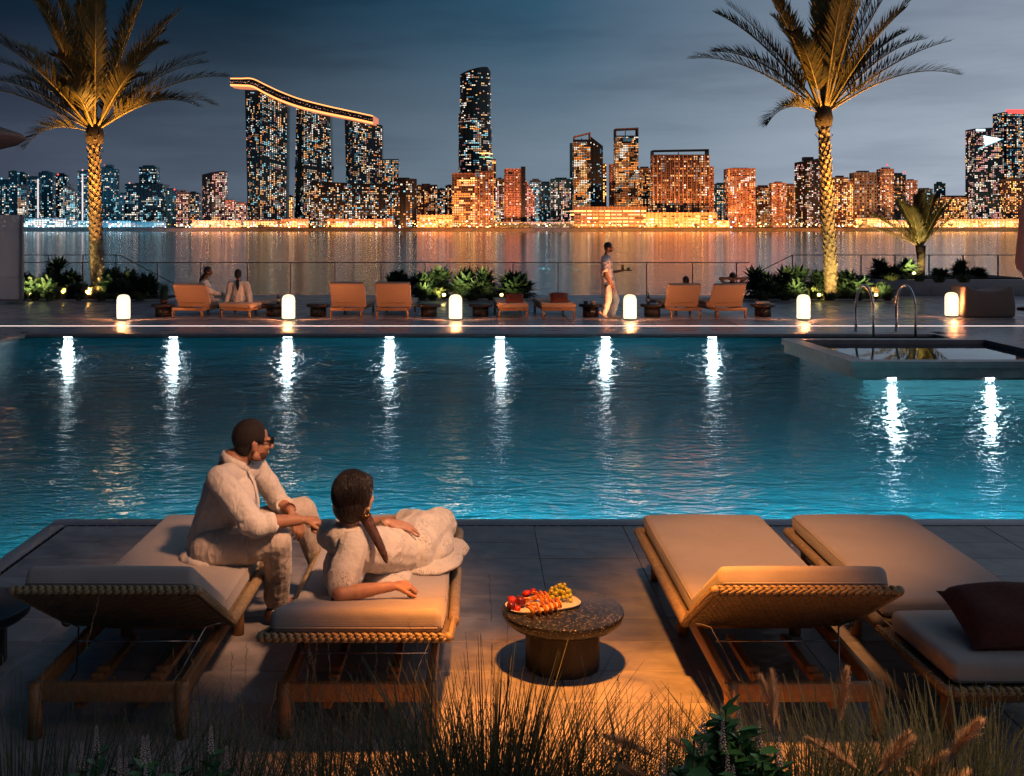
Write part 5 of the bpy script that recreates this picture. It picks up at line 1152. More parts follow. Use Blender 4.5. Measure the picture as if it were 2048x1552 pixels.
near_lounger(2.335, 2, 'empty near lounger at the right edge with flat back and red cushion', rod=False, bl=.80, gap=.075, dz=.035)
pillow('cushion', 'big dark red cushion on the head end of the rightmost near lounger', (2.39, 4.86, .465), .56, .44, .19, (R(14), R(-2), R(-3)))
# ---------------------------------------------------------------- stone table and fruit
def terrazzo():
    m = mat('terrazzo', (.05, .05, .055), .3); n = m.node_tree.nodes; l = m.node_tree.links; b = n['Principled BSDF']; t = N(n, 'ShaderNodeTexCoord')
    v = N(n, 'ShaderNodeTexVoronoi', i_Scale=130.0); l.new(t.outputs['Object'], v.inputs['Vector']); z = N(n, 'ShaderNodeTexNoise', i_Scale=60.0); l.new(t.outputs['Object'], z.inputs['Vector'])
    sp = N(n, 'ShaderNodeSeparateXYZ'); l.new(v.outputs['Color'], sp.inputs[0])
    r = ramp(n, [(.0, (.009, .012, .019)), (.60, (.018, .022, .031)), (.72, (.07, .068, .068)), (.88, (.22, .20, .18)), (1.0, (.42, .38, .34))]); l.new(sp.outputs[0], r.inputs[0])
    r2 = ramp(n, [(.30, (1, 1, 1)), (.42, (.12, .12, .12))]); l.new(v.outputs['Distance'], r2.inputs[0])
    mx = N(n, 'ShaderNodeMix', data_type='RGBA'); l.new(r2.outputs[0], mx.inputs['Factor']); mx.inputs['A'].default_value = (.010, .014, .022, 1); l.new(r.outputs[0], mx.inputs['B']); l.new(mx.outputs['Result'], b.inputs['Base Color'])
    bp = N(n, 'ShaderNodeBump', i_Strength=.15, i_Distance=.002); l.new(z.outputs[0], bp.inputs['Height']); l.new(bp.outputs[0], b.inputs['Normal']); return m
terr = terrazzo(); TX, TY, TZ = .425, 5.50, .285
def round_table(x, y, r, lb, m, m2):
    t = thing('round_table', lb, 'side table', (x, y, 0)); h = TZ
    MB().lathe([(.001, h-.075), (r*.72, h-.075), (r*.88, h-.066), (r*.965, h-.045), (r*.998, h-.018), (r, h-.010), (r*.992, h-.003), (r*.975, h), (.001, h)], 72).build('table_top', m, t, sharp=35)
    b = MB(); NS = 84; v = []; f = []
    for z in (0, .004, h-.08, h-.0755):
        for q in range(NS): a = 2*PI*q/NS; rr = r*.60*(1 if z < .001 else 1.0)+.002*math.cos(a*14); v.append((rr*math.cos(a), rr*math.sin(a), z))
    f = [(i*NS+q, i*NS+(q+1) % NS, (i+1)*NS+(q+1) % NS, (i+1)*NS+q) for i in range(3) for q in range(NS)]+[tuple(range(NS))[::-1], tuple(range(3*NS, 4*NS))]
    b.add(v, f, 0, True); b.build('table_base', m2, t, sharp=40); return t
round_table(TX, TY, .305, 'round speckled black stone table with a fruit plate', terr, noisy('table_base_stone', (.013, .013, .014), (.024, .022, .022), scale=8, rough=.5, bump=.2))
round_table(-2.56, 5.52, .305, 'round black table cut by the left edge beside the left lounger', noisy('black_stone', (.012, .016, .02), (.02, .024, .028), scale=20, rough=.35, bump=.1), MATS['table_base_stone'])
# plate: flat rounded slab with a lip
def onT(px, py, z=TZ+.012): return G(px, py, z)
pc = onT(1086, 1207); t = thing('fruit_plate', 'pale stadium-shaped plate of fruit on the stone table', 'plate', (pc.x, pc.y, TZ), R(19))
a_, c_ = .195, .105; out_ = []
for k in range(56):
    an = 2*PI*k/56; ex = 2/2.9; out_.append((a_*abs(math.cos(an))**ex*math.copysign(1, math.cos(an)), c_*abs(math.sin(an))**ex*math.copysign(1, math.sin(an))))
b = MB(); rings = [(.86, .0005), (.95, .003), (1.0, .014), (.985, .016), (.93, .009), (.85, .006), (.4, .005), (.01, .005)]; v = []; f = []
for s, z in rings: v += [(x*s, y*s, z) for x, y in out_]
for i in range(len(rings)-1):
    for q in range(56): f.append((i*56+q, i*56+(q+1) % 56, (i+1)*56+(q+1) % 56, (i+1)*56+q))
f.append(tuple(range(56))[::-1]); f.append(tuple(range(7*56, 8*56))); b.add(v, f, 0, True); b.build('dish', noisy('plate_glaze', (.66, .58, .54), (.72, .64, .60), scale=5, rough=.25, bump=0), t)
peach = noisy('peach_flesh', (.75, .25, .025), (.85, .36, .05), scale=30, rough=.35, bump=.15, dist=.002); peachskin = noisy('peach_skin', (.62, .12, .03), (.72, .25, .04), scale=18, rough=.5, bump=.05)
plum = noisy('plum_skin', (.10, .008, .02), (.20, .02, .03), scale=12, rough=.22, bump=0); redf = noisy('red_fruit', (.45, .015, .01), (.60, .05, .02), scale=25, rough=.35, bump=.1)
grape = mat('grape_skin', (.50, .48, .06), .25, sub=.3); gstem = mat('grape_stem', (.18, .16, .04), .6)
rf = random.Random(9)
def slice_(px, py, z, az, tilt, lb, r=.030):
    "half ring of peach: flesh wedge with the stone hollow and a strip of skin"
    p = onT(px, py, TZ+z-.008); t = thing('peach_slice', lb, 'fruit slice', tuple(p), 0, 'orange peach slices on the plate'); M = Euler((R(tilt), 0, R(az))).to_matrix().to_4x4()
    v = []; f = []; n = 14; sec = 6
    for i in range(n+1):
        a = -R(115)+R(230)*i/n; ew = max(.15, math.sin(PI*(i+.35)/(n+.7)))**.5
        for (rr, y) in ((.45, -.2), (.75, -.30), (1.0, -.12), (1.0, .12), (.75, .30), (.45, .2)): q = (.72+(rr-.72)*ew); v.append((q*r*math.cos(a), y*r*1.1*ew, q*r*math.sin(a)))
    for i in range(n):
        for k in range(sec): f.append((i*sec+k, i*sec+(k+1) % sec, (i+1)*sec+(k+1) % sec, (i+1)*sec+k))
    f += [tuple(range(sec))[::-1], tuple(range(n*sec, (n+1)*sec))]
    b = MB(); b.add(v, f, 0, True, M); b.build('flesh', peach, t)
    sk = MB(); sk.tube([(M @ Vector((r*1.0*math.cos(a), 0, r*1.0*math.sin(a))))[:] for a in np.linspace(-R(100), R(100), 12)], .0045, 5); sk.build('skin', peachskin, t)
sl = [(1056, 1222, .040, -20, 12, 'front left peach slice, lying open, nearest the plums'), (1076, 1219, .034, -75, 10, 'peach slice second from the left in the front row'), (1088, 1217, .036, -68, 12, 'peach slice third in the front row'), (1097, 1214, .036, -64, 14, 'peach slice fourth in the front row'), (1106, 1211, .036, -60, 14, 'peach slice fifth in the front row'), (1115, 1207, .038, -58, 12, 'rightmost peach slice of the front row, nearest the empty plate end'),
      (1048, 1200, .040, 0, 55, 'flat peach slice behind the dark plum'), (1064, 1196, .044, 10, 62, 'flat peach slice in the middle back with its hollow up'), (1080, 1201, .042, -60, 20, 'peach slice left in the back row'), (1084, 1193, .044, -70, 20, 'peach slice middle of the back row'), (1093, 1195, .044, -65, 18, 'rightmost peach slice of the back row, touching the grapes'), (1066, 1190, .046, 0, 40, 'hindmost peach slice at the plate rim'), (1063, 1208, .040, 0, 70, 'peach slice lying flat between both rows')]
for i, a in enumerate(sl): slice_(*a, r=.030 if i != 0 else .034)
def roundf(nm, px, py, r, m, lb, cat, sq=1.0, z=None):
    p = onT(px, py, TZ+.006+r*sq); b = MB(); b.ball((0, 0, 0), (r, r, r*sq), 16, 12); o = b.build(nm, m); o.location = p; o.rotation_euler = (.3, .2, px); return tag(o, lb, cat)
roundf('plum', 1041, 1203, .027, plum, 'shiny dark plum, the biggest, behind the front peach slice', 'plum'); roundf('plum', 1022, 1212, .022, plum, 'smaller dark plum at the left end of the plate', 'plum')
roundf('plum', 1035, 1217, .017, redf, 'small pinkish plum half in front of the dark plum', 'plum', .8); roundf('nectarine', 1025, 1200, .026, redf, 'bright red nectarine piece at the left end of the plate', 'nectarine', .7); roundf('nectarine', 1053, 1187, .024, redf, 'bright red nectarine piece at the back of the plate', 'nectarine', .7); roundf('nectarine', 1066, 1182, .017, redf, 'small red nectarine piece behind the hindmost peach slice', 'nectarine', .8)
gp = onT(1121, 1196); t = thing('grape_bunch', 'bunch of yellow-green grapes on the right part of the plate', 'grapes', (gp.x, gp.y, TZ+.006)); used = []
gm_ = MB().mesh
for k in range(400):
    if len(used) > 46: break
    u = rf.random(); q = Vector((rf.uniform(-.055, .055), rf.uniform(-.05, .065), 0)); hgt = .062*max(0, 1-(q.x/.06)**2-((q.y-.01)/.075)**2)**.5; q.z = .012+rf.random()*hgt
    if any((q-p).length < .0165 for p in used): continue
    used.append(q)
gmesh = MB().ball((0, 0, 0), (.0098, .0098, .0115), 10, 8).mesh('grape', grape)
for q in used: o = bpy.data.objects.new('grape', gmesh); COL.objects.link(o); o.parent = t; o.location = q; o.rotation_euler = (rf.random()*3, rf.random()*3, 0)
MB().tube([(0, 0, .03), (.01, .02, .07), (.0, .05, .075)], .0022, 5).build('stem', gstem, t)
# ---------------------------------------------------------------- people
def skin_mat(name, c1, c2): return noisy(name, c1, c2, scale=18, rough=.5, bump=.12, bscale=220, dist=.001, sub=.12)
skA = skin_mat('skin_warm_brown', (.33, .155, .085), (.40, .195, .11)); skB = skin_mat('skin_tan', (.40, .20, .12), (.47, .25, .155)); skC = skin_mat('skin_deep', (.20, .095, .06), (.25, .12, .075))
hairk = noisy('hair_dark', (.006, .004, .0035), (.015, .008, .006), scale=9, rough=.42, bump=.9, bscale=26, dist=.01, stretch=(6, 6, 1))
hairr = noisy('hair_brown', (.05, .018, .012), (.10, .035, .02), scale=9, rough=.45, bump=.9, bscale=40, dist=.006, stretch=(7, 7, 1))
buzz = noisy('buzz_hair', (.008, .005, .004), (.018, .009, .007), scale=60, rough=.8, bump=1.0, bscale=300, dist=.003)
linen = weave_fabric('linen_shirt', (.64, .57, .50), (.70, .63, .56), sc_=600, bump=.25, sheen=.2, fold=.34)
trous = weave_fabric('linen_trousers', (.50, .42, .35), (.56, .47, .40), sc_=600, bump=.25, sheen=.2, fold=.34)
def frame(f, u=(0, 0, 1)):
    f = Vector(f).normalized(); r = f.cross(Vector(u)).normalized(); return f, r, r.cross(f)
def head(B, c, fr, s=1.0, male=True):
    f, r, u = fr; c = Vector(c); L = lambda a, b, d: c+(r*a+f*b+u*d)*s; rot = Matrix((r, f, u)).transposed().to_euler(); E = lambda q, ra: B.ell(q, tuple(x*s for x in ra), rot)
    E(L(0, -.012, .022), (.076, .096, .094)); E(L(0, .028, -.035), (.060, .068, .078)); E(L(0, .060, -.088), (.030, .024, .020)); E(L(0, .078, .012), (.052, .022, .016))
    B.cap(L(0, .094, .006), .009*s, L(0, .116, -.030), .0135*s); E(L(0, .108, -.036), (.020, .012, .009)); E(L(0, .094, -.062), (.026, .012, .009)); E(L(.032, .072, -.03), (.022, .022, .018)); E(L(-.032, .072, -.03), (.022, .022, .018))
    for sx in (-1, 1):
        E(L(sx*.078, -.008, -.018), (.008, .019, .030)); E(L(sx*.082, -.016, -.010), (.008, .012, .018))
        B.cap(L(sx*.052, .01, -.075), .020*s, L(sx*.015, .062, -.090), .018*s)
def hand(B, w, d, n, s=1.0, curl=(.5, .6, .5), side=1, spread=.10, thumb=.6):
    "w wrist, d direction of the fingers, n back-of-hand normal, side +1 puts the thumb on n x d side"
    d = Vector(d).normalized(); n = (Vector(n)-d*Vector(n).dot(d)).normalized(); t = n.cross(d)*side; w = Vector(w)
    B.cap(w, .024*s, w+d*.035*s, .026*s, .75, up=n)
    for k in range(4):
        o = (1.5-k)*.0185; kn = w+(d*(.088-.006*abs(k-1))+t*o)*s; B.cap(w+(d*.022+t*o*.7)*s, .0145*s, kn, .0125*s)
        ln = (.043, .048, .044, .035)[k]*s; dd = (d+t*spread*(1.5-k)*.5).normalized(); p = kn; a = 0
        for j, m in enumerate((1.0, .68, .55)):
            a += curl[j]*1.25; q = p+(dd*math.cos(a)-n*math.sin(a))*ln*m; B.cap(p, (.0100-.0012*j)*s, q, (.0092-.0012*j)*s); p = q
    b0 = w+(d*.028+t*.022)*s; td = (d*.72+t*(.72)-n*.25*thumb).normalized(); p = b0
    for j, (ln, tw) in enumerate(((.038, 0), (.030, .35), (.024, .55))):
        td = (td-n*tw*.35*thumb+d*tw*.4-t*tw*.35).normalized(); q = p+td*ln*s; B.cap(p, (.0135-.0018*j)*s, q, (.0118-.0018*j)*s); p = q
def cloth_wr(amp, sc_, sx=(1, 1, 1), seed=0):
    def f(c):
        q = Vector((c.x*sx[0]+seed, c.y*sx[1], c.z*sx[2]))*sc_; a = noise.noise(q)+.5*noise.noise(q*2.1)
        return amp*(1-abs(a)*2.2)
    return f
def hairkeep(c, fr, s, front=.045, low=-.05):
    f, r, u = fr; c = Vector(c)
    def k(co):
        q = co-c; F_, U_ = q.dot(f)/s, q.dot(u)/s; R_ = abs(q.dot(r))/s
        if U_ < low and F_ > -.02: return False
        if F_ > front and U_ < .068: return False
        if F_ > .0 and U_ < -.01 and R_ > .05: return F_ < .012 and U_ > -.03
        return U_ > -.085
    return k
# ---- the seated man
man = thing('person', 'man in cream linen shirt and sunglasses sitting on the left lounger, looking away', 'man', (-1.40, 6.05, .40)); MO = Vector(man.location)
S = lambda x, y, z: Vector((x, y, z))-MO
hf = frame((.86, .48, -.10)); hc = S(-1.236, 6.03, 1.018)
nk = S(-1.33, 6.02, .90); shR = S(-1.37, 5.835, .855); shL = S(-1.255, 6.165, .855); elR = S(-1.155, 5.74, .640); wrR = S(-.950, 5.86, .628)
elL = S(-1.135, 6.27, .625); wrL = S(-1.040, 6.12, .610)
hipR = S(-1.44, 5.94, .45); hipL = S(-1.42, 6.19, .45); knR = S(-1.075, 5.87, .515); anR = S(-1.115, 6.10, .12); knL = S(-1.01, 6.36, .545); anL = S(-.90, 6.47, .12)
B = Blob(); head(B, hc, hf)
B.chain([S(-1.285, 6.02, .955), nk], [.054, .062]); B.chain([nk, S(-1.37, 6.0, .74), S(-1.44, 6.05, .50)], [.08, .115, .12]); B.cap(shR, .055, shL, .055)
B.chain([shR, elR, wrR], [.052, .043, .028]); B.chain([shL, elL, wrL], [.050, .042, .028]); B.cap(S(-1.10, 5.785, .636), .041, S(-1.02, 5.83, .632), .035)
B.chain([hipR, knR, anR], [.085, .055, .036]); B.chain([hipL, knL, anL], [.085, .055, .036])
B.cap(anR, .036, S(-1.06, 6.24, .045), .032); B.cap(anL, .036, S(-.83, 6.60, .045), .032)
hand(B, wrR+Vector((.018, .004, 0)), (.93, .22, -.12), (-.15, -.25, .96), 1.0, (.95, 1.15, .8), side=-1, spread=.0)
hand(B, wrL+Vector((.006, -.01, -.01)), (.55, -.55, -.62), (.5, -.5, .7), 1.0, (.5, .6, .4), side=1)
B.skin('body', skA, man, voxel=.0048, smooth=5)
# hair
Bh = Blob(); f, r, u = hf; rot = Matrix((r, f, u)).transposed().to_euler(); Bh.ell(hc-f*.016+u*.024, (.0815, .100, .0985), rot); Bh.ell(hc-f*.045-u*.035, (.064, .050, .055), rot)
Bh.skin('hair', buzz, man, voxel=.005, smooth=4, keep=hairkeep(hc, hf, 1.0, .052, -.03))
# stubble beard
Bb = Blob(); Bb.ell(hc+f*.034-u*.066, (.0585, .062, .046), rot); Bb.ell(hc+f*.061-u*.090, (.032, .027, .022), rot)
Bb.skin('beard', noisy('stubble', (.07, .032, .02), (.12, .055, .034), scale=90, rough=.9, bump=.6, bscale=300, dist=.001), man, voxel=.005, smooth=3, keep=lambda co: (co-hc).dot(u) < -.052)
# sunglasses
g = MB(); dk = mat('sunglass_black', (.008, .008, .009), .12)
for sx in (-1, 1): g.ball(hc+r*sx*.032+f*.104+u*.008, (.027, .007, .021), 16, 10, rot=rot)
g.build('sunglass_lens', dk, man); g = MB(); g.tube([hc+r*-.006+f*.110+u*.012, hc+r*.006+f*.110+u*.012], .003, 6)
for sx in (-1, 1): g.tube([hc+r*sx*.058+f*.100+u*.013, hc+r*sx*.076+f*.05+u*.010, hc+r*sx*.081-f*.010+u*.008], .0028, 6)
g.build('sunglass_frame', dk, man)
# shirt
Bs = Blob(); Bs.chain([nk-Vector((.01, 0, .035)), S(-1.375, 6.0, .76), S(-1.42, 6.03, .60), S(-1.455, 6.055, .44)], [.086, .118, .128, .142]); Bs.cap(shR-Vector((0, 0, .005)), .066, shL-Vector((0, 0, .005)), .064); Bs.ell(S(-1.31, 6.0, .72), (.11, .16, .14)); Bs.ell(S(-1.465, 6.03, .395), (.165, .20, .055))
Bs.chain([shR, S(-1.26, 5.775, .74), elR+Vector((.0, 0, -.012)), S(-1.105, 5.775, .628)], [.068, .070, .060, .055]); Bs.chain([shL, S(-1.19, 6.23, .735), elL, S(-1.108, 6.235, .622)], [.066, .066, .056, .050]); Bs.cap(S(-1.20, 5.75, .640), .06, elR, .05)
wrm = cloth_wr(.0042, 7, (1.3, 1.3, 1.0), 3); wrm2 = cloth_wr(.0012, 22, (1, 1, 1.3), 8)
Bs.skin('shirt', linen, man, voxel=.0060, smooth=6, wr=lambda c: wrm(c)+wrm2(c), keep=lambda co: not ((co-(nk+Vector((.03, 0, .035)))).length < .066))
c_ = MB(); ring = []
for k in range(25):
    a = -2.55+5.1*k/24; q = nk+Vector((.010, 0, .025))+Vector((-math.cos(a)*.066, math.sin(a)*.066, .022*math.cos(a)-.022*(abs(a)/2.6)**3)); ring.append(q)
V = []; Fc = []
for q in ring:
    o = (q-nk-Vector((.01, 0, .02))); o.z = 0; o = o.normalized(); V += [(q-Vector((0, 0, .012)))[:], (q+Vector((0, 0, .022)))[:], (q+o*.008+Vector((0, 0, .019)))[:], (q+o*.026-Vector((0, 0, .020)))[:], (q+o*.021-Vector((0, 0, .022)))[:]]
for i in range(24):
    for k in range(4): a = i*5+k; Fc.append((a, a+5, a+6, a+1))
c_.add(V, Fc, 0, True); c_.build('collar', linen, man)
for p0, p1, rr in ((S(-1.125, 5.762, .631), S(-1.075, 5.792, .629), .059), (S(-1.118, 6.245, .623), S(-1.085, 6.195, .618), .053)):
    MB().tube([p0, p0.lerp(p1, .15), p0.lerp(p1, .85), p1, p1], [rr*.9, rr*1.02, rr*1.0, rr*.97, rr*.7], 22).build('rolled_cuff', linen, man)
pk = MB(); pk.tube([S(-1.245, 5.985, .865), S(-1.210, 5.967, .80), S(-1.188, 5.960, .72), S(-1.185, 5.960, .62)], [.011, .010, .010, .010], 8, flat=.4); pk.build('placket', linen, man)
# trousers
Bt = Blob(); Bt.chain([S(-1.45, 6.06, .46), S(-1.43, 6.06, .43)], [.145, .14]); Bt.chain([hipR, S(-1.25, 5.90, .478), knR, S(-1.085, 5.97, .33), anR+Vector((0, -.01, .01))], [.112, .100, .082, .073, .066]); Bt.chain([hipL, knL, S(-.955, 6.42, .33), anL+Vector((0, 0, .02))], [.108, .082, .070, .060])
wt = cloth_wr(.0042, 8, (1.8, 1, .6), 5); wt2 = cloth_wr(.0012, 22, (1.5, 1, .7), 2)
Bt.skin('trousers', trous, man, voxel=.0060, smooth=6, wr=lambda c: wt(c)+wt2(c))
shoe = noisy('dark_shoe', (.03, .014, .01), (.05, .022, .016), scale=20, rough=.4, bump=.2)
for an, toe in ((anR, S(-1.035, 6.30, .04)), (anL, S(-.80, 6.66, .04))):
    d = (toe-an); d.z = 0; d.normalize(); hl = Vector((an.x, an.y, -MO.z+.045))-d*.045; tp = hl+d*.235
    Q = Blob(); Q.cap(hl, .042, hl+d*.12, .043); Q.cap(hl+d*.1, .043, tp, .032); Q.cap(hl+Vector((0, 0, .01)), .042, Vector((an.x, an.y, -MO.z+.10)), .042)
    fl = -MO.z+.004
    o = Q.skin('shoe', shoe, man, voxel=.006, smooth=4); me = o.data; co = np.empty(len(me.vertices)*3); me.vertices.foreach_get('co', co); co = co.reshape(-1, 3); co[:, 2] = np.maximum(co[:, 2], fl); me.vertices.foreach_set('co', co.ravel()); me.update()
b = MB(); 
for dx in (0, .011): 
    ctr = wrL.lerp(elL, .07+dx*9); ax_ = (elL-wrL).normalized(); e1 = ax_.orthogonal().normalized(); e2 = ax_.cross(e1); n = 16
    for k in range(n): a = 2*PI*k/n; b.ball(ctr+e1*math.cos(a)*.034+e2*math.sin(a)*.034, .0058, 6, 4)
b.build('bracelet', mat('bracelet_bead', (.16, .05, .025), .35), man)
# ---- the reclining woman
dressm = weave_fabric('speckled_dress', (.60, .52, .43), (.68, .60, .50), sc_=500, bump=.2, sheen=.2, fold=.32)
n_ = dressm.node_tree.nodes; l_ = dressm.node_tree.links; b_ = n_['Principled BSDF']; src = [q for q in l_ if q.to_socket == b_.inputs['Base Color']][0].from_socket
t_ = N(n_, 'ShaderNodeTexCoord'); z_ = N(n_, 'ShaderNodeTexVoronoi', i_Scale=95.0); zz = N(n_, 'ShaderNodeTexNoise', i_Scale=9.0, i_Detail=2.0)
l_.new(t_.outputs['Object'], z_.inputs['Vector']); l_.new(t_.outputs['Object'], zz.inputs['Vector'])
mr1 = N(n_, 'ShaderNodeMapRange', i_1=.34, i_2=.22); l_.new(z_.outputs['Distance'], mr1.inputs[0]); mr2 = N(n_, 'ShaderNodeMapRange', i_1=.50, i_2=.60); l_.new(zz.outputs[0], mr2.inputs[0])
ad_ = N(n_, 'ShaderNodeMath', operation='MULTIPLY'); l_.new(mr1.outputs[0], ad_.inputs[0]); l_.new(mr2.outputs[0], ad_.inputs[1])
mx_ = N(n_, 'ShaderNodeMix', data_type='RGBA'); l_.new(ad_.outputs[0], mx_.inputs['Factor']); l_.new(src, mx_.inputs['A']); mx_.inputs['B'].default_value = (.10, .085, .07, 1); l_.new(mx_.outputs['Result'], b_.inputs['Base Color'])
wom = thing('person', 'woman in a speckled cream dress with dark hair, reclining on her elbow on a lounger', 'woman', (-.50, 5.5, .40)); WO = Vector(wom.location)
S = lambda x, y, z: Vector((x, y, z))-WO
hf = frame((.62, .78, -.02), (-.08, 0, 1)); hc = S(-.598, 5.40, .872); f, r, u = hf; rot = Matrix((r, f, u)).transposed().to_euler()
shR = S(-.60, 5.28, .655); shL = S(-.735, 5.50, .655); elR = S(-.628, 5.03, .512); wrR = S(-.405, 5.135, .512); elL = S(-.60, 5.66, .555); wrL = S(-.475, 5.72, .650)
hp = S(-.36, 5.82, .46); hp2 = S(-.42, 5.93, .50); knR = S(-.235, 6.22, .475); knL = S(-.27, 6.30, .52); anR = S(-.45, 6.45, .43); anL = S(-.48, 6.50, .45)
B = Blob(); head(B, hc, hf, .95, False)
B.chain([hc-u*.06-f*.015, S(-.635, 5.38, .725)], [.047, .050]); B.chain([S(-.64, 5.38, .69), S(-.53, 5.55, .56), hp], [.07, .085, .095]); B.cap(shR, .046, shL, .046)
B.chain([shR, elR, wrR], [.044, .037, .024]); B.cap(S(-.56, 5.06, .512), .037, S(-.49, 5.095, .512), .032); B.chain([shL, elL, wrL], [.044, .037, .024])
B.chain([hp, knR, anR], [.080, .050, .034]); B.chain([hp2, knL-Vector((0,0,.03)), anL], [.080, .050, .034]); B.cap(anR, .033, S(-.58, 6.50, .42), .026); B.cap(anL, .033, S(-.61, 6.56, .43), .026)
hand(B, wrR+Vector((.010, .006, 0)), (.93, .32, -.05), (-.05, -.30, .95), .93, (.55, .9, .7), side=-1, spread=.05)
hand(B, wrL+Vector((.008, .0, .002)), (.93, .10, -.18), (.1, -.25, .96), .93, (.10, .22, .15), side=-1, spread=.25)
# crossed ankle showing past the hem
B.skin('body', skB, wom, voxel=.0048, smooth=5)
B = Blob(); B.ell(hc-f*.026+u*.018, (.090, .106, .112), rot); B.ell(hc-f*.052-u*.045, (.082, .072, .078), rot); B.ell(hc-f*.04-u*.085-r*.005, (.062, .055, .045), rot); B.ell(hc+f*.03+u*.05, (.080, .07, .06), rot)
def kw(co):
    q = co-hc; F_, U_ = q.dot(f), q.dot(u)
    if F_ > .052 and U_ < .075-(F_-.052)*.4: return False
    if F_ > .005 and U_ < -.015: return False
    return True
wh = cloth_wr(.0022, 26, (3, 3, .8), 1); B.skin('hair', hairk, wom, voxel=.0055, smooth=5, wr=wh, keep=kw)
hs = MB(); rh_ = random.Random(2); anchor = hc-f*.02-u*.085+r*.055
for j in range(420):
    th = rh_.uniform(.15, 1.75); ph = rh_.uniform(-PI, PI); loc = Vector((math.sin(th)*math.cos(ph), math.sin(th)*math.sin(ph), math.cos(th)))
    if loc.y > .72 and loc.z < .6: continue
    tgt = Vector((.45, -.25, -.86)).normalized(); pts = []
    for i in range(9):
        q = loc.lerp(tgt, (i/8)**1.2); q.normalize(); rr = Vector((.0905+.0025, .1065+.0025, .1125+.0025)); rr *= 1.0+.012*rh_.random() if i else 1.0
        pts.append(hc-f*.026+u*.018+r*q.x*rr.x+f*q.y*rr.y+u*q.z*rr.z)
    hs.tube(pts, [.0012]*8+[.0006], 3)
tag(hs.build('hair_strands', hairk, wom), kind='stuff')
pt = [hc-f*.01-u*.075+r*.045, S(-.555, 5.395, .775), S(-.520, 5.375, .72), S(-.480, 5.345, .655), S(-.452, 5.325, .605), S(-.440, 5.31, .575)]
B = Blob(); B.chain(pt, [.032, .028, .023, .020, .016, .006]); B.skin('ponytail', hairr, wom, voxel=.0055, smooth=4, wr=cloth_wr(.003, 60, (2, 2, .4), 2))
hs = MB()
for j in range(130):
    a = rh_.random()*2*PI; q0 = Vector((math.cos(a), math.sin(a)*.6, math.sin(a)*.8)); L_n = rh_.uniform(.6, 1.06); pts = []
    for i in range(9):
        s_ = i/8*L_n*(len(pt)-1); i0 = min(int(s_), len(pt)-2); c = pt[i0].lerp(pt[i0+1], s_-i0); pts.append(c+q0*(.032-.0045*s_)*(1+.12*rh_.random()))
    hs.tube(pts, [.0013]*8+[.0005], 3)
tag(hs.build('ponytail_strands', hairr, wom), kind='stuff')
er = MB()
for k in range(20): a = 2*PI*k/20; er.ball(hc+r*.080-f*.006-u*.070+f*math.cos(a)*.016+u*math.sin(a)*.020, .0030, 6, 4)
er.build('hoop_earring', mat('gold', (.75, .45, .15), .25, 1), wom)
B = Blob(); B.chain([S(-.645, 5.385, .665), S(-.60, 5.45, .60), S(-.50, 5.60, .545), S(-.41, 5.75, .50), hp+Vector((.0, .02, .0))], [.092, .108, .112, .118, .128]); B.cap(shR-Vector((0, 0, .01)), .064, shL-Vector((0, 0, .01)), .064)
B.chain([hp+Vector((.02, .0, .02)), S(-.28, 6.03, .50), knR+Vector((.02, 0, .03)), S(-.24, 6.32, .47)], [.130, .118, .095, .075]); B.chain([hp2-Vector((0,0,.03)), S(-.34, 6.1, .48), knL-Vector((0,0,.04)), anL+Vector((.05, 0, .0))], [.120, .108, .085, .065])
B.ell(S(-.29, 6.02, .46), (.165, .27, .085)); B.ell(S(-.33, 5.98, .50), (.12, .22, .09)); B.ell(S(-.26, 5.95, .40), (.18, .28, .035)); B.ell(S(-.20, 6.15, .39), (.15, .20, .035)); B.ell(S(-.46, 5.66, .39), (.12, .14, .04)); B.ell(S(-.66, 5.45, .50), (.10, .13, .14))
B.chain([shR, S(-.617, 5.18, .585), S(-.632, 5.085, .53)], [.070, .070, .062]); B.ell(S(-.637, 5.115, .54), (.062, .066, .085)); B.chain([shL, S(-.66, 5.60, .59), S(-.585, 5.66, .585)], [.068, .066, .056])
wd = cloth_wr(.0070, 6, (1.3, 1, 1.4), 4); wd2 = cloth_wr(.0018, 20, (1, 1.2, 1), 9)
B.skin('dress', dressm, wom, voxel=.0062, smooth=6, wr=lambda c: wd(c)+wd2(c), keep=lambda co: not ((co-S(-.632, 5.375, .775)).length < .068) and not ((co-S(-.612, 5.03, .46)).length < .062))
b = MB(); ax_ = (elL-wrL).normalized(); ctr = wrL+ax_*.018; e1 = ax_.orthogonal().normalized(); e2 = ax_.cross(e1)
for dx in (0, .013, .026):
    for k in range(14): a = 2*PI*k/14; b.ball(ctr+ax_*dx+e1*math.cos(a)*.030+e2*math.sin(a)*.030, (.0055, .0055, .005), 6, 4)
b.build('bracelet', mat('bracelet_metal', (.20, .16, .11), .35, .6), wom)
# ---------------------------------------------------------------- people on the far terrace
cr1 = noisy('cream_cloth', (.74, .66, .56), (.80, .72, .62), scale=9, rough=.85, bump=.5, bscale=18, dist=.02); cr2 = noisy('pale_trousers', (.74, .66, .62), (.80, .72, .68), scale=9, rough=.85, bump=.5, bscale=18, dist=.02)
blk = noisy('black_top', (.02, .02, .024), (.035, .035, .04), scale=9, rough=.8, bump=.3); 
def Wp(px, py, Y): return P(px, py, Y)
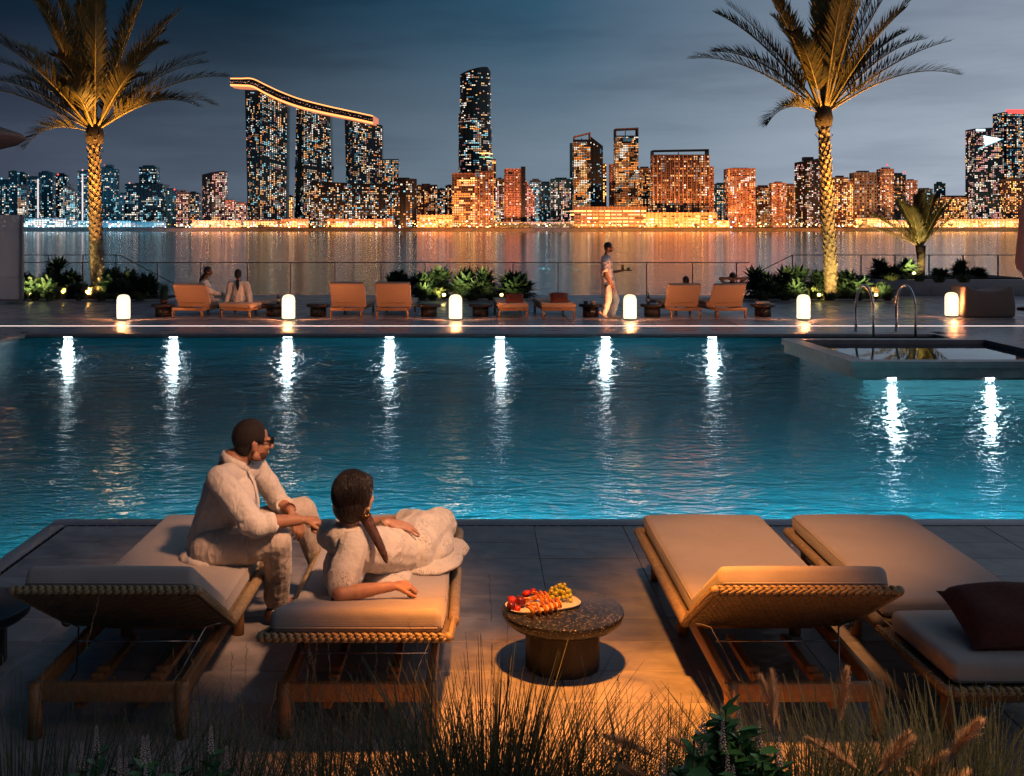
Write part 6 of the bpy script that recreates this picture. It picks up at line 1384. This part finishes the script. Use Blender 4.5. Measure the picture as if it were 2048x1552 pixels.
# walking man with a tray
Y0 = 25.9; k = F/Y0; o0 = Vector(((1222-VX)/k, Y0, 0)); wm = thing('person', 'bearded man in pale shirt and trousers walking right with a small tray', 'man', tuple(o0)); Q = lambda px, py, dy=0: P(px, py, Y0)+Vector((0, dy, 0))-o0
hf = frame((.98, -.12, -.06)); f, r, u = hf; hc = Q(1217, 495); rot = Matrix((r, f, u)).transposed().to_euler()
B = Blob(); head(B, hc, hf, 1.0); B.chain([hc-u*.06-f*.02, Q(1212, 513)], [.052, .058]); B.chain([Q(1212, 518), Q(1214, 545), Q(1217, 568)], [.10, .12, .12]); B.cap(Q(1209, 521, -.17), .055, Q(1211, 521, .17), .055)
B.chain([Q(1206, 522, -.20), Q(1210, 549, -.24), Q(1224, 573, -.22)], [.052, .042, .028]); B.chain([Q(1213, 522, .18), Q(1224, 545, .16), Q(1243, 542, .02)], [.05, .042, .028])
hand(B, Q(1225, 574, -.22), (.25, 0, -.97), (.9, -.4, .2), 1.0, (.25, .4, .3), side=1); hand(B, Q(1243, 542, .02), (.95, -.2, .1), (0, -.2, -.98), 1.0, (.1, .2, .2), side=1)
B.chain([Q(1213, 572, -.09), Q(1214, 603, -.11), Q(1205, 626, -.10)], [.09, .06, .04]); B.chain([Q(1220, 572, .09), Q(1232, 600, .08), Q(1225, 629, .06)], [.09, .06, .04]); B.skin('body', skA, wm, voxel=.011, smooth=3)
Bh = Blob(); Bh.ell(hc-f*.014+u*.030, (.084, .104, .102), rot); Bh.ell(hc-f*.05-u*.03, (.07, .05, .05), rot); Bh.skin('hair', hairk, wm, voxel=.01, smooth=3, keep=hairkeep(hc, hf, 1.0, .06, -.02))
Bb = Blob(); Bb.ell(hc+f*.036-u*.068, (.062, .065, .048), rot); Bb.skin('beard', MATS['stubble'], wm, voxel=.01, smooth=2, keep=lambda co: (co-hc).dot(u) < -.05)
B = Blob(); B.chain([Q(1212, 519), Q(1213, 545), Q(1217, 570)], [.125, .150, .155]); B.cap(Q(1209, 522, -.17), .075, Q(1211, 522, .17), .075); B.chain([Q(1206, 523, -.20), Q(1208, 538, -.235)], [.08, .075]); B.chain([Q(1213, 523, .18), Q(1219, 537, .18)], [.08, .07])
wc = cloth_wr(.008, 7, (1, 1, 1.6), 2); B.skin('shirt', cr2, wm, voxel=.013, smooth=4, wr=wc, keep=lambda co: (co-hc).z < -.13)
B = Blob(); B.chain([Q(1216, 572, -.07), Q(1214, 603, -.11), Q(1207, 625, -.10)], [.125, .085, .07]); B.chain([Q(1220, 572, .07), Q(1233, 600, .08), Q(1226, 628, .06)], [.12, .085, .07]); B.skin('trousers', cr2, wm, voxel=.013, smooth=4, wr=cloth_wr(.010, 8, (1, 1, 1.2), 6))
for a, b_ in ((Q(1199, 624, -.10), Q(1212, 633, -.10)), (Q(1221, 633, .06), Q(1239, 635, .06))): Bq = Blob(); Bq.cap(a, .045, b_, .04); Bq.skin('shoe', mat('canvas_shoe', (.45, .36, .33), .7), wm, voxel=.012, smooth=3)
tr = thing('drinks_tray', 'small tray with an orange drink carried by the walking man', 'tray', tuple(P(1252, 541, Y0-.02))); MB().lathe([(.001, -.008), (.14, -.008), (.16, .012), (.152, .012), (.13, 0), (.001, 0)], 20).build('tray_disc', mat('tray_bronze', (.2, .1, .05), .4, .6), tr)
o = MB().lathe([(.03, .001), (.038, .13), (.001, .13)], 14).build('drink_glass', mat('orange_drink', (.85, .28, .03), .2)); o.location = tr.location+Vector((-.08, 0, 0)); tag(o, 'tall glass of orange drink on the small tray', 'drink')
o = MB().lathe([(.02, .001), (.045, .05), (.05, .07), (.001, .072)], 14).build('snack_bowl', mat('green_snack', (.35, .45, .2), .5)); o.location = tr.location+Vector((.06, -.02, 0)); tag(o, 'little bowl of green snacks on the small tray', 'bowl')
# woman in profile on the first far lounger
Y1 = 26.9; o0 = P(425, 620, Y1); wp = thing('person', 'woman in cream with a long ponytail sitting in profile, facing right', 'woman', tuple(o0)); Q = lambda px, py, dy=0: P(px, py, Y1)+Vector((0, dy, 0))-o0
hf = frame((.97, .15, .02)); f, r, u = hf; hc = Q(417, 543); rot = Matrix((r, f, u)).transposed().to_euler(); B = Blob(); head(B, hc, hf, .95); B.chain([hc-u*.06-f*.015, Q(408, 560)], [.048, .05])
B.chain([Q(409, 565), Q(413, 580), Q(420, 602)], [.09, .10, .12]); B.chain([Q(412, 565, -.15), Q(425, 580, -.18), Q(444, 588, -.08)], [.046, .038, .026]); B.chain([Q(408, 565, .15), Q(425, 582, .2), Q(444, 586, .02)], [.046, .038, .026]); hand(B, Q(444, 588, -.08), (.9, .3, -.3), (0, -.3, .9), 1, (.5, .6, .5), side=-1)
B.chain([Q(418, 604, -.1), Q(440, 602, -.12), Q(450, 608, -.2)], [.09, .06, .04]); B.chain([Q(418, 604, .1), Q(443, 592, .15), Q(450, 608, .15)], [.09, .06, .04]); B.skin('body', skC, wp, voxel=.012, smooth=3)
B = Blob(); B.ell(hc-f*.02+u*.026, (.086, .104, .100), rot); B.ell(hc-f*.06-u*.02, (.07, .06, .06), rot); B.skin('hair', hairk, wp, voxel=.01, smooth=3, keep=hairkeep(hc, hf, 1, .05, -.03)); B = Blob(); B.chain([Q(408, 550), Q(402, 560), Q(399, 574)], [.04, .055, .02]); B.skin('ponytail', hairk, wp, voxel=.012, smooth=3)
B = Blob(); B.chain([Q(409, 567), Q(413, 585), Q(421, 606)], [.115, .14, .16]); B.cap(Q(409, 567, -.15), .075, Q(408, 567, .15), .075); B.chain([Q(412, 567, -.16), Q(425, 582, -.19), Q(441, 588, -.10)], [.075, .072, .055]); B.chain([Q(408, 567, .16), Q(425, 584, .2), Q(440, 587, .03)], [.075, .07, .055]); B.chain([Q(418, 606, -.1), Q(440, 603, -.12), Q(452, 612, -.2)], [.12, .095, .09]); B.chain([Q(418, 604, .1), Q(442, 594, .15), Q(450, 608, .15)], [.12, .09, .08])
B.skin('tunic', cr1, wp, voxel=.014, smooth=4, wr=cloth_wr(.010, 7, (1, 1, 1), 6), keep=lambda co: (co-hc).z < -.125)
# woman from behind on the second far lounger
Y2 = 26.7; o0 = P(477, 612, Y2); wb_ = thing('person', 'woman in cream seen from behind, black ponytail down her back', 'woman', tuple(o0)); Q = lambda px, py, dy=0: P(px, py, Y2)+Vector((0, dy, 0))-o0
hf = frame((.1, .99, 0)); f, r, u = hf; hc = Q(476.5, 548); rot = Matrix((r, f, u)).transposed().to_euler(); B = Blob(); head(B, hc, hf, .95); B.chain([hc-u*.06, Q(477, 563)], [.048, .052]); B.chain([Q(477, 567), Q(477, 585), Q(478, 602)], [.09, .10, .13]); B.cap(Q(464, 566), .05, Q(490, 566), .05)
B.chain([Q(462, 567), Q(457, 588), Q(454, 606, -.1)], [.046, .038, .026]); B.chain([Q(492, 567), Q(498, 588), Q(503, 606, -.1)], [.046, .038, .026]); hand(B, Q(454, 605, -.1), (-.3, -.6, -.3), (0, -.3, .9), 1, (.1, .1, .1), side=1); hand(B, Q(503, 605, -.1), (.3, -.6, -.3), (0, -.3, .9), 1, (.1, .1, .1), side=-1)
B.chain([Q(470, 606), Q(466, 604, .5)], [.10, .06]); B.chain([Q(486, 606), Q(492, 604, .5)], [.10, .06]); B.skin('body', skC, wb_, voxel=.012, smooth=3)
B = Blob(); B.ell(hc-f*.02+u*.01, (.090, .104, .115), rot); B.ell(hc-f*.05-u*.05, (.07, .06, .06), rot); B.skin('hair', hairk, wb_, voxel=.01, smooth=3); B = Blob(); B.chain([Q(477, 561, -.09), Q(477.5, 570, -.12), Q(478, 580, -.13)], [.035, .045, .018]); B.skin('ponytail', hairk, wb_, voxel=.01, smooth=3)
B = Blob(); B.chain([Q(477, 570), Q(477, 588), Q(478, 606)], [.12, .14, .18]); B.cap(Q(463, 568), .078, Q(491, 568), .078); B.chain([Q(461, 569), Q(457, 588), Q(455, 603, -.09)], [.078, .07, .06]); B.chain([Q(493, 569), Q(498, 588), Q(502, 603, -.09)], [.078, .072, .062]); B.ell(Q(478, 608, .1), (.28, .25, .06))
B.skin('tunic', cr1, wb_, voxel=.014, smooth=4, wr=cloth_wr(.012, 7, (1.4, 1, 1), 16), keep=lambda co: (co-hc).z < -.14)
# two people lying in the right-hand loungers
def liar(px, py, Y, lb, arms, sk, top, sex='person'):
    o0 = P(px, py, Y); o0.z = .36; t = thing('person', lb, sex, tuple(o0)); c = P(px, py, Y)-o0; hf = frame((.15, .95, -.12)); f, r, u = hf; rot = Matrix((r, f, u)).transposed().to_euler(); B = Blob(); head(B, c, hf, .95)
    n = c-u*.12+f*.05; B.chain([c-u*.06, n], [.048, .05]); pl_ = Vector((0, .75, .09)); B.chain([n-u*.06, n.lerp(pl_, .5), pl_], [.09, .11, .12]); s1, s2 = n-u*.04-r*.18, n-u*.04+r*.18; B.cap(s1, .05, s2, .05)
    if arms:
        for s, q in ((s1, -1), (s2, 1)): e = c+r*q*.30+f*.02+u*(-.02); B.chain([s, e, c+r*q*.07-f*.09-u*.03], [.045, .038, .028]); hand(B, c+r*q*.07-f*.09-u*.03, -r*q, -f, 1, (.1, .2, .2), side=q)
    else:
        for s, q in ((s1, -1), (s2, 1)): B.chain([s, s+Vector((q*.08, .25, -.2)), pl_+Vector((q*.15, .1, .03))], [.045, .038, .028]); hand(B, pl_+Vector((q*.15, .1, .03)), (0, 1, -.1), (0, 0, 1), 1, (.1, .2, .2), side=-q)
    for q in (-1, 1): B.chain([pl_+Vector((q*.08, 0, 0)), pl_+Vector((q*.1, .42, .02)), pl_+Vector((q*.1, .82, -.02)), pl_+Vector((q*.1, .86, .10))], [.09, .055, .038, .03])
    B.skin('body', sk, t, voxel=.013, smooth=3); B = Blob(); B.ell(c-f*.015+u*.025, (.086, .105, .104), rot); B.ell(c-f*.05-u*.03, (.075, .055, .06), rot); B.skin('hair', hairk, t, voxel=.011, smooth=3, keep=hairkeep(c, hf, 1, .05, -.05))
    B = Blob(); B.chain([n-u*.07, n.lerp(pl_, .5), pl_], [.11, .135, .14]); B.cap(s1-u*.02, .065, s2-u*.02, .065); B.skin('top', top, t, voxel=.015, smooth=3)
liar(1372, 562, 27.2, 'person lying back in the second lounger from the right, only dark hair shows', False, skB, cr1); liar(1465, 555, 27.2, 'person in black lying back with both arms folded behind the head', True, skA, blk)
# ---------------------------------------------------------------- foreground planting along the camera side of the deck
gA = noisy('grass_green', (.045, .065, .025), (.10, .11, .05), scale=4, rough=.6, bump=0); gB = noisy('grass_straw', (.22, .14, .075), (.34, .23, .13), scale=4, rough=.7, bump=0)
gC = noisy('grass_dark', (.018, .034, .014), (.042, .056, .024), scale=4, rough=.6, bump=0); plm = noisy('plume', (.55, .36, .22), (.70, .48, .31), scale=30, rough=.9, bump=0); lfm = noisy('glossy_leaf', (.035, .15, .06), (.08, .24, .10), scale=6, rough=.3, bump=0); flm = noisy('flower_white', (.34, .31, .32), (.46, .42, .42), scale=30, rough=.8, bump=0)
bedt = structure(MB().box(-4, 6, 1.2, 3.60, -.03, .02).build('planting_soil', soil))
def blade(V, Fc, o, d, ln, bend, w, rnd):
    pts = []; n = 5; side = Vector((-d.y, d.x, 0)).normalized() if (abs(d.x)+abs(d.y)) > 1e-4 else Vector((1, 0, 0))
    p = o.copy(); dr = (Vector((0, 0, 1))+d*.25).normalized(); k = len(V)
    for i in range(n+1):
        s = i/n; ww = w*(1-s)**.7+.0006; V += [(p-side*ww)[:], (p+side*ww)[:]]; dr = (dr+d*bend/n+Vector((0, 0, -bend*.35*s/n))).normalized(); p = p+dr*ln/n
    for i in range(n): a = k+2*i; Fc.append((a, a+1, a+3, a+2))
    return p, dr
def grass(px, pyb, pyt, wpx, n, m, lb, seed=1, Y=3.25, w=.003, bend=.8, name='grass_tuft', grp='ornamental grass tufts in the foreground', stems=0, plume=0, pl=.20, pbend=1.0):
    rnd = random.Random(seed); X = (px-VX)*Y/F; top = CH-(pyt-VY)*Y/F; h = top; r = wpx*Y/F/2; t = thing(name, lb, 'grass', (X, Y, .02), group=grp); V = []; Fc = []
    for j in range(n):
        a = rnd.random()*2*PI; q = rnd.random()**.5; d = Vector((math.cos(a), math.sin(a), 0)); b = bend*q*rnd.uniform(.5, 1.2); blade(V, Fc, d*.10*q*r/.3, d*(.3+q), h*(.62+.43*rnd.random()**.8)*(1.0+.14*b), b, w*rnd.uniform(.6, 1.2), rnd)
    tag(MB().add(V, Fc, 0).build('blades', m, t), kind='stuff')
    if stems:
        S_ = MB()
        for j in range(stems):
            a = rnd.random()*2*PI; d = Vector((math.cos(a), math.sin(a)*.5, 0)); V2 = []; F2 = []; p, dr = blade(V2, F2, d*.03, d*.6*rnd.random(), h*rnd.uniform(.82, 1.14), .5*rnd.random(), .0016, rnd); S_.add(V2, F2, 0)
            for k in range(18): q = p-dr*(.008*k); e = Vector((rnd.uniform(-1, 1), rnd.uniform(-1, 1), 1.5)).normalized()*.014; S_.add([(q-Vector((.0012, 0, 0)))[:], (q+Vector((.0012, 0, 0)))[:], (q+e)[:]], [(0, 1, 2)])
        tag(S_.build('seed_stems', gB, t), kind='stuff')
    for j in range(plume):
        a = -2.6+5.2*(j+.5)/plume+rnd.uniform(-.15, .15) ; d = Vector((math.sin(a*.5), -.25+.5*rnd.random(), 0)); V2 = []; F2 = []; b = MB(); ln = h*rnd.uniform(.92, 1.18); o = d*.05; pts = [o]; dr = (Vector((0, 0, 1))+d*.35).normalized(); p = o.copy()
        for i in range(14): dr = (dr+d*pbend*.050*(1+i/7)+Vector((0, 0, -.0062*i*pbend))).normalized(); p = p+dr*ln/14; pts.append(p.copy())
        b.tube(pts, .0014, 4, 0); hv = []; hf_ = []
        for q in range(800):
            s = rnd.random(); i = 14-pl*14/ln*0-s*(pl/ln*14); i0 = max(0, min(13, int(i))); c = pts[i0].lerp(pts[i0+1], min(1, max(0, i-i0))); dd = (pts[i0+1]-pts[i0]).normalized(); rr = .029*math.sin(PI*min(1, s*.9+.06))**.7
            e = Vector((rnd.gauss(0, 1), rnd.gauss(0, 1), rnd.gauss(0, 1))); e = (e-dd*e.dot(dd)).normalized(); tip = c+dd*.026+e*rr*rnd.uniform(.6, 1.2); sd = dd.cross(e)*.0010; k = len(hv); hv += [(c-sd)[:], (c+sd)[:], tip[:]]; hf_.append((k, k+1, k+2))
        b.add(hv, hf_, 1); b.build('plume', [gA, plm], t)
    return t
def leafy(px, pyt, lb, Y=3.2, n=9, spk=5, r=.14, seed=1, h=None):
    rnd = random.Random(seed); X = (px-VX)*Y/F; top = CH-(pyt-VY)*Y/F; t = thing('flowering_shrub', lb, 'shrub', (X, Y, .02), group='glossy leafy shrubs with white flower spikes in the foreground')
    base = MB().add([(0, -.006, 0), (.011, 0, .004), (.012, .018, .005), (0, .034, .001), (-.012, .018, .005), (-.011, 0, .004), (0, .014, -.002)], [(0, 1, 6), (1, 2, 6), (2, 3, 6), (3, 4, 6), (4, 5, 6), (5, 0, 6)], 0, True).mesh('leaf', lfm)
    st = MB(); sp = MB(); leaves = []
    for j in range(n):
        a = rnd.random()*2*PI; q = rnd.random()**.5; o = Vector((math.cos(a)*r*q*.4, math.sin(a)*r*q*.4, 0)); e = Vector((math.cos(a)*r*q, math.sin(a)*r*q, top*(1-.14*q*q)*rnd.uniform(.90, 1))); mid = o.lerp(e, .5)+Vector((math.cos(a)*.02, math.sin(a)*.02, 0)); st.tube([o, mid, e], .003, 5)
        for k in range(13):
            s = .55+.45*k/12; p = o.lerp(mid, s*2) if s < .5 else mid.lerp(e, (s-.5)*2); leaves.append((p, Euler((rnd.uniform(.15, .9), rnd.uniform(-.3, .3), k*2.4+rnd.random())), rnd.uniform(1.3, 2.1)*(1.15-.35*(k/14))))
        if j < spk:
            for k in range(46): s = k/46; an = k*2.4; rr = .008*(1-s*.7); c = e+Vector((math.cos(an)*rr, math.sin(an)*rr, .01+s*.075)); sp.ball(c, .0032*(1.1-.6*s), 5, 3)
    st.build('stems', gC, t)
    if spk: tag(sp.build('flower_spike', flm, t), kind='stuff')
    for p, e, s in leaves: o = bpy.data.objects.new('leaf', base); COL.objects.link(o); o.parent = t; o.location = p; o.rotation_euler = e; o.scale = (s,)*3
    return t
# long airy stems left of centre, then tufts to the right
grass(30, 1552, 1440, 190, 260, gC, 'brown-green grass in the bottom left corner', 1, Y=3.0, bend=1.2, stems=5)
grass(440, 1560, 1470, 330, 150, gC, 'wide low tuft with long dry stems below the left lounger', 2, Y=3.2, bend=1.3, w=.0022, stems=14)
grass(560, 1560, 1470, 300, 110, gC, 'airy tuft with long dry stems between both left loungers', 12, Y=3.2, bend=1.2, w=.0020, stems=14)
grass(720, 1560, 1440, 320, 180, gC, 'tuft with tall straight stems under the reclining woman\'s lounger', 3, Y=3.25, bend=1.1, w=.0024, stems=16)
grass(850, 1560, 1395, 110, 60, gC, 'few broad dark blades at the right legs of the woman\'s lounger', 33, Y=3.3, bend=.35, w=.0085)
grass(975, 1552, 1385, 300, 820, gC, 'dense dark green tuft just left of the bottom centre', 4, Y=3.2, bend=1.3, w=.0036)
grass(1010, 1552, 1350, 280, 60, gA, 'sparser tall tuft under the stone table', 5, Y=3.3, bend=.9, w=.0016, stems=8)
grass(1090, 1560, 1470, 260, 520, gC, 'low thick olive tuft right of the dense dark one', 36, Y=3.0, bend=1.4, w=.0034)
grass(1190, 1552, 1462, 260, 420, gC, 'fine olive tuft below the stone table', 6, Y=3.05, bend=1.3, w=.0026)
grass(1300, 1552, 1480, 220, 260, gA, 'short thin tuft left of the glossy shrub', 7, Y=3.1, bend=.8, w=.0016, stems=5)
grass(610, 1560, 1490, 260, 120, gC, 'low tuft with straw plumes near the bottom', 8, Y=2.75, bend=1.2, plume=6, pl=.14)
grass(770, 1560, 1490, 240, 120, gC, 'second low straw-plumed tuft, right of the first', 18, Y=2.7, bend=1.2, plume=6, pl=.14)
grass(1640, 1552, 1445, 300, 260, gC, 'big tuft with a fan of fluffy pinkish plumes', 9, Y=3.1, bend=1.3, plume=20, pl=.15, pbend=1.2)
grass(1560, 1570, 1495, 260, 220, gC, 'lower fluffy-plumed tuft right of the glossy shrub', 19, Y=2.9, bend=1.3, plume=14, pl=.13, pbend=1.3)
grass(1740, 1570, 1500, 240, 220, gC, 'lowest fluffy-plumed tuft at the bottom right', 29, Y=2.85, bend=1.3, plume=10, pl=.13, pbend=1.3)
grass(1870, 1552, 1450, 320, 620, gC, 'plain dark grass tuft in front of the rightmost lounger', 10, Y=3.1, bend=1.1, w=.0024)
grass(2040, 1552, 1510, 200, 160, gC, 'fluffy-plumed tuft cut by the right edge', 11, Y=2.95, bend=1.1, plume=9, pl=.15)
grass(230, 1560, 1500, 300, 280, gC, 'low dark grass between the corner grass and the flower spikes', 13, Y=2.9, bend=1.3)
for i, (x, y, wv, lb) in enumerate(((90, 1505, 300, 'low dark filler grass in the bottom left corner'), (400, 1510, 320, 'low dark filler grass below the left lounger'), (640, 1505, 320, 'low dark filler grass below both left loungers'), (880, 1480, 260, 'low dark filler grass under the woman\'s lounger legs'), (1330, 1500, 240, 'low dark filler grass left of the glossy shrub'),
                                 (1600, 1490, 300, 'low dark filler grass right of the glossy shrub'), (1780, 1480, 320, 'low dark filler grass below the empty lounger'), (1980, 1490, 300, 'low dark filler grass in the bottom right corner'))):
    grass(x, 1560, y, wv, 620, gC, lb, 60+i, Y=2.85+.05*(i % 3), bend=1.5, w=.0034)
leafy(1450, 1432, 'big glossy green shrub with white flower spikes, left of the plumes', Y=2.78, n=40, spk=8, r=.115, seed=3)
leafy(1402, 1490, 'smaller glossy green shrub at the left foot of the big one', Y=2.66, n=24, spk=5, r=.10, seed=4)
leafy(1505, 1500, 'glossy green shrub low between the big one and the plumes', Y=2.7, n=22, spk=3, r=.10, seed=5)
leafy(210, 1505, 'glossy shrub with white spikes, leftmost in the foreground', Y=3.0, n=6, spk=5, r=.09, seed=6)
leafy(300, 1528, 'low glossy shrub with white spikes, second from left', Y=2.95, n=7, spk=6, r=.10, seed=7)
leafy(415, 1520, 'low glossy shrub with white spikes among the airy stems', Y=2.95, n=6, spk=5, r=.09, seed=8)
